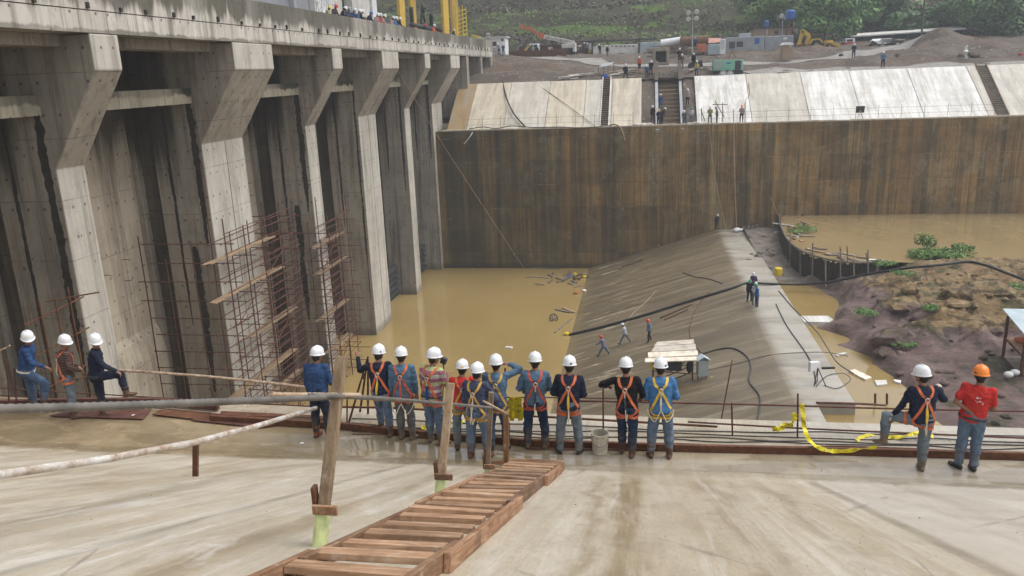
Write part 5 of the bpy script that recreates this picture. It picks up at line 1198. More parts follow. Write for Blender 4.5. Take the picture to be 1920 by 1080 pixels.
# small machines and shelters left of it
t = far('covered_machine', 'dark hooded machine under a tarpaulin at the left of the upper yard', 'machine', (972,82,996,97), 134)
mb = MB(); xa, xb, za, zb = rect(973, 82, 996, 97, 134); mb.prism([(xa,za),(xb,za),(xb-.3,zb-.2),((xa+xb)/2,zb),(xa+.8,zb-.2),(xa+.2,za+.9)], 1, 134, 136.5); mb.build('tarpaulin', M['dkgrey'], t, bevel=.1)
fbox('front_bumper', 'maroon', (974,92,984,97), 133.7, .3, t)
t = far('small_excavator', 'small yellow excavator arm beside the covered machine', 'excavator', (983,87,992,96), 133)
mb = MB(); mb.beam(at(984,96,Y=133), at(988,90,Y=133), .5, .4); mb.beam(at(988,90,Y=133), at(991,86.5,Y=133), .4, .35); mb.build('arm', M['crane_yellow'], t)
fbox('cab', 'dkgrey', (991,88,996,96), 133.2, 1.5, t); fbox('undercarriage', 'black', (987,95,996,98), 133.2, 1.6, t)
t = container('white_van', 'white parked van with dark windows behind the small excavator', 'van', (992,82,1009,92), 137, 2.2, 'white', [('windscreen','glass',(994,84,999,88)),('window','glass',(1001,84,1007,88))])
for x in (995, 1006):
    c = at(x, 92, Y=136.8); mb = MB(); mb.tube([c, c+V((0,.3,0))], .35, 12); mb.build('wheel', M['black'], t)
t = container('brown_hut', 'low brown hut with a dark flat roof under the boom', 'hut', (1013,86,1054,97), 135, 4, 'brownpipe', [('white_panel','white',(1028,88,1036,94)),('doorway','dkgrey',(1033,90,1035,94)),('maroon_panel','maroon',(1038,88,1050,97))], 'dkgrey')
t = container('maroon_container', 'dark maroon container with notices left of the long white wall', 'container', (1080,79,1094,104), 134, 4, 'maroon', [('notice','offwhite',(1083,85,1086,88)),('notice','offwhite',(1086,84,1090,88)),('notice','paleblue',(1083,91,1085,93))])
t = container('dark_shed', 'open dark shed bay with a yellow box between the maroon container and white wall', 'shed', (1094,80,1112,104), 136, 3, 'dkgrey', [('white_sheet','offwhite',(1104,80,1109,95)),('yellow_box','yellow',(1102,93,1108,99))], 'dkgrey')
t = container('long_shed', 'long white walled shed with a row of small dark vents under its eave', 'shed', (1112,84,1196,104), 133, 4, 'offwhite', [('vent','dkgrey',(1113+i*8.1,85.3,1117+i*8.1,87.3)) for i in range(10)], None, 0)
t = container('white_container', 'pale blue white container at the right end of the long white shed', 'container', (1200,79,1239,103), 132, 5, 'paleblue', [('seam','grey_sheet',(1218,80,1218.7,102))], None, 22)
t = far('long_roof', 'long dark thin roof spanning behind the white shed and containers', 'roof', (1076,74,1230,77), 139)
a = at(1074,78.5,Y=139); b = at(1232,72.5,Y=139); mb = MB(); mb.beam(a, b, 3.0, .14); mb.build('roof_sheet', M['dkgrey'], t)
for i in range(6): p = a.lerp(b, (i+.5)/6); mb = MB(); mb.tube([p, p-V((0,0,2.6))], .07, 6); mb.build('support', M['rustdk'], t)
def pipe_thing(label, a, b, r, mat):
    t = thing('large_pipe', label, 'pipe', a.lerp(b, .5)); mb = MB(); mb.tube([a, b], r, 18, cap=False)
    mb.tube([a, b], r*.9, 18, cap=False); mb.build('pipe_wall', M[mat], t, smooth=False)
    d = (b-a).normalized()
    for q in (a, b): mb = MB(); mb.tube([q-d*.06, q+d*.06], r*1.04, 18); mb.build('pipe_rim', M[mat], t)
    for s in (.2, .8): p = a.lerp(b, s); mb = MB(); mb.box((-.3,-r,-r-1.4), (.3,r,-r*.93), None, p); mb.build('cradle', M['oldwood'], t)
pipe_thing('large white pipe lying behind the timber pile', at(1240,82,Y=131), at(1276,76.5,Y=131), .6, 'white')
pipe_thing('large rusty brown pipe lying right of the white pipe', at(1276,79,Y=130), at(1327,75.5,Y=130), .72, 'brownpipe')
# timber pile
t = far('timber_pile', 'untidy pile of dark timber in front of the white container', 'timber pile', (1218,90,1300,101), 126); rs = random.Random(12)
for i in range(46):
    x = rs.uniform(1222, 1292); y = rs.uniform(90, 100); p = at(x, y, Y=126+rs.uniform(-1.2,1.2)); a = rs.gauss(0,.25); L = rs.uniform(1, 4.5)/2; mb = MB()
    mb.beam(p-V((math.cos(a),math.sin(a)*.7,rs.gauss(0,.12)))*L, p+V((math.cos(a),math.sin(a)*.7,rs.gauss(0,.12)))*L, .22, .12); mb.build('timber', M[rs.choice(['oldwood','brownpipe','oldwood','plank'])], t)
t = container('glazed_stall', 'pale blue panelled stall under the large pipes', 'stall', (1258,84,1290,92), 132, 2, 'paleblue', [('mullion','brownpipe',(1272,84,1273,92)),('mullion','brownpipe',(1280,84,1281,92))])
t = container('orange_crate', 'orange timber crate right of the light mast', 'crate', (1307,82,1324,91), 127, 2, 'orange')
t = container('pale_tank', 'pale blue open tank right of the orange crate', 'tank', (1327,83,1350,96), 127, 2, 'paleblue', [], None, 6)
t = far('pink_awning', 'pink orange awning roof above the pale blue tank', 'awning', (1328,72,1352,81), 129)
xa, xb, za, zb = rect(1328, 72, 1352, 81, 129); mb = MB(); mb.add([(xa,128.3,za),(xb,128.3,za+.1),(xb+.2,131,zb),(xa,131,zb+.1),(xa,128.3,za+.06),(xb,128.3,za+.16),(xb+.2,131,zb+.06),(xa,131,zb+.16)], [(3,2,1,0),(4,5,6,7),(0,1,5,4),(1,2,6,5),(2,3,7,6),(3,0,4,7)]); mb.build('awning_sheet', simple('awning_pink', (.42,.22,.17,1), .7, .2, 2), t)
for x in (xa+.1, xb-.1): mb = MB(); mb.tube([(x,128.5,za-2), (x,128.5,za)], .05, 6); mb.build('support', M['rustdk'], t)
t = container('louvred_panel', 'white louvred panel standing between the tank and the grey container', 'panel', (1350,73,1360,95), 126, .3, 'white', [('louvre','grey_sheet',(1351.5,75+i*3.6,1358.5,76+i*3.6)) for i in range(5)])
t = container('grey_container', 'long grey container with a dark opening and a blue panel left of the portable toilet', 'container', (1360,69,1432,97), 129, 4, 'grey_sheet', [('opening','dkgrey',(1367,78,1378,91)),('opening','dkgrey',(1381,78,1393,88)),('blue_door','blue',(1415,71,1424,82))], None, 26)
t = container('grey_container', 'second grey container with a white patch right of the blue panel', 'container', (1434,67,1487,88), 130, 4, 'grey_sheet', [('white_patch','white',(1469,70,1476,74))], None, 20)
t = container('beige_building', 'beige block building with a dark roof behind the grey containers', 'building', (1413,53,1484,67), 136, 6, 'tan', [('window','glass',(1452,58,1459,64)),('post','white',(1437.5,53,1438.5,66))], 'dkgrey')
t = container('roof_tank_box', 'pale roof box beside the beige building', 'box', (1386,62,1408,69), 133, 2, 'grey_sheet')
# blue tanks
def tank(label, px, Y, legs):
    xa, xb, za, zb = rect(*px, Y); r = (xb-xa)/2; c = V(((xa+xb)/2, Y, za)); t = thing('water_tank', label, 'tank', c)
    mb = MB(); mb.loft([ringc(c,r*.9,0,18), ringc(c,r,(zb-za)*.1,18), ringc(c,r*1.02,(zb-za)*.8,18), ringc(c,r*.9,(zb-za)*.86,18), ringc(c,r*.4,(zb-za)*.98,18), ringc(c,r*.38,(zb-za),18)]); mb.build('tank_shell', M['blue'], t, smooth=False)
    for k in range(4):
        a = k*1.57+.78; p = c+V((r*.8*math.cos(a), r*.8*math.sin(a), 0)); mb = MB(); mb.tube([p, p-V((0,0,legs))], .06, 6); mb.build('leg', M['rustdk'], t)
tank('blue raised water tank on legs in front of the large green tree', (1472,18,1491,36), 133, 3.0)
tank('smaller blue water tank on the beige building roof', (1433,38,1441,51), 137, .5)
# portable toilet
t = far('portable_toilet', 'tan portable toilet with a white domed roof beside the gravel road', 'toilet', (1466,83,1487,110), 112)
fbox('cabin', 'tan', (1466,84,1487,110), 112, 1.5, t, .1, .05); xa, xb, za, zb = rect(1465, 79.5, 1488, 84.5, 112)
mb = MB(); mb.prism([(xa,za),(xb,za),(xb-.1,za+.18),((xa+xb)/2+.3,zb),((xa+xb)/2-.3,zb),(xa+.1,za+.18)], 1, 111.85, 113.6); mb.build('roof', M['white'], t, bevel=.03)
fbox('sign', 'paleblue', (1480,84.5,1485,88), 111.96, .03, t); fbox('door', simple.__name__ and 'tan', (1469,87,1479,109), 111.97, .028, t)
# backhoe
t = far('backhoe', 'yellow backhoe loader with folded rear arm beside the big tree', 'backhoe', (1497,55,1570,88), 128)
def bh(x, y, Y=128): return at(x, y, Y=Y)
mb = MB(); mb.beam(bh(1497,86), bh(1505,57), .42, .5); mb.build('dipper_arm', M['crane_yellow'], t, bevel=.03)
mb = MB(); mb.beam(bh(1503,57), bh(1518,68), .42, .55); mb.beam(bh(1518,67), bh(1512,84), .45, .6); mb.build('main_boom', M['crane_yellow'], t, bevel=.03)
mb = MB(); mb.prism([(bh(1496,84).x,bh(1496,84).z),(bh(1507,80).x,bh(1507,80).z),(bh(1506,87).x,bh(1506,87).z),(bh(1499,88).x,bh(1499,88).z)], 1, 127.5, 128.5); mb.build('bucket_scoop', M['brownpipe'], t)
fbox('engine_hood', 'crane_yellow', (1545,76,1562,85), 127.4, 1.3, t, 0, .06)
mb = MB(); mb.beam(bh(1548,78,127.2), bh(1570,85,127.2), .3, .3); mb.beam(bh(1548,78,129), bh(1570,85,129), .3, .3); mb.build('loader_arm', M['crane_yellow'], t)
mb = MB(); mb.prism([(bh(1565,80).x,bh(1565,80).z),(bh(1572,80).x,bh(1572,82).z),(bh(1572,88).x,bh(1572,88).z),(bh(1564,88).x,bh(1564,88).z)], 1, 127, 129.4); mb.build('loader_bucket', M['crane_yellow'], t)
fbox('cab', 'glass', (1524,66,1542,80), 127.5, 1.4, t, 0, .05); fbox('cab_roof', 'brownpipe', (1522,63.5,1545,65.8), 127.4, 1.7, t)
mb = MB(); c = bh(1531,84,127); mb.prism([(c.x-1.0,c.z+.2),(c.x-.6,c.z+.85),(c.x+.4,c.z+.9),(c.x+.95,c.z+.3),(c.x+.7,c.z+.3),(c.x+.3,c.z+.7),(c.x-.5,c.z+.68),(c.x-.8,c.z+.2)], 1, 126.9, 127.6); mb.build('fender', M['crane_yellow'], t)
for x, y, r in ((1531,84.5,.62),(1556,87,.45)):
    c = bh(x, y, 127); mb = MB(); mb.tube([c, c+V((0,.45,0))], r, 16); w = mb.build('wheel', M['black'], t)
    mb = MB(); mb.tube([c-V((0,.01,0)), c+V((0,.1,0))], r*.5, 12); mb.build('rim', M['tan'], w)
# truck, long shed, scrap
t = far('red_truck', 'small red and white truck seen from the front beside the long low shed', 'truck', (1584,72,1603,87), 133)
fbox('cab', 'white', (1585,72,1603,80), 133, 2, t, 0, .08); fbox('front_panel', 'red', (1584,79,1602,87), 132.9, 2.2, t, 0, .06); fbox('windscreen', 'glass', (1588,73.5,1599,78), 132.93, .05, t)
for x in (1587, 1600):
    c = at(x, 87, Y=133.2); mb = MB(); mb.tube([c, c+V((0,.4,0))], .42, 12); mb.build('wheel', M['black'], t)
mb = MB(); mb.tube([at(1582,74,Y=132.8), at(1585,76,Y=132.8)], .1, 6); mb.build('mirror', M['dkgrey'], t)
t = far('low_shed', 'long low shed with a pale sheet roof running behind the dirt mound', 'shed', (1597,60,1810,86), 138)
a = at(1596,70,Y=138); b = at(1812,55,Y=138); a2 = a+V((.4,4,.45)); b2 = b+V((.4,4,.45))
mb = MB(); mb.add([a,b,b2,a2]+[p+V((0,0,.18)) for p in (a,b,b2,a2)], [(3,2,1,0),(4,5,6,7),(0,1,5,4),(1,2,6,5),(2,3,7,6),(3,0,4,7)]); mb.build('roof', M['offwhite'], t)
mb = MB(); mb.add([a+V((0,1.5,-2.4)), b+V((0,1.5,-2.4)), b+V((0,1.5,-.02)), a+V((0,1.5,-.02))], [(0,1,2,3)]); mb.build('back_wall', simple('dark_green_net', (.012,.04,.03,1), .8, .4, 1), t)
for i in range(9): p = a.lerp(b, i/8); mb = MB(); mb.tube([p+V((0,.2,0)), p+V((0,.2,-2.6))], .06, 6); mb.build('support', M['rustdk'], t)
rs = random.Random(17); t = far('scrap_heap', 'heap of pale scrap sheets and wreckage before the long low shed', 'scrap heap', (1632,74,1692,88), 128)
for i in range(30):
    p = at(rs.uniform(1636,1690), rs.uniform(75,87), Y=128+rs.uniform(-1,1)); R = Matrix.Rotation(rs.uniform(0,3),3,'Z') @ Matrix.Rotation(rs.uniform(-.9,.9),3,'X'); w = rs.uniform(.3,1.2); mb = MB()
    mb.box((-w,-w*.5,-.03), (w,w*.5,.03), R, p); mb.build('scrap_sheet', M[rs.choice(['offwhite','grey_sheet','white','dkgrey','oldwood'])], t)
# dirt mounds
def mound(label, c, rx, ry, h, seed):
    mb = MB(); n = 30; rings = []
    for j in range(14):
        q = j/13; ring = []
        for k in range(n):
            a = 6.2832*k/n; rr = 1-q; p = V((c.x+rx*rr*math.cos(a), c.y+ry*rr*math.sin(a), c.z-.6+(h+.6)*(q**.9)*(1 if q < .92 else .985)))
            p += V((nz(p.x,p.y,.7,seed), nz(p.y,p.x,.7,seed), nz(p.x,p.z,.8,seed)))*.35*(1-q*.6); ring.append(p)
        rings.append(ring)
    mb.loft(rings); return tag(mb.build('dirt_mound', M['soil'], loc=c, smooth=True), label, 'dirt mound')
def mpx(x0, x1, yb, yt, Y): xa, xb, za, zb = rect(x0, yt, x1, yb, Y); return V(((xa+xb)/2, Y, za)), (xb-xa)/2, zb-za
c, r, h = mpx(1712, 1806, 88, 52, 117); mound('tall pointed brown dirt mound before the long low shed', c, r, 4.5, h, 3)
c, r, h = mpx(1775, 1880, 96, 70, 116); mound('broader lower dirt mound right of the tall one', c, r, 4, h, 5)
# utility pole
t = thing('utility_pole', 'dark leaning utility pole in front of the bare hill patch', 'pole', at(1728,66,Y=137)); mb = MB(); mb.tube([at(1727,75,Y=137), at(1735,-14,Y=137)], [.16,.11], 8); mb.build('pole_shaft', M['bark'], t)
mb = MB(); mb.tube([at(1726,20,Y=137), at(1733,22,Y=137)], .06, 6); mb.build('bracket', M['bark'], t)
# standpipe with rocks
b = at(1811,111,Y=103); t = thing('standpipe', 'pale standpipe with a round valve on the rubble at the right', 'standpipe', b)
mb = MB(); mb.tube([b, at(1811,97,Y=103), at(1812,88,Y=103), at(1815,85,Y=103)], [.14,.13,.12,.1], 8); mb.build('pipe', M['offwhite'], t); mb = MB(); mb.ell(at(1811,97,Y=102.9), (.26,.26,.22)); mb.build('valve', M['white'], t)
for k, (x, y, s) in enumerate(((1802,105,.4),(1821,103,.45),(1829,105,.5),(1817,110,.3),(1838,108,.35),(1577,103,.25),(1682,103,.3),(1886,114,.3))):
    boulder(at(x, y, Y=104), (s, s*.8, s*.7), 'brown boulder in the rubble by the standpipe and road', 'soil', 200+k, 'boulders on the upper bank')
t = far('red_machine', 'red machine corner at the right frame edge above the pale slope', 'machine', (1911,100,1930,117), 104); fbox('body', 'red', (1912,99,1935,113), 104, 2, t, 0, .08); fbox('skid', 'dkgrey', (1910,112,1935,117), 103.9, 2.2, t, .2)
# generator on trailer
t = far('generator', 'mint green generator set on a twin wheeled trailer at the top of the slope', 'generator', (1337,112,1393,141), 97.5)
fbox('canopy', 'green', (1337,112,1393,132), 97.2, 1.9, t, 0, .04); fbox('chassis', 'dkgrey', (1338,132.3,1393,140), 97.4, 1.5, t, 0, .03)
fbox('louvre_panel', 'boxgrey', (1340,115,1354,130), 97.16, .035, t); fbox('louvre_panel', 'dkgrey', (1378,114,1389,131), 97.16, .035, t); fbox('door_panel', 'green', (1357,114,1375,131), 97.17, .026, t); fbox('sign', 'blue', (1362,117,1370,119.5), 97.14, .02, t)
for x in (1356, 1369):
    c = at(x, 138.5, Y=97.0); mb = MB(); mb.tube([c, c+V((0,.3,0))], .40, 16); w = mb.build('wheel', M['grey_sheet'], t); mb = MB(); mb.tube([c-V((0,.012,0)), c+V((0,.05,0))], .24, 14); mb.build('rim', M['offwhite'], w)
mb = MB(); mb.beam(at(1393,136,Y=97.8), at(1412,139,Y=97.8), .1, .1); mb.build('drawbar', M['dkgrey'], t)
t = thing('lifting_frame', 'thin timber A frame rising behind the green generator', 'frame', at(1375,112,Y=99.5))
for a, b in (((1365,113),(1373,93)),((1379,108),(1372,93))): mb = MB(); mb.beam(at(*a,Y=99.6), at(*b,Y=99.6), .1, .1); mb.build('leg', M['wood_brown'], t)
# compressor / small tractor by the chute
t = far('small_dumper', 'small grey dumper with a white canopy right of the chute head', 'dumper', (1292,104,1318,128), 103)
fbox('body', 'dkgrey', (1303,113,1317,126), 103, 1.6, t, 0, .06); fbox('canopy', 'offwhite', (1294,106,1306,109), 103, 1.3, t); fbox('seat_block', 'black', (1294,116,1303,124), 103.2, 1, t, 0, .05)
for x in (1295.5, 1304.5): mb = MB(); mb.tube([at(x,109,Y=103.1), at(x,120,Y=103.1)], .05, 6); mb.build('canopy_post', M['offwhite'], t)
for x in (1296, 1312): c = at(x,124,Y=102.8); mb = MB(); mb.tube([c, c+V((0,.4,0))], .4, 12); mb.build('wheel', M['black'], t)
# clutter left of the chute
t = far('blue_barrel', 'blue barrel at the head of the long ladder', 'barrel', (1127,139,1139,150), 97); xa, xb, za, zb = rect(1127,139,1139,150,97); c = V(((xa+xb)/2, 97, za)); mb = MB(); mb.loft([ringc(c,.33,0,14), ringc(c,.36,.3,14), ringc(c,.36,.55,14), ringc(c,.33,zb-za,14)]); mb.build('barrel_shell', M['blue'], t)
t = far('tarp_shelter', 'sagging grey tarpaulin shelter above the blue barrel', 'shelter', (1122,118,1150,133), 99)
mb = MB(); A_ = at(1122,127,Y=98.3); B_ = at(1140,124,Y=98.3); C_ = at(1151,117,Y=100.5); D_ = at(1132,120,Y=100.5); mb.add([A_,B_,C_,D_]+[p+V((0,0,.05)) for p in (A_,B_,C_,D_)], [(3,2,1,0),(4,5,6,7),(0,1,5,4),(1,2,6,5),(2,3,7,6),(3,0,4,7)]); mb.build('tarpaulin', M['grey_sheet'], t)
for p in (A_, B_, C_, D_): mb = MB(); mb.tube([p, p-V((0,0,1.3))], .05, 6); mb.build('pole', M['oldwood'], t)
rs = random.Random(19)
for k, (x, y) in enumerate([(rs.uniform(1060,1108), rs.uniform(136,146)) for i in range(16)]+[(rs.uniform(1145,1195), rs.uniform(128,148)) for i in range(16)]+[(rs.uniform(1278,1330), rs.uniform(118,145)) for i in range(12)]):
    p = at(x, y, Y=98.5+(146-y)*.16); p.z = upz(p.x, max(p.y, 96.3))+.12; a = rs.uniform(-.5,.9); L = rs.uniform(.5,1.6); mb = MB()
    mb.beam(p-V((math.cos(a),math.sin(a),.05))*L, p+V((math.cos(a),math.sin(a),.1))*L, .28, .08); tag(mb.build('board', M[rs.choice(['oldwood','ply','offwhite','oldwood'])], loc=p), 'loose board lying in the rubble above the pale facing', 'board', 'loose boards on the upper bank')
# ladders on the facing
def facez(Y): return lerp(-6.06, -1.24, (Y-88.55)/7.5)
def slope_ladder(label, x0, x1, w, n, mats):
    t = thing('slope_ladder', label, 'ladder', (x0, 88.6, -6)); 
    for s in (-w/2, w/2): mb = MB(); mb.beam((x0+s, 88.5, facez(88.5)+.1), (x1+s, 96.3, facez(96.3)+.1), .1, .14); mb.build('stringer', M[mats[0]], t)
    for i in range(n): q = (i+.5)/n; Y = lerp(88.5, 96.3, q); x = lerp(x0, x1, q); mb = MB(); mb.box((x-w/2+.055, Y-.11, facez(Y)+.1), (x+w/2-.055, Y+.11, facez(Y)+.19)); mb.build('rung', M[mats[1]], t)
xl = at(1133,235,Y=88.5).x; slope_ladder('long brown timber ladder up the pale facing under the blue barrel', xl, xl, .9, 26, ('offwhite','rust'))
x0 = at(1882,216,Y=88.5).x; x1 = at(1828,125,Y=96.3).x; slope_ladder('dark timber stair ladder slanting up the facing at the right', x0, x0+.2, 1.0, 26, ('brownpipe','oldwood'))
# wall top railings
def top_rail(label, x0, x1, n, h=1.1):
    t = thing('wall_railing', label, 'railing', ((x0+x1)/2, 88.4, -6.0)); 
    for i in range(n+1): x = lerp(x0, x1, i/n); mb = MB(); mb.tube([(x, 88.35, -6.1), (x+.05*nz(i, 1, 3.), 88.35, -6+h*1.25)], .016, 5); mb.build('rail_post', M['rustdk'], t)
    for q in (.45, 1.0): mb = MB(); mb.tube([(lerp(x0, x1, i/30), 88.35, -6+h*q+.05*nz(i, q, 2.)) for i in range(31)], .011, 5); mb.build('rail', M['cable'], t)
top_rail('thin bar railing along the wall top left of the chute', -19.5, -1.0, 9)
top_rail('thin bar railing along the wall top right of the chute', 6.2, 34.8, 13)
# poles and braces beside the chute foot
for k, (a, b) in enumerate((((1316,227),(1315,202)),((1322,227),(1314,205)),((1354,228),(1355,192)),((1358,220),(1341,190)),((1336,196),(1364,196)),((1397,229),(1397,193)))):
    bar('scaffold_pole', [at(*a,Y=88.3), at(*b,Y=88.4)], .04, 'rustdk', 'thin scaffold pole on the wall top right of the chute', 'pole', 'scaffold poles at the chute foot', 6)
bar('hose', [at(1397,195,Y=88.4), at(1399,186,Y=89.2), at(1405,178,Y=91), at(1404,160,Y=94), at(1404,138,Y=97)], .03, 'rust', 'thin orange hose climbing the facing below the generator', 'hose')
bar('hose', [at(943,150,Y=96.8), at(945,165,Y=95.2), at(952,190,Y=92.3), at(965,215,Y=90.2), at(985,238,Y=88.5)], .085, 'black', 'thick black hose curving down the left facing', 'hose')
bar('hose', [at(1140,237,Y=88.3), at(1150,233,Y=88), at(1162,238,Y=87.6), at(1168,250,Y=87.55), at(1171,263,Y=87.6)], .085, 'tan', 'pale hose spilling over the wall top', 'hose')
bar('cable', [at(x, y, Y=88.0) for x, y in ((880,242),(905,238),(930,241),(960,236),(1000,239),(1050,238),(1090,240),(1130,237))], .05, 'cable', 'dark cable along the left wall top', 'hose')
bar('rope', [at(1150,197,Y=92), at(1185,192,Y=92.4), at(1205,186,Y=93)], .03, 'rust', 'thin red rope sagging left of the chute', 'cable')
bar('cable', [at(1003,155,Y=96), at(1060,195,Y=92), at(1115,236,Y=88.5)], .03, 'cable', 'thin dark cable slanting over the left facing', 'cable')
bar('cable', [at(870,270,Y=87.8), at(885,250,Y=87.9), at(888,232,Y=90), at(884,215,Y=95)], .06, 'offwhite', 'pale cable bundle by the dam abutment', 'cable')
t = thing('lamp_panel', 'dark floodlight panel on a thin stand on the wall top at right', 'floodlight', at(1613,225,Y=88.4)); mb = MB(); p = at(1613,205,Y=88.5); mb.box((-.42,-.06,-.35), (.42,.06,.35), Matrix.Rotation(.3,3,'X'), p); mb.build('panel', M['glass'], t, bevel=.02)
for x in (1608, 1619): mb = MB(); mb.tube([p, at(x,224,Y=88.4)], .03, 5); mb.build('leg', M['grey_sheet'], t)
rs = random.Random(23)
for k in range(22):
    x = rs.choice([rs.uniform(1185,1225), rs.uniform(1280,1320)]); p = at(x, rs.uniform(229,238), Y=88.3); s = rs.uniform(.12,.35); p.z = -6.0
    boulder(p, (s*1.4, s, s*.6), 'pale rubble lump at the foot of the chute', 'facing_a', 300+k, 'rubble lumps at the chute foot')
# ================================================================ ON THE DAM DECK
t = thing('powerhouse', 'tall grey powerhouse building with pale columns on the dam deck', 'building', (-30, 66, 2.8))
mb = MB(); mb.box((-40, 30, 2.795), (-27.0, 73.5, 24)); mb.build('wall', M['deck_wall'], t)
for y in (38, 46, 54, 62): mb = MB(); mb.box((-26.995, y, 2.795), (-26.6, y+.5, 24)); mb.build('column', M['grey_sheet'], t)
mb = MB(); mb.box((-26.995, 66, 2.795), (-26.4, 72, 24)); mb.build('wall_panel', M['offwhite'], t)
mb = MB(); mb.box((-26.99, 74, 5.6), (-26.2, 79, 24)); mb.build('door_panel', M['offwhite'], t)
mb = MB(); mb.box((-26.9, 79.2, 2.795), (-26.0, 80.6, 24)); mb.build('end_column', M['white'], t)
mb = MB(); mb.box((-39, 73.55, 2.795), (-27.1, 79.1, 24)); mb.build('rear_wall', M['dkgrey'], t)
for px, Yq in ((600, 58.5), (621, 60.5)):
    t = thing('lattice_mast', 'white lattice mast on the dam deck, %s of the pair by the crowd' % ('left' if px == 600 else 'right'), 'mast', (-24, Yq+4, 2.8)); c = at(px, 8, Y=Yq+3)
    for k in range(4):
        a = k*1.57+.78; mb = MB(); mb.tube([(c.x+.4*math.cos(a), c.y+.4*math.sin(a), 2.795), (c.x+.4*math.cos(a), c.y+.4*math.sin(a), 12)], .05, 5); mb.build('chord', M['white'], t)
    mb = MB()
    for k in range(14):
        z = 2.9+k*.62; s = 1 if k % 2 else -1
        for q in (-.28,.28): mb.tube([(c.x-.28*s, c.y+q, z), (c.x+.28*s, c.y+q, z+.62)], .035, 5); mb.tube([(c.x+q, c.y-.28*s, z), (c.x+q, c.y+.28*s, z+.62)], .035, 5)
    mb.build('lacing', M['white'], t)
t = thing('gantry_crane', 'tall yellow gantry crane standing on the dam deck', 'crane', (-24, 90, 2.8))
def cleg(xa, xb, X):
    a = at(xa, 60, X=X); b = at(xb, 60, X=X); return a.y, b.y
for xa, xb, X in ((751,762,-21.5),(832,843.5,-21.5),(772,783,-26.8),(849,862,-26.8)):
    ya, yb = cleg(xa, xb, X); w = yb-ya
    mb = MB(); yb = ya+(yb-ya)*.75; v = [(X-.12,ya,2.795),(X+.12,ya,2.795),(X+.12,yb,2.795),(X-.12,yb,2.795),(X-.2,ya-.5,15),(X+.2,ya-.5,15),(X+.2,yb+.3,15),(X-.2,yb+.3,15)]
    mb.add(v, [(3,2,1,0),(4,5,6,7),(0,1,5,4),(1,2,6,5),(2,3,7,6),(3,0,4,7)]); mb.build('leg', M['crane_yellow'], t, bevel=.05)
mb = MB(); mb.box((-22.3,70,15.003), (-20.8,128,17)); mb.build('girder', M['crane_yellow'], t)
mb = MB(); mb.box((-27.6,70,15.003), (-26,128,17)); mb.build('girder', M['crane_yellow'], t)
mb = MB(); c = at(860, 40, X=-25.5); rs = random.Random(3)
for k in range(11):
    z = 2.8+k*.55; mb.tube([(c.x-.4,c.y,z), (c.x+.6,c.y+2.4,z+.55)], .06, 5); mb.tube([(c.x-.4,c.y+2.4,z), (c.x+.6,c.y,z+.55)], .06, 5)
for a in ((-.4,0),(.6,0),(-.4,2.4),(.6,2.4)): mb.tube([(c.x+a[0],c.y+a[1],2.8), (c.x+a[0],c.y+a[1],9.2)], .08, 6)
mb.build('access_ladder', M['yellow'], t)
c = at(868, 60, X=-23.5); mb = MB()
for k in range(6): mb.tube([(-22.3, c.y+k*1.3, 2.8), (-22.3, c.y+k*1.3, 4.9)], .06, 5)
for z in (3.8, 4.9): mb.tube([(-22.3, c.y, z), (-22.3, c.y+6.5, z)], .05, 5)
mb.build('platform_rail', M['yellow'], t)
t = thing('derrick', 'dark triangular lattice frame behind the crane on the dam deck', 'frame', at(793,50,X=-24)); mb = MB(); a = at(791,8,X=-24.5); 
for x in (784, 802):
    b = at(x, 48, X=-24.5); b.z = 2.8; mb.tube([b, a], .11, 6)
for q in (.2,.4,.6,.8):
    l = at(784,48,X=-24.5); r = at(802,48,X=-24.5); l.z = r.z = 2.8; mb.tube([l.lerp(a,q), r.lerp(a,q)], .07, 5); mb.tube([l.lerp(a,q), r.lerp(a,min(1,q+.2))], .06, 5)
mb.build('lattice', M['black'], t)
for k, (x, yt) in enumerate(((773,14),(809,26))):
    b = at(x, 48, X=-23.5); tp = at(x, yt, X=-23.5); o = bar('steel_post', [V((b.x,b.y,2.8)), V((b.x,b.y,tp.z))], .22, 'black', 'dark steel post on the dam deck, %s one' % ('left' if k == 0 else 'right'), 'post')
bar('steel_beam', [at(771,46,X=-22.5), at(834,58,X=-22.5)], .2, 'dkgrey', 'dark beam lying along the dam deck between the crane legs', 'beam')
# ================================================================ TREES
def tree(c, r, h, mat, label, seed, n=3000, size=.6, group='trees on the far hillside'):
    rs = random.Random(seed); t = thing('tree', label, 'tree', c, group); c = V(c)
    mb = MB(); top = c+V((rs.uniform(-.4,.4), 0, h*.55)); mb.tube([c-V((0,0,.8)), c.lerp(top,.5)+V((.15,0,0)), top], [.32,.24,.15], 7)
    cl = []
    nb = 11+int(r[0]*1.2)
    for k in range(nb):
        a = rs.uniform(0, 6.28); q = rs.uniform(.25,.9); zz = rs.uniform(.3, .92); sh = math.sqrt(max(.05, 1-((zz-.5)/.55)**2))
        p = c+V((math.cos(a)*r[0]*q*sh, math.sin(a)*r[1]*q*sh, h*zz)); cl.append(p)
        s = c+V((0,0,h*rs.uniform(.25,.5))); mb.tube([s, s.lerp(p,.55)+V((0,0,.3)), p], [.11,.07,.03], 5)
    mb.build('trunk', M['bark'], t)
    mb = MB()
    for p in cl:
        q = rs.uniform(.3,.52); leafcloud(mb, p, (r[0]*q, r[1]*q, h*.19*rs.uniform(.7,1.3)), int(n*1.7)//nb, size, up=.6, rng=rs)
    mb.build('crown', M[mat], t, fixn=False)
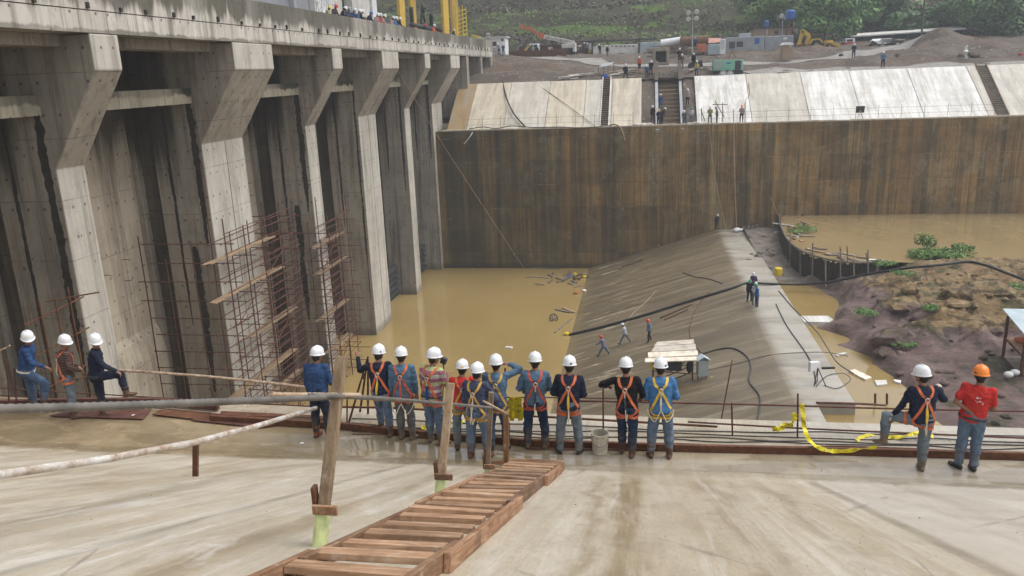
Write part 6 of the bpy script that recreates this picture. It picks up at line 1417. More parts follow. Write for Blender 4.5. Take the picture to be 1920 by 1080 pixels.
TR = [(1541,88,5.6,8.0,137,'leaf2','large rounded green tree behind the yellow backhoe',5200),
      (1455,60,4.2,6.2,145,'leaf3','bright yellow green tree left of the raised blue tank',3000),
      (1432,36,4.5,7,152,'leaf1','dark tree at the upper left of the wooded slope',2400),
      (1500,40,5,8,156,'leaf1','dark tree above the raised blue tank',2600),
      (1570,45,5,8.5,158,'leaf2','mid green tree rising behind the large rounded tree',2600),
      (1612,66,4,6.5,146,'leaf2','green tree just right of the large rounded tree',2400),
      (1640,60,4.5,8,152,'leaf1','dark tree above the truck',2600),
      (1676,62,4.2,6.5,147,'leaf1','dark bushy tree above the scrap heap',2400),
      (1660,30,4.5,8,164,'leaf2','green tree high on the slope left of the bare patch',2400),
      (1705,68,3.4,4.2,144,'leaf1','low dark tree left of the utility pole',1800),
      (1765,66,3.6,4.6,145,'leaf1','low dark tree right of the utility pole',2000),
      (1790,40,4.5,8,160,'leaf2','green tree right of the bare patch',2600),
      (1835,80,5.5,9,140,'leaf2','tall green tree behind the right dirt mound',4200),
      (1880,88,5.2,8.5,136,'leaf1','dark tree at the right above the red machine',3600),
      (1918,84,5.5,10,142,'leaf2','tall tree at the right frame edge',3600),
      (1860,40,5,9,160,'leaf1','dark tree high above the right dirt mound',2400),
      (1925,40,5,9,164,'leaf2','green tree in the upper right corner',2200),
      (1740,4,4.5,7,178,'leaf1','tree above the bare patch',1800),
      (1600,12,5,8,176,'leaf1','dark tree at the top of the wooded slope',1800),
      (1530,12,5,8,178,'leaf1','another dark tree at the top of the wooded slope',1800),
      (1700,14,4,7,172,'leaf2','small green tree at the left edge of the bare patch',1800),
      (1820,10,5,8,178,'leaf1','dark tree at the top right of the slope',1800)]
for k, (x, y, r, h, Y, m, l, n) in enumerate(TR): tree(at(x, y, Y=Y), (r, r*.8), h, m, l, 50+k, n)
rs = random.Random(88)
for k in range(26):
    x = rs.uniform(1405, 1915); y = rs.uniform(48, 74); 
    if 1690 < x < 1745 or x < 1490: continue
    bush('hillside_bush', at(x, y, Y=143+(74-y)*.5), (rs.uniform(1.2,2.4), 1.3, rs.uniform(.9,1.6)), 640, .42, rs.choice(['leaf1','leaf1','leaf2']), 'leafy bush among the trees on the right hillside')['group'] = 'bushes under the right trees'
mb = MB(); c = at(1722, 40, Y=150); P_ = []
for i in range(12):
    for j in range(12): X = c.x-3.2+i*.55; Y = 146+j*2.2; P_.append(V((X+nz(i,j,.7)*.6, Y, hillz(X, Y)+.35)))
mb.add(P_, [(j+i*12, j+1+i*12, j+1+(i+1)*12, j+(i+1)*12) for i in range(11) for j in range(11)]); struct(mb.build('bare_hill_patch', simple('bare_clay', (.27,.19,.13,1), .95, .3, .6, bump=.6), smooth=True))
# ================================================================ PEOPLE
SKIN = simple('skin', (.23,.115,.07,1), .55, .12, 14, src='obj')
HAIR = simple('dark_hair', (.015,.012,.01,1), .7, .3, 40, src='obj')
def helmet_mat(name, c):
    n = NT(name, .32, .5); p = n.P(src='obj'); col = n.mix(n.math('MULTIPLY', n.ramp(n.noise(p, 9, 8, .75), [(.52,0.),(.68,1.)]), .5), c, (.34,.31,.26,1)); n.color(col); n.rough(n.ramp(n.noise(p, 6, 5), [(.3,.25),(.7,.55)])); return n.mat
def fabric(name, c, stripes=None, rough=.85):
    key = 'fab_'+name
    if key in MC: return MC[key]
    n = NT(name, rough, .15)
    p = n.P(src='obj')
    if stripes:
        per, cols = stripes
        z = n.math('FRACT', n.math('DIVIDE', n.math('ADD', n.xyz(2, 'obj'), n.math('MULTIPLY', n.noise(p, 3, 2), .03)), per))
        k = len(cols); col = n.ramp(z, [((i)/k, q) for i, q in enumerate(cols)], 'CONSTANT')
    else: col = c
    d = n.ramp(n.noise(p, 7, 6, .65), [(.3, (.62,.62,.62,1)), (.7, (1.2,1.2,1.2,1))])
    col = n.mix(1.0, col, d, 'MULTIPLY')
    col = n.mix(n.math('MULTIPLY', n.ramp(n.noise(p, 3.1, 7, .7), [(.55,0.),(.75,1.)]), .35), col, (.16,.13,.1,1))
    n.color(col); n.bump(n.math('ADD', n.noise(p, 11, 4, .6, 1.6), n.math('MULTIPLY', n.noise(p, 120, 2), .12)), .8, .03); MC[key] = n.mat; return n.mat
def jean(name, c): 
    key = 'jean_'+name
    if key in MC: return MC[key]
    n = NT(name, .85, .15); p = n.P(src='obj')
    col = n.ramp(n.noise(n.P((1.6,1.6,.7),'obj'), 6, 6, .65), [(.3, tuple(q*.6 for q in c[:3])+(1,)), (.55, c), (.75, tuple(min(1,q*1.5) for q in c[:3])+(1,))])
    z = n.xyz(2,'obj'); mud = n.math('MULTIPLY', n.rng(z, .55, .12), n.ramp(n.noise(p, 5, 6), [(.4,0.),(.65,.8)])); col = n.mix(mud, col, (.2,.155,.1,1))
    n.color(col); n.bump(n.math('ADD', n.noise(n.P((1,1,1.6),'obj'), 13, 4, .6, 1.2), n.math('MULTIPLY', n.noise(p, 150, 2), .15)), .5, .012); MC[key] = n.mat; return n.mat
FB = {'blue': fabric('blue_work_shirt', (.03,.065,.16,1)), 'denim': fabric('denim_shirt', (.085,.15,.23,1)), 'navy': fabric('navy_shirt', (.017,.022,.043,1)), 'steel': fabric('steel_blue_shirt', (.05,.062,.105,1)),
      'sky': fabric('bright_blue_shirt', (.06,.17,.36,1)), 'red': fabric('red_shirt', (.48,.035,.03,1)), 'black': fabric('black_shirt', (.012,.012,.014,1)), 'white': fabric('white_shirt', (.45,.47,.52,1)),
      'pale': fabric('pale_blue_shirt', (.22,.28,.40,1)), 'lilac': fabric('lilac_grey_shirt', (.16,.16,.26,1)), 'purple': fabric('purple_shirt', (.09,.05,.14,1)), 'khaki': fabric('yellow_khaki_vest', (.38,.33,.11,1)), 'grey': fabric('grey_shirt', (.12,.125,.13,1)),
      'orange': fabric('orange_vest', (.6,.12,.05,1)), 'green': fabric('green_shirt', (.05,.16,.09,1)), 'pink': fabric('pale_pink_shirt', (.4,.3,.28,1)),
      'brownstripe': fabric('brown_striped_shirt', None, (.035, [(.045,.022,.016,1),(.14,.10,.085,1)])), 'polo': fabric('striped_polo', None, (.26, [(.45,.42,.38,1),(.33,.13,.18,1),(.42,.45,.22,1),(.28,.10,.15,1)]))}
JN = {'jeans': jean('blue_jeans', (.10,.145,.21,1)), 'dark': jean('dark_jeans', (.02,.035,.075,1)), 'pale': jean('grey_blue_jeans', (.13,.16,.185,1)), 'grey': jean('grey_trousers', (.10,.105,.105,1)), 'black': jean('black_trousers', (.014,.015,.018,1)), 'navy': jean('navy_trousers', (.018,.022,.04,1)), 'mid': jean('mid_blue_jeans', (.06,.095,.16,1))}
BT = {'brown': simple('brown_boot', (.10,.055,.035,1), .7, .35, 9, src='obj'), 'tan': simple('muddy_boot', (.14,.105,.07,1), .8, .35, 9, src='obj'), 'dark': simple('dark_shoe', (.035,.03,.03,1), .6, .3, 9, src='obj'), 'red': simple('red_brown_boot', (.15,.055,.03,1), .65, .3, 9, src='obj')}
HM = {'white': helmet_mat('white_helmet', (.66,.67,.68,1)), 'orange': simple('orange_helmet', (.75,.2,.02,1), .3, .06, 5, spec=.5, bump=0, src='obj'), 'red': simple('red_helmet', (.6,.06,.03,1), .3, .06, 5, spec=.5, bump=0, src='obj'), 'yellow': simple('yellow_helmet', (.7,.5,.05,1), .3, .06, 5, bump=0, src='obj'), 'grey': simple('grey_helmet', (.3,.32,.35,1), .3, .06, 5, bump=0, src='obj'), 'blue': simple('blue_helmet', (.06,.16,.4,1), .3, .06, 5, bump=0, src='obj'), 'green': simple('green_helmet', (.05,.3,.16,1), .3, .06, 5, bump=0, src='obj')}
WB = {'orange': simple('orange_webbing', (.50,.125,.045,1), .75, .2, 20, src='obj'), 'red': simple('red_webbing', (.40,.075,.045,1), .75, .2, 20, src='obj'), 'gold': simple('gold_webbing', (.46,.27,.06,1), .75, .2, 20, src='obj'), 'yellow': simple('yellow_webbing', (.60,.40,.05,1), .75, .2, 20, src='obj'), 'rope': simple('pale_rope', (.5,.44,.33,1), .85, .2, 30, src='obj'), 'black': simple('dark_webbing', (.04,.045,.05,1), .7, .2, 20, src='obj'), 'blue': simple('blue_webbing', (.02,.04,.16,1), .7, .2, 20, src='obj'), 'steel': simple('steel_ring', (.55,.55,.53,1), .35, .1, 20, metal=.8, src='obj')}
STRAPW = simple('pale_belt', (.5,.48,.42,1), .7, .2, 20, src='obj')
WORK = bpy.data.scenes.new('workbench')
RCACHE = {}; CKEY = [None, 0]
def remesh(mb, voxel, it=3, wr=0., seed=0, fq=5.0):
    if CKEY[0] is None: return remesh_(mb, voxel, it, wr, seed, fq)
    k = (CKEY[0], CKEY[1]); CKEY[1] += 1
    if k not in RCACHE: RCACHE[k] = remesh_(mb, voxel, it, wr, seed, fq); return RCACHE[k]
    return RCACHE[k].copy()
def remesh_(mb, voxel, it=3, wr=0., seed=0, fq=5.0):
    me = mb.mesh('tmp'); ob = bpy.data.objects.new('tmp', me); WORK.collection.objects.link(ob)
    md = ob.modifiers.new('r', 'REMESH'); md.mode = 'VOXEL'; md.voxel_size = voxel
    sm = ob.modifiers.new('s', 'SMOOTH'); sm.factor = .5; sm.iterations = it
    WORK.view_layers[0].update(); dg = WORK.view_layers[0].depsgraph; out = bpy.data.meshes.new_from_object(ob.evaluated_get(dg))
    bpy.data.objects.remove(ob); bpy.data.meshes.remove(me)
    if wr:
        nr = [v.normal.copy() for v in out.vertices]; cs_ = [v.co.copy() for v in out.vertices]; fl_ = []
        for c, q in zip(cs_, nr):
            p = c*fq; d = .7*noise.noise(V((p.x*1.0, p.y*1.0, p.z*2.0+seed)))+1.1*(.28-abs(noise.noise(V((p.x*1.1+seed+p.z*.5, p.y*1.1, p.z*2.1)))))+.6*(.25-abs(noise.noise(V((p.x*2.2-p.z*.8, p.y*2.2+seed, p.z*3.6)))))
            fl_ += list(c+q*wr*d)
        out.vertices.foreach_set('co', fl_); out.update()
    out.shade_smooth(); return out
def pobj(name, me, mat, parent=None):
    o = bpy.data.objects.new(name, me); me.materials.clear(); me.materials.append(mat); COL.objects.link(o)
    if parent is not None: o.parent = parent
    return o
def nv(*a): return V(a).normalized()
UP_DOWN = (nv(.10,.02,-1), nv(.02,.16,-1))
POSE = dict(lean=4, side=0, twist=0, head=0, nod=10, arms=None, legs=None, feet=(8,8), stance=.11)
def ring_e(c, rx, ry, Rm, n=16, sq=.85):
    o = []
    for k in range(n):
        a = 6.28318*k/n; ca, sa = math.cos(a), math.sin(a)
        o.append(V(c)+Rm @ V((rx*math.copysign(abs(ca)**sq, ca), ry*math.copysign(abs(sa)**sq, sa), 0)))
    return o
PCOUNT = [0]
def person(label, loc, yaw=0, h=1.0, shirt='blue', pants='jeans', boots='brown', helmet='white', pose=None, short=False, harness=None, lan=None, gloves=False, lod=0, belly=1.0, group=None, extras=(), bulk=1.07):
    P_ = dict(POSE); P_.update(pose or {}); PCOUNT[0] += 1; seed = PCOUNT[0]; rs = random.Random(seed*13)
    if lod == 0: P_['twist'] += rs.uniform(-9,9); P_['side'] += rs.uniform(-2.5,2.5); P_['lean'] += rs.uniform(-2,4); P_['head'] += rs.uniform(-8,8)
    leanR = Matrix.Rotation(math.radians(P_['side']), 3, 'Y') @ Matrix.Rotation(-math.radians(P_['lean']), 3, 'X')
    TW = Matrix.Rotation(math.radians(P_['twist']), 3, 'Z'); Rt = TW @ leanR
    Rh = Matrix.Rotation(math.radians(P_['head']), 3, 'Z') @ Matrix.Rotation(-math.radians(P_['nod']), 3, 'X')
    arms = P_['arms'] or [(nv(.22,.05,-1), nv(-.12,.55,-.75)), (nv(.22,.05,-1), nv(-.12,.55,-.75))]
    legs = P_['legs'] or [(nv(.06,.02,-1), nv(.03,-.02,-1)), (nv(.06,.02,-1), nv(.03,-.02,-1))]
    pel = V((0,0,.96)); J = {}; CKEY[0] = repr((sorted((k, str(v)) for k, v in P_.items()), short, belly, bulk, boots)) if lod == 2 else None; CKEY[1] = 0
    T = lambda x, y, z: pel+Rt @ V((x,y,z))
    for i, s in enumerate((-1, 1)):
        m = lambda d: V((d.x*s, d.y, d.z)).normalized()
        sh = T(.176*s*(1+(bulk-1)*.35), 0, .448); ud, fd = arms[i]; el = sh+(Rt @ m(ud))*.285; wr = el+(Rt @ m(fd))*.25
        hp = pel+V((.088*s, 0, -.04)); td, sd = legs[i]; kn = hp+m(td)*.43; an = kn+m(sd)*.41
        J[s] = dict(sh=sh, el=el, wr=wr, hp=hp, kn=kn, an=an, fd=(Rt @ m(fd)).normalized(), yaw=math.radians(P_['feet'][i])*-s)
    drop = min(J[-1]['an'].z, J[1]['an'].z)-.075
    off = V((0,0,-drop)); pel += off
    for s in (-1, 1):
        for k in ('sh','el','wr','hp','kn','an'): J[s][k] = J[s][k]+off
    hc = T(0,.012,.50)+Rh @ V((0,.03,.145)); nk = T(0,.0,.47)
    vx = (.0075, .014, .022)[lod]; vc = (.0125, .02, .03)[lod]
    # ---- body: one continuous skin surface
    mb = MB()
    H = lambda x, y, z: hc+Rh @ V((x,y,z))
    mb.ell(H(0,0,.01), (.076,.096,.108), Rh, 14, 10); mb.ell(H(0,.03,-.055), (.058,.062,.062), Rh, 12, 8)
    mb.cap(H(0,.095,.012), H(0,.112,-.018), .011, .017, 8)                      # nose
    for s in (-1,1): mb.ell(H(.078*s,-.005,-.005), (.013,.024,.034), Rh, 8, 6)  # ears
    mb.cap(H(-.035,.088,.035), H(.035,.088,.035), .013, .013, 8); mb.cap(H(-.02,.086,-.052), H(.02,.086,-.052), .011, .011, 6)
    mb.cap(H(-.028,.08,-.01), H(-.02,.082,-.02), .018, .018, 6); mb.cap(H(.028,.08,-.01), H(.02,.082,-.02), .018, .018, 6)
    mb.cap(nk-Rt @ V((0,0,.03)), hc+Rh @ V((0,-.012,-.07)), .058, .052, 12)
    mb.loft([ring_e(T(0,0,z), rx, ry, Rt) for z, rx, ry in ((-.08,.12,.085),(.1,.12,.085),(.3,.13,.09),(.42,.13,.075),(.47,.06,.055))])
    for s in (-1,1):
        j = J[s]; mb.cap(j['sh'], j['el'], .046, .038); mb.cap(j['el'], j['wr'], .037, .026); mb.cap(T(.1*s,0,.43), j['sh'], .05, .046)
        mb.cap(j['hp'], j['kn'], .07, .05); mb.cap(j['kn'], j['an'], .048, .036)
        # hand: palm, four bent fingers, thumb
        d = j['fd']; wr = j['wr']
        side = V((0,0,1)).cross(d)
        if side.length < .25: side = Rt @ V((1,0,0))
        side = (side-d*side.dot(d)).normalized()*(1 if True else s)
        pn = d.cross(side).normalized()
        if pn.z > 0: pn = -pn
        hd = (d+pn*.15).normalized(); pc = wr+hd*.05
        for q in (-.026,-.009,.009,.026): mb.cap(wr+hd*.012+side*q*.7, wr+hd*.085+side*q, .016, .0135, 8)
        for q, L in ((-.029,.062),(-.010,.074),(.010,.07),(.028,.055)):
            a = wr+hd*.088+side*q; b = a+(hd*.8+pn*.6+side*q*2).normalized()*L*.5; c = b+(hd*.15+pn).normalized()*L*.5; mb.cap(a, b, .0095, .009, 8); mb.cap(b, c, .009, .008, 8)
        ts = side*(-s if side.dot(Rt @ V((1,0,0))) > 0 else s)
        a = wr+hd*.03+ts*.026; b = a+(hd*.7+ts*.7+pn*.3).normalized()*.038; c = b+(hd*.9+pn*.5).normalized()*.03; mb.cap(a, b, .0125, .011, 8); mb.cap(b, c, .0105, .009, 8)
    body = pobj('person', remesh(mb, vx, 2), SKIN)
    body.location = loc; body.rotation_euler = (0,0,math.radians(yaw)); body.scale = (h,h,h)
    tag(body, label, 'person', group)
    # ---- hair
    mb = MB(); mb.ell(H(0,-.014,.012), (.081,.095,.104), Rh, 14, 10); mb.ell(H(0,-.045,-.045), (.062,.05,.055), Rh, 12, 8); pobj('hair', remesh(mb, max(vx,.012), 2), HAIR, body)
    # ---- trousers
    mb = MB(); b = belly
    mb.loft([ring_e(pel+V((0,-.004,z)), rx*bulk, ry*bulk, Matrix.Identity(3)) for z, rx, ry in ((-.13,.15,.10),(-.09,.172,.128),(-.02,.170,.130),(.05,.156,.118*b),(.085,.15,.112*b))])
    for s in (-1,1):
        j = J[s]; kn, an, hp = j['kn'], j['an'], j['hp']
        mb.cap(hp+V((0,-.01,0)), kn, .097*bulk, .073*bulk, 12); mid = kn.lerp(an,.35); mb.cap(kn, mid, .073*bulk, .071*bulk, 12)
        mb.cap(mid+V((0,-.008,0)), kn.lerp(an,.74), .073*bulk, .066, 12); mb.cap(kn.lerp(an,.74), kn.lerp(an,.9 if boots in ('dark',) else .78), .067, .07 if boots in ('dark',) else .064, 12)
        mb.ell(hp+V((.0,-.06,-.03)), (.085,.075,.095), None, 10, 8)
    tro = pobj('trousers', remesh(mb, vc, 3, .017 if lod == 0 else .006, seed), JN[pants], body)
    # ---- shirt
    mb = MB()
    mb.loft([ring_e(T(0,yo,z), rx*bulk, ry*bulk, Rt) for z, rx, ry, yo in ((-.085,.168,.134*b,0),(-.04,.17,.134*b,0),(.0,.168,.130*b,0),(.10,.160,.122*b,.002),(.2,.168,.122,.0),(.3,.18,.125,-.004),(.38,.182,.118,-.006),(.44,.155,.10,-.004),(.475,.10,.078,0),(.5,.072,.066,.004))])
    for s in (-1,1):
        j = J[s]; mb.cap(T(.10*s,0,.405), j['sh'], .092, .068, 12); el, wr, sh = j['el'], j['wr'], j['sh']
        if short: mb.cap(sh, sh.lerp(el,.66), .064, .060, 12)
        else:
            mb.cap(sh, el, .066, .054, 12); mb.cap(el, wr.lerp(el,.08), .053*bulk, .04, 12)
    mb.tube([T(.062*math.cos(a),.055*math.sin(a)+.004,.505) for a in [i*6.2832/14 for i in range(15)]], .014, 6, cap=False) if lod == 0 else None
    shi = pobj('shirt', remesh(mb, vc, 2, .019 if lod == 0 else .006, seed+5), FB[shirt], body)
    # ---- boots
    for s in (-1,1):
        j = J[s]; an, kn = j['an'], j['kn']; mb = MB(); up_ = (kn-an).normalized(); fwd = Matrix.Rotation(j['yaw'],3,'Z') @ V((0,1,0)); fwd = (fwd-up_*fwd.dot(up_)*.9).normalized()
        dn = fwd.cross(V((1,0,0)) if abs(fwd.x) < .9 else V((0,1,0))); dn = (-up_-(-up_).dot(fwd)*fwd).normalized()
        low = boots == 'dark'
        if not low: mb.cap(an.lerp(kn,.36), an, .07, .056, 12)
        else: mb.cap(an.lerp(kn,.12), an, .046, .046, 12)
        sd_ = fwd.cross(dn).normalized(); heel = an-fwd*.045+dn*.035; ball = an+fwd*.115+dn*.042; toe = an+fwd*.165+dn*.045
        mb.cap(heel, an+fwd*.03+dn*.01, .04, .046, 10)
        for q in (-.018,.018): mb.cap(an+fwd*.02+dn*.02+sd_*q*.6, ball+sd_*q, .042, .034, 10); mb.cap(ball+sd_*q, toe+sd_*q*.5, .034, .03, 10); mb.cap(heel+dn*.012, heel+dn*.012+fwd*.05+sd_*q, .03, .032, 8)
        pobj('boot', remesh(mb, max(vx,.011), 2), BT[boots], body)
    # ---- helmet
    if helmet:
        mb = MB(); n = 26 if lod == 0 else 14; rings = []
        for t, k in ((1.13,0),(1.06,.004),(1.0,.012),(.995,.03),(.965,.062),(.88,.098),(.72,.128),(.5,.147),(.25,.157),(.04,.159)):
            ring = []
            for i in range(n):
                a = 6.2832*i/n; fx, fy = math.cos(a), math.sin(a); e = 1.0
                rx, ry = .116*t, .14*t
                if k < .01: ry *= 1.0+.16*max(0, fy)**2-.04*max(0,-fy)
                z = k+.035-.012*(fy > 0)*abs(fy)*(k < .02)
                rd = .006*math.exp(-(fx/.12)**2)*min(1, k/.06) if lod == 0 else 0
                ring.append(H(fx*rx*(1+rd*0), fy*ry-.004, z+rd))
            rings.append(ring)
        inner = [[H((p-hc).dot(Rh @ V((1,0,0)))*.93, (p-hc).dot(Rh @ V((0,1,0)))*.93, (p-hc).dot(Rh @ V((0,0,1)))-.004) for p in r] for r in (rings[5], rings[2], rings[0])]
        mb.loft(inner[::1]+[rings[0]]+rings[1:]); mb.v = mb.v
        hm = mb.build('helmet', HM[helmet], body, world=False, smooth=True)
        if lod == 0:
            mb = MB(); pts = [H(0, .128*math.cos(a)-.004, .05+.149*math.sin(a)) for a in [math.radians(25+i*13) for i in range(11)]]
            mb.strip(pts, [Rh @ V((1,0,0))]*11, .03, .012); mb.build('crest', HM[helmet], hm, world=False, smooth=True)
            mb = MB(); mb.tube([H(.088*math.cos(a), .1*math.sin(a)-.006, .012) for a in [math.radians(190+i*16) for i in range(11)]], .011, 6); mb.build('headband', WB['black'], hm, world=False)
    if lod == 0 and helmet and rs.random() < .6:
        a = rs.choice((-1.9,-1.2,-.7,-2.4)); mb = MB(); cpt = H(.112*math.cos(a), .135*math.sin(a)-.004, .07); nn = (Rh @ V((math.cos(a), math.sin(a), .35))).normalized(); sdv = V((0,0,1)).cross(nn).normalized(); upv = nn.cross(sdv)
        w_, h_ = rs.choice(((.02,.014),(.03,.009),(.014,.014))); q = [cpt+nn*.006+sdv*x*w_+upv*y*h_ for x, y in ((-1,-1),(1,-1),(1,1),(-1,1))]; mb.add(q+[p-nn*.012 for p in q], [(0,1,2,3),(7,6,5,4),(0,4,5,1),(1,5,6,2),(2,6,7,3),(3,7,4,0)]); mb.build('sticker', WB[rs.choice(('black','yellow','red','blue'))], hm, world=False)
    # ---- eyes (near figures)
    if lod == 0:
        for s in (-1,1): mb = MB(); mb.ell(H(.031*s,.083,.012), (.013,.012,.011), Rh, 8, 6); mb.build('eye', M['black'], body, world=False)
    if gloves:
        for s in (-1,1):
            j = J[s]; mb = MB(); d = j['fd']; mb.cap(j['wr']-d*.02, j['wr']+d*.03, .038, .04); mb.cap(j['wr']+d*.03, j['wr']+d*.085+V((0,0,-.015)), .045, .04); mb.cap(j['wr']+d*.03, j['wr']+d*.08+V((-.04*s,0,0)), .02, .018)
            pobj('glove', remesh(mb, .012, 2), WB['rope'], body)
    # ---- harness: webbing laid on the clothes
    if harness or P_.get('belt'):
        bm = bmesh.new(); bm.from_mesh(shi.data); bm.from_mesh(tro.data); bvh = BVHTree.FromBMesh(bm); bm.free()
        def lay(pts, w, name, mat, parent, lift=.007, closed=False, sub=7):
            Q = smooth_path(pts, sub); A = []; O = []
            for p in Q:
                c, nn, _, _ = bvh.find_nearest(p)
                if c is None: continue
                O.append(c+nn*lift); A.append(nn)
            for it in range(2): O = [O[0]]+[(O[i-1]+O[i]*2+O[i+1])/4 for i in range(1, len(O)-1)]+[O[-1]]
            ac = []
            for i in range(len(O)):
                t = (O[min(i+1,len(O)-1)]-O[max(i-1,0)]).normalized(); ac.append(A[i].cross(t))
            mb = MB(); mb.strip(O, ac, w, .005); return mb.build(name, mat, parent, world=False, smooth=False)
        if P_.get('belt'): lay([T(.2*math.cos(a), .16*math.sin(a), -.02) for a in [i*6.2832/16 for i in range(17)]], .04, 'belt', STRAPW if P_['belt'] == 'pale' else WB['black'], body)
        if harness:
            c1, c2 = harness; dz = .31
            ring = T(0,-.16,dz); B = lambda x, y, z: T(x, y, z)
            hs_ = None
            for s in (-1,1):
                o = lay([B(.09*s,.15,.12), B(.10*s,.14,.3), B(.115*s,.06,.46), B(.11*s,-.05,.47), B(.085*s,-.14,.40), B(.03*s,-.16,dz+.03), B(0,-.16,dz)], .042, 'harness', WB[c1], body if hs_ is None else hs_)
                if hs_ is None: hs_ = o
                lay([B(0,-.16,dz), B(-.05*s,-.16,dz-.09), B(-.11*s,-.14,.10), B(-.16*s,-.08,-.03), B(-.18*s,.0,-.1)], .042, 'harness_strap', WB[c2], hs_)
                hp, kn = J[s]['hp'], J[s]['kn']; ax = (kn-hp).normalized(); cc = hp+ax*.13; u = ax.orthogonal().normalized(); wv = ax.cross(u)
                lay([cc+(u*math.cos(a)+wv*math.sin(a))*.12 for a in [i*6.2832/12 for i in range(13)]], .042, 'leg_strap', WB[c2], hs_)
                lay([B(-.17*s,-.06,-.04), pel+V((-.13*s,-.15,-.12)), pel+V((-.02*s,-.17,-.17))], .042, 'seat_strap', WB[c2], hs_)
            c, nn, _, _ = bvh.find_nearest(ring); rc = c+nn*.02; sdv = Rt @ V((1,0,0)); upv = Rt @ V((0,0,1))
            mb = MB(); mb.tube([rc+sdv*.034*math.cos(a)+upv*.036*math.sin(a) for a in [i*6.2832/12 for i in range(13)]], .0065, 6, cap=False); mb.build('d_ring', WB['steel'], hs_, world=False)
            mb = MB(); mb.box((-.035,-.006,-.02),(.035,.006,.02), Rt, rc+upv*.045-nn*.008); mb.build('strap_keeper', WB['black'], hs_, world=False)
            # lanyard: clip, shock pack, rope
            if lan:
                a0 = rc-upv*.03; mb = MB(); mb.tube([a0, a0-V((0,.005,.10))], [.008,.012], 6); mb.build('snap_hook', WB['steel'], hs_, world=False)
                a1 = a0-V((0,.005,.10)); pk = {'yellow':('yellow',.24,.042), 'black':('black',.2,.04), 'blue':('blue',.34,.045), 'white':('rope',.2,.04), 'red':('red',.36,.042)}[lan[0]]
                e = a1+V((lan[1]*.1,-.03,-pk[1])); mb = MB(); mb.strip([a1, a1.lerp(e,.5)+V((0,-.015,0)), e], [V((1,0,0))]*3, [pk[2]*.7,pk[2],pk[2]*.6], .022); mb.build('shock_pack', WB[pk[0]], hs_, world=False)
                sx = lan[1] or 1
                for q in range(lan[2] if len(lan) > 2 else 1):
                    k = 1 if q == 0 else -1
                    pts = smooth_path([e, e+V((.06*k*sx,-.03,-.12)), e+V((.10*k*sx,-.02,-.20)), e+V((.17*k*sx,.01,-.14)), e+V((.22*k*sx,.09,-.02))], 5); mb = MB(); mb.tube(pts, .0085, 6); mb.build('lanyard_rope', WB['rope'], hs_, world=False)
    # ---- carried extras, each own mesh under the figure (worn) 
    for ex in extras:
        if ex == 'beltbag':
            mb = MB(); mb.ell(pel+V((-.19,-.02,-.16)), (.035,.07,.15), None, 10, 8); pobj('hip_bag', mb.mesh('hip_bag'), M['trash'], body)
        if ex == 'print':
            bm = bmesh.new(); bm.from_mesh(shi.data); bvh2 = BVHTree.FromBMesh(bm); bm.free(); mb = MB(); r2 = random.Random(5)
            for row, (z0, n_) in enumerate(((.34,5),(.27,7))):
                for i in range(n_):
                    x = -.03+i*.021+r2.uniform(-.003,.003); P4 = []; hh = r2.uniform(.02,.045); dd = r2.uniform(-.008,.012); ww = r2.uniform(.007,.015)
                    for (dx, dz_) in ((0,dd),(ww,dd*.6),(ww*.9,hh+dd),(.003,hh*.9+dd)):
                        c, nn, _, _ = bvh2.find_nearest(T(x+dx,-.2,z0+dz_)); P4.append(c+nn*.004)
                    mb.add(P4, [(0,1,2,3)])
            mb.build('shirt_print', M['trash'], body, world=False)
    return body, dict(J=J, pel=pel, hc=hc)
def fl(x, y, z=Z_PLAT): p = at(x, y, Z=z); p.z = z-.008; return p
D = lambda *a: nv(*a)
hang = (D(.16,.04,-1), D(.02,.25,-1))
rail2 = (D(.38,.1,-1), D(-.25,.75,-.35))      # elbows out, hands forward on the rail
rail1 = (D(.25,.12,-1), D(-.2,.8,-.45))
front = (D(.28,-.02,-1), D(-.75,.6,-.25))     # hands together in front
st = [(D(.10,.03,-1), D(.02,-.04,-1)), (D(.10,.03,-1), D(.02,-.04,-1))]
G = 'workers watching from the platform edge'
person('man in blue shirt with pale belt leaning on the rail at far left', fl(66,772), -62, 1.0, 'blue', 'mid', 'brown', 'white', dict(lean=12, head=-75, nod=12, belt='pale', arms=[(D(.25,-.35,-1), D(-.2,.8,-.5)), (D(.2,.55,-.8), D(0,.95,-.2))], legs=[(D(.08,-.02,-1), D(.05,-.08,-1)), (D(.05,.75,-.75), D(.02,-.25,-1))]), group=G, bulk=1.16)
person('man in brown striped shirt with orange harness and white hip bag', fl(140,780), -48, .97, 'brownstripe', 'pale', 'brown', 'white', dict(lean=6, head=-62, nod=8, arms=[rail1, rail1], legs=st), harness=('orange','orange'), lan=('white',-.3,0), group=G, extras=('beltbag',))
person('man in navy shirt and dark jeans with his raised knee toward the pale rail', fl(196,783), -58, 1.0, 'navy', 'navy', 'brown', 'white', dict(lean=7, head=-66, nod=10, belt='dark', arms=[(D(.2,.1,-1), D(-.2,.6,-.5)), (D(.15,.6,-.8), D(.0,.9,-.5))], legs=[(D(.06,-.02,-1), D(.02,-.06,-1)), (D(.10,1.0,-.04), D(.05,.12,-1))]), group=G)
person('man in blue jacket with dark trousers partly behind the tall post', fl(606,820), -14, .98, 'blue', 'navy', 'red', 'white', dict(lean=3, head=-8, nod=8, arms=[hang, rail1], legs=st), group=G, bulk=1.12)
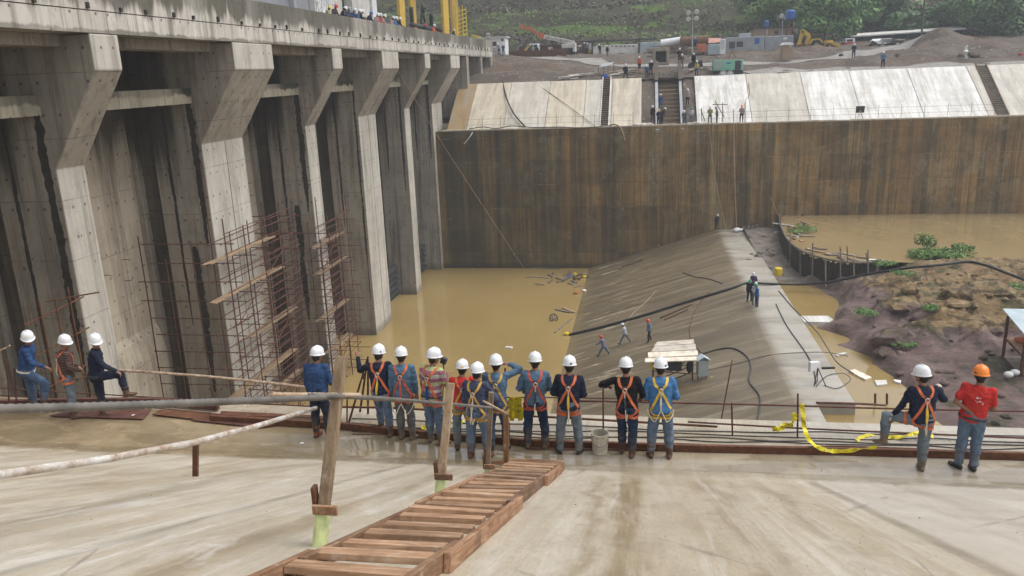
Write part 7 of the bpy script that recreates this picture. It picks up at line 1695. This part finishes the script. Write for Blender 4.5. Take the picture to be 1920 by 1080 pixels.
person('navy shirted man in orange harness raising his left hand', fl(722,818), 4, .98, 'navy', 'jeans', 'brown', 'white', dict(lean=4, side=-3, head=-12, nod=8, arms=[(D(.55,.35,-.25), D(.15,.25,1.0)), hang], legs=[(D(.02,.42,-1), D(.05,.15,-1)), (D(.02,.05,-1), D(.02,-.04,-1))], stance=.1), harness=('orange','orange'), lan=('yellow',-.3,0), group=G)
person('denim shirted man with red lower harness straps beside the striped shirt', fl(763,822), -2, .97, 'denim', 'grey', 'tan', 'white', dict(lean=3, head=4, nod=10, arms=[hang, hang], legs=[(D(.02,.02,-1), D(.0,-.03,-1)), (D(.04,.02,-1), D(.04,-.03,-1))], feet=(6,30)), harness=('orange','red'), lan=('red',0,2), group=G)
person('man in striped polo shirt with orange harness holding a camera up', fl(816,831), -14, 1.0, 'polo', 'jeans', 'tan', 'white', dict(lean=4, side=2, head=-20, nod=6, belt='dark', arms=[hang, (D(.3,.25,-1), D(-.35,.7,.45))], legs=[(D(.04,.14,-1), D(.02,.0,-1)), (D(.04,.06,-1), D(.03,-.08,-1))], feet=(6,45)), short=True, harness=('orange','orange'), lan=('blue',.1,0), group=G, bulk=1.13)
person('man in red shirt half hidden behind the steel blue shirt', fl(872,842), 4, .92, 'red', 'pale', 'brown', 'white', dict(lean=3, head=-4, nod=10, arms=[hang, rail1], legs=st), harness=('orange','gold'), group=G, extras=('print',))
person('man in steel blue shirt with gold harness, hand on hip beside the slim post', fl(899,859), -8, .96, 'steel', 'jeans', 'red', 'white', dict(lean=5, side=0, head=-8, nod=6, arms=[hang, (D(.55,.12,-.8), D(-.15,.55,-.75))], legs=[(D(.12,.02,-1), D(.06,-.04,-1)), (D(.12,.04,-1), D(.05,-.04,-1))]), harness=('gold','gold'), lan=('white',-.2,2), group=G, bulk=1.15)
person('denim shirted man in gold harness raising his right arm to his helmet', fl(936,843), 2, .97, 'denim', 'mid', 'dark', 'white', dict(lean=6, head=-6, nod=4, arms=[rail1, (D(.75,.3,.25), D(-.85,.35,.35))], legs=st), harness=('gold','gold'), group=G)
person('denim shirted man in red harness beside the yellow tape bundle', fl(1006,839), 2, .98, 'denim', 'dark', 'tan', 'white', dict(lean=4, head=4, nod=10, arms=[rail2, rail2], legs=[(D(.12,.02,-1), D(.04,-.03,-1)), (D(.14,.06,-1), D(.05,-.03,-1))], feet=(4,40)), harness=('red','red'), lan=('black',-.1,1), group=G, bulk=1.12)
person('navy shirted man with orange harness and yellow lanyard beside the bucket', fl(1068,849), 0, .98, 'navy', 'pale', 'dark', 'white', dict(lean=4, head=2, nod=10, arms=[front, front], legs=[(D(.14,.02,-1), D(.05,-.03,-1)), (D(.14,.02,-1), D(.05,-.03,-1))], feet=(22,18)), harness=('orange','orange'), lan=('yellow',.02,2), group=G, bulk=1.15)
person('dark navy shirted man resting his left elbow on a thin post, one heel lifted', fl(1176,856), -3, .98, 'black', 'dark', 'brown', 'white', dict(lean=6, side=-5, head=8, nod=12, arms=[(D(.85,.25,-.35), D(-.2,.8,-.2)), rail2], legs=[(D(.02,.22,-1), D(.0,.12,-1)), (D(.02,.03,-1), D(-.05,-.06,-1))], feet=(0,8)), harness=('orange','orange'), lan=('black',.15,1), group=G)
person('bright blue shirted man in yellow harness standing right of the bucket', fl(1238,857), 2, .98, 'sky', 'jeans', 'brown', 'white', dict(lean=3, head=-4, nod=8, arms=[front, front], legs=[(D(.13,.03,-1), D(.04,-.04,-1)), (D(.11,.02,-1), D(.04,-.04,-1))], feet=(10,6)), harness=('yellow','yellow'), lan=('white',0,2), group=G, bulk=1.13)
person('navy shirted man in orange harness lifting his left boot onto the rail', fl(1717,881), 6, .98, 'navy', 'pale', 'tan', 'white', dict(lean=5, side=3, head=24, nod=6, arms=[(D(.35,.2,-1), D(.35,.35,-.75)), (D(.55,.25,-.6), D(.15,.75,.35))], legs=[(D(.82,.55,-.12), D(.10,-.2,-1)), (D(-.02,.03,-1), D(.02,-.02,-1))], feet=(35,10)), harness=('orange','orange'), lan=('yellow',.02,1), gloves=True, group=G, bulk=1.15)
person('man in red shirt and orange helmet with his hand behind his hip', fl(1812,879), -16, .98, 'red', 'jeans', 'dark', 'orange', dict(lean=2, side=4, head=-4, nod=8, belt='dark', arms=[(D(.35,-.35,-.9), D(-.7,-.05,-.35)), rail1], legs=[(D(.04,.04,-1), D(.04,-.06,-1)), (D(.02,.10,-1), D(.0,-.12,-1))], feet=(40,-10)), short=True, group=G, extras=('print',), bulk=1.13)
# held or leaning things
cam_ = at(832, 676, Y=13.1); mb = MB(); mb.box((-.055,-.04,-.06), (.055,.04,.06), Matrix.Rotation(.4,3,'Y'), cam_); tag(mb.build('camera_bag', M['dkgrey'], loc=cam_, bevel=.015), 'dark camera case held up beside the striped shirt man', 'camera case')
bar('held_rod', [at(822,668,Y=13.0), at(832,690,Y=13.1), at(829,760,Y=13.2)], .01, 'black', 'thin dark rod held by the striped shirt man', 'rod')
# ---- mid distance on the slope and crest
def mid(label, x, y, yaw, shirt, pants, helmet, pose=None, h=1., boots='dark', plane=None, lod=1, group='men on the sluice slope', **k):
    p = at_apron(x, y) if plane is None else at(x, y, Z=plane)
    return person(label, p-V((0,0,.01)), yaw, h, shirt, pants, boots, helmet, pose, lod=lod, group=group, **k)
walk = [(D(.03,.32,-1), D(.02,-.02,-1)), (D(.03,-.18,-1), D(.02,-.4,-1))]
pull = [(D(.25,.55,-1), D(.15,.35,-1)), (D(.25,-.55,-1), D(.15,-.55,-1))]
mid('man in lilac shirt and orange helmet bracing to pull a line on the slope', 1132, 668, 70, 'lilac', 'jeans', 'red', dict(lean=14, nod=20, arms=[(D(.2,.6,-.5), D(0,.9,-.3)), (D(.2,.6,-.5), D(0,.9,-.3))], legs=pull))
mid('man in white shirt and white helmet pulling a line on the slope', 1172, 645, 75, 'white', 'pale', 'white', dict(lean=12, nod=20, arms=[(D(.2,.5,-.7), D(0,.9,-.4)), (D(.2,.5,-.7), D(0,.9,-.4))], legs=pull))
mid('man in pale blue shirt and orange helmet walking down the slope', 1217, 640, 120, 'pale', 'navy', 'red', dict(lean=3, nod=10, arms=[hang, hang], legs=walk))
mid('man in black standing at the edge of the crest group', 1405, 566, 170, 'black', 'black', 'green', dict(arms=[hang, hang], legs=st))
mid('man in white shirt in the middle of the crest group', 1414, 571, -150, 'white', 'pale', 'white', dict(arms=[front, front], legs=st))
mid('man in blue shirt and green helmet at the front of the crest group', 1419, 575, 100, 'sky', 'mid', 'green', dict(arms=[hang, front], legs=st))
mid('man in purple shirt and white helmet behind the crest group', 1412, 551, 160, 'purple', 'navy', 'white', dict(arms=[front, hang], legs=st))
mid('man in dark clothes standing alone at the far end of the crest', 1344, 431, 200, 'navy', 'black', 'white', dict(arms=[hang, hang], legs=st), lod=2)
# ---- wall top, chute and far bank
GW = 'workers on the far wall and bank'
def farp(label, x, y, Y, yaw, shirt, pants, helmet, pose=None, h=1.0, fit=True, **k):
    p = at(x, y, Y=Y); return person(label, p, yaw, h, shirt, pants, 'dark', helmet, pose or dict(arms=[hang, hang], legs=st), lod=2, group=GW, **k)
fr = dict(arms=[front, front], legs=st); bend = dict(lean=28, nod=35, arms=[(D(.2,.3,-1), D(0,.5,-.8))]*2, legs=st); wk = dict(arms=[hang, hang], legs=walk, lean=5)
farp('man in yellow vest on the wall top beside the grey shirted man', 1331, 231, 88.5, 170, 'khaki', 'grey', 'white', fr)
farp('man in grey shirt facing the yellow vest on the wall top', 1344, 232, 88.5, 80, 'grey', 'black', 'grey', fr)
farp('man with orange helmet standing alone on the wall top by the hose pipe', 1390, 229, 88.5, 180, 'pink', 'black', 'orange', dict(arms=[hang, front], legs=st))
farp('man in black with yellow helmet at the foot of the chute', 1235, 236, 88.3, 190, 'black', 'black', 'yellow', fr)
farp('man in black left of the chute foot', 1224, 229, 88.9, 160, 'black', 'black', 'white', dict(arms=[front, hang], legs=st))
farp('man in dark shirt bending behind the yellow helmet man', 1241, 232, 88.6, -60, 'navy', 'black', 'white', bend)
farp('man in blue overalls climbing the left part of the chute', 1239, 207, 90.4, 20, 'blue', 'blue' if False else 'mid', 'white', wk)
farp('man in grey patterned shirt right of the chute foot', 1283, 236, 88.4, 170, 'grey', 'mid', 'white', bend)
farp('man with green helmet right of the chute foot', 1296, 232, 88.6, 190, 'white', 'pale', 'green', fr)
farp('man walking down the earth strip right of the chute', 1289, 197, 91.6, 180, 'pink', 'black', 'white', wk)
farp('man in blue shirt crouched left of the chute head', 1213, 146, 96.8, 160, 'sky', 'navy', 'white', bend, .9)
farp('man in dark clothes behind the crouched blue shirt man', 1220, 141, 98, 190, 'black', 'black', 'white', bend)
farp('man in orange vest left of the chute head', 1199, 133, 104, 170, 'orange', 'black', 'white', dict(arms=[hang, hang], legs=walk))
farp('man in black standing at the facing edge near the white boards', 1173, 149, 96.8, 180, 'black', 'black', 'white', dict(arms=[hang, (D(.4,.1,-1), D(-.2,.3,-.6))], legs=[(D(.2,.05,-1), D(.12,-.02,-1))]*2))
farp('man in black right of the chute head, upper of two', 1274, 118, 104, 180, 'black', 'black', 'white', fr)
farp('man in brown shirt right of the chute head, lower of two', 1278, 130, 100, 190, 'brownstripe', 'grey', 'white', fr)
farp('man in dark clothes standing before the small dumper', 1300, 128, 100.5, 180, 'black', 'black', 'white', dict(arms=[hang, hang], legs=st))
farp('man in yellow vest standing below the small dumper', 1306, 143, 97.2, 185, 'khaki', 'mid', 'white', dict(arms=[front, hang], legs=walk))
farp('man in dark blue walking before the long white shed', 1139, 107, 128, 150, 'navy', 'mid', 'white', wk)
farp('man in black crouching by the long white shed', 1125, 103, 131, 160, 'black', 'black', 'white', bend)
farp('man in grey by the dark shed bay', 1101, 102, 133, 180, 'grey', 'black', 'white', fr)
farp('man in dark shirt beside the yellow box at the shed bay', 1096, 101, 134, 190, 'steel', 'black', 'white', fr)
farp('man in blue near the white cabin, right one', 944, 103, 121, 170, 'blue', 'mid', 'white', fr, .9)
farp('man in white near the white cabin, left one', 936, 103, 121, 160, 'white', 'mid', 'white', bend)
farp('man in dark clothes walking on the gravel road by the red truck', 1600, 109, 109, 175, 'navy', 'black', 'white', fr)
farp('man in pale blue shirt standing at the top of the pale facing', 1655, 127, 98, 150, 'sky', 'navy', 'white', fr)
farp('man in blue by the light mast foot', 1303, 92, 124, 180, 'blue', 'navy', 'grey', bend)
# ---- crowd on the dam deck leaning over the parapet (feet on the deck)
GD = 'people leaning on the dam parapet'
dk_ = [(619,22,'khaki','yellow','man in yellow vest with yellow helmet at the left of the parapet crowd'),(630,16,'brownstripe','red','man with red helmet in the parapet crowd'),(644,14,'navy','white','man in navy with white helmet right of the red helmet'),(656,21,'steel','grey','man with grey helmet leaning low over the parapet'),(664,16,'blue','white','tall man with white helmet behind the grey helmet'),(672,24,'denim','white','man in blue bending far over the parapet'),(680,26,'black','white','man in black bending over the parapet left of the blue helmet'),(695,27,'navy','blue','man with blue helmet in the parapet crowd'),(707,31,'pink','white','first of three white helmets right of the blue helmet'),(714,30,'red','white','middle of three white helmets right of the blue helmet'),(720,33,'pink','white','last of three white helmets right of the blue helmet'),(736,37,'pink','white','man in pale shirt near the right end of the crowd'),(744,38,'sky','white','man in light blue shirt near the right end of the crowd'),(750,36,'black','white','man in black at the right end of the crowd by the yellow leg')]
for k, (x, y, c, hm, l) in enumerate(dk_):
    p = at(x, y-2, X=-20.95); hz_ = p.z
    person(l, V((-21.2, p.y, 3.115)), -90+random.Random(k).uniform(-25,25), max(.97, min(1.08, (hz_-3.115)/1.50)), c, 'mid', 'dark', hm, dict(lean=(10, 18, 24)[k % 3], nod=30, head=0, arms=[(D(.3,.5,-1), D(-.1,.9,-.1))]*2, legs=st), lod=2, group=GD)
for x, y, c, hm, l in ((793,47,'navy','red','man with red helmet between the yellow crane legs'),(809,47,'orange','white','man in orange shirt between the yellow crane legs'),(847,57,'black','white','man in black beside the right yellow crane leg')):
    p = at(x, y, X=-21.3); person(l, V((-21.2, p.y, 3.115)), -95, max(.95, min(1.08, (p.z-3.115)/1.62)), c, 'mid', 'dark', hm, dict(lean=10, nod=18, arms=[(D(.3,.4,-1), D(-.1,.9,-.1))]*2, legs=st), lod=2, group=GD)
bpy.data.scenes.remove(WORK)
# ================================================================ LIGHT AND CAMERA
w = bpy.data.worlds.new('World'); SC.world = w; w.use_nodes = True; nt = w.node_tree
bg = nt.nodes['Background']; sk = nt.nodes.new('ShaderNodeTexSky'); sk.sky_type = 'NISHITA'; sk.sun_disc = False
EL, AZ = math.radians(60), math.radians(78)     # sun high, ahead and to the right
sk.sun_elevation = EL; sk.sun_rotation = AZ; sk.air_density = 1.0; sk.dust_density = 4.0; sk.ozone_density = 1.0
hs = nt.nodes.new('ShaderNodeHueSaturation'); hs.inputs['Saturation'].default_value = .30
nt.links.new(sk.outputs[0], hs.inputs['Color']); nt.links.new(hs.outputs[0], bg.inputs[0]); bg.inputs[1].default_value = .15
sd = V((math.sin(AZ)*math.cos(EL), math.cos(AZ)*math.cos(EL), math.sin(EL)))
ld_ = bpy.data.lights.new('sun', 'SUN'); ld_.energy = .85; ld_.angle = math.radians(50); ld_.color = (1, .985, .965)
so = bpy.data.objects.new('sun', ld_); COL.objects.link(so); so.rotation_euler = (-sd).to_track_quat('-Z', 'Y').to_euler(); so.location = (0, 0, 60)
cd_ = bpy.data.cameras.new('camera'); cd_.sensor_width = 36; cd_.lens = 36*FOC/1920; cd_.clip_end = 4000; cd_.clip_start = .05
co = bpy.data.objects.new('camera', cd_); COL.objects.link(co); co.matrix_world = CAMR.to_4x4(); SC.camera = co
SC.view_settings.view_transform = 'Standard'; SC.view_settings.look = 'None'; SC.view_settings.exposure = EXPO; SC.view_settings.gamma = 1
SC.cycles.max_bounces = 6; SC.cycles.diffuse_bounces = 3; SC.cycles.glossy_bounces = 3; SC.cycles.use_denoising = True
if HAZE:
    mb = MB(); mb.box((-260, -25, -29.5), (260, 330, 110)); o = mb.build('haze', [], None); 
    m = bpy.data.materials.new('haze'); m.use_nodes = True; t = m.node_tree; t.nodes.remove(t.nodes['Principled BSDF']); pv = t.nodes.new('ShaderNodeVolumePrincipled'); pv.inputs['Density'].default_value = HAZE; pv.inputs['Color'].default_value = (.86,.9,.95,1); pv.inputs['Anisotropy'].default_value = .2
    t.links.new(pv.outputs[0], t.nodes['Material Output'].inputs['Volume']); o.data.materials.append(m); o['kind'] = 'stuff'
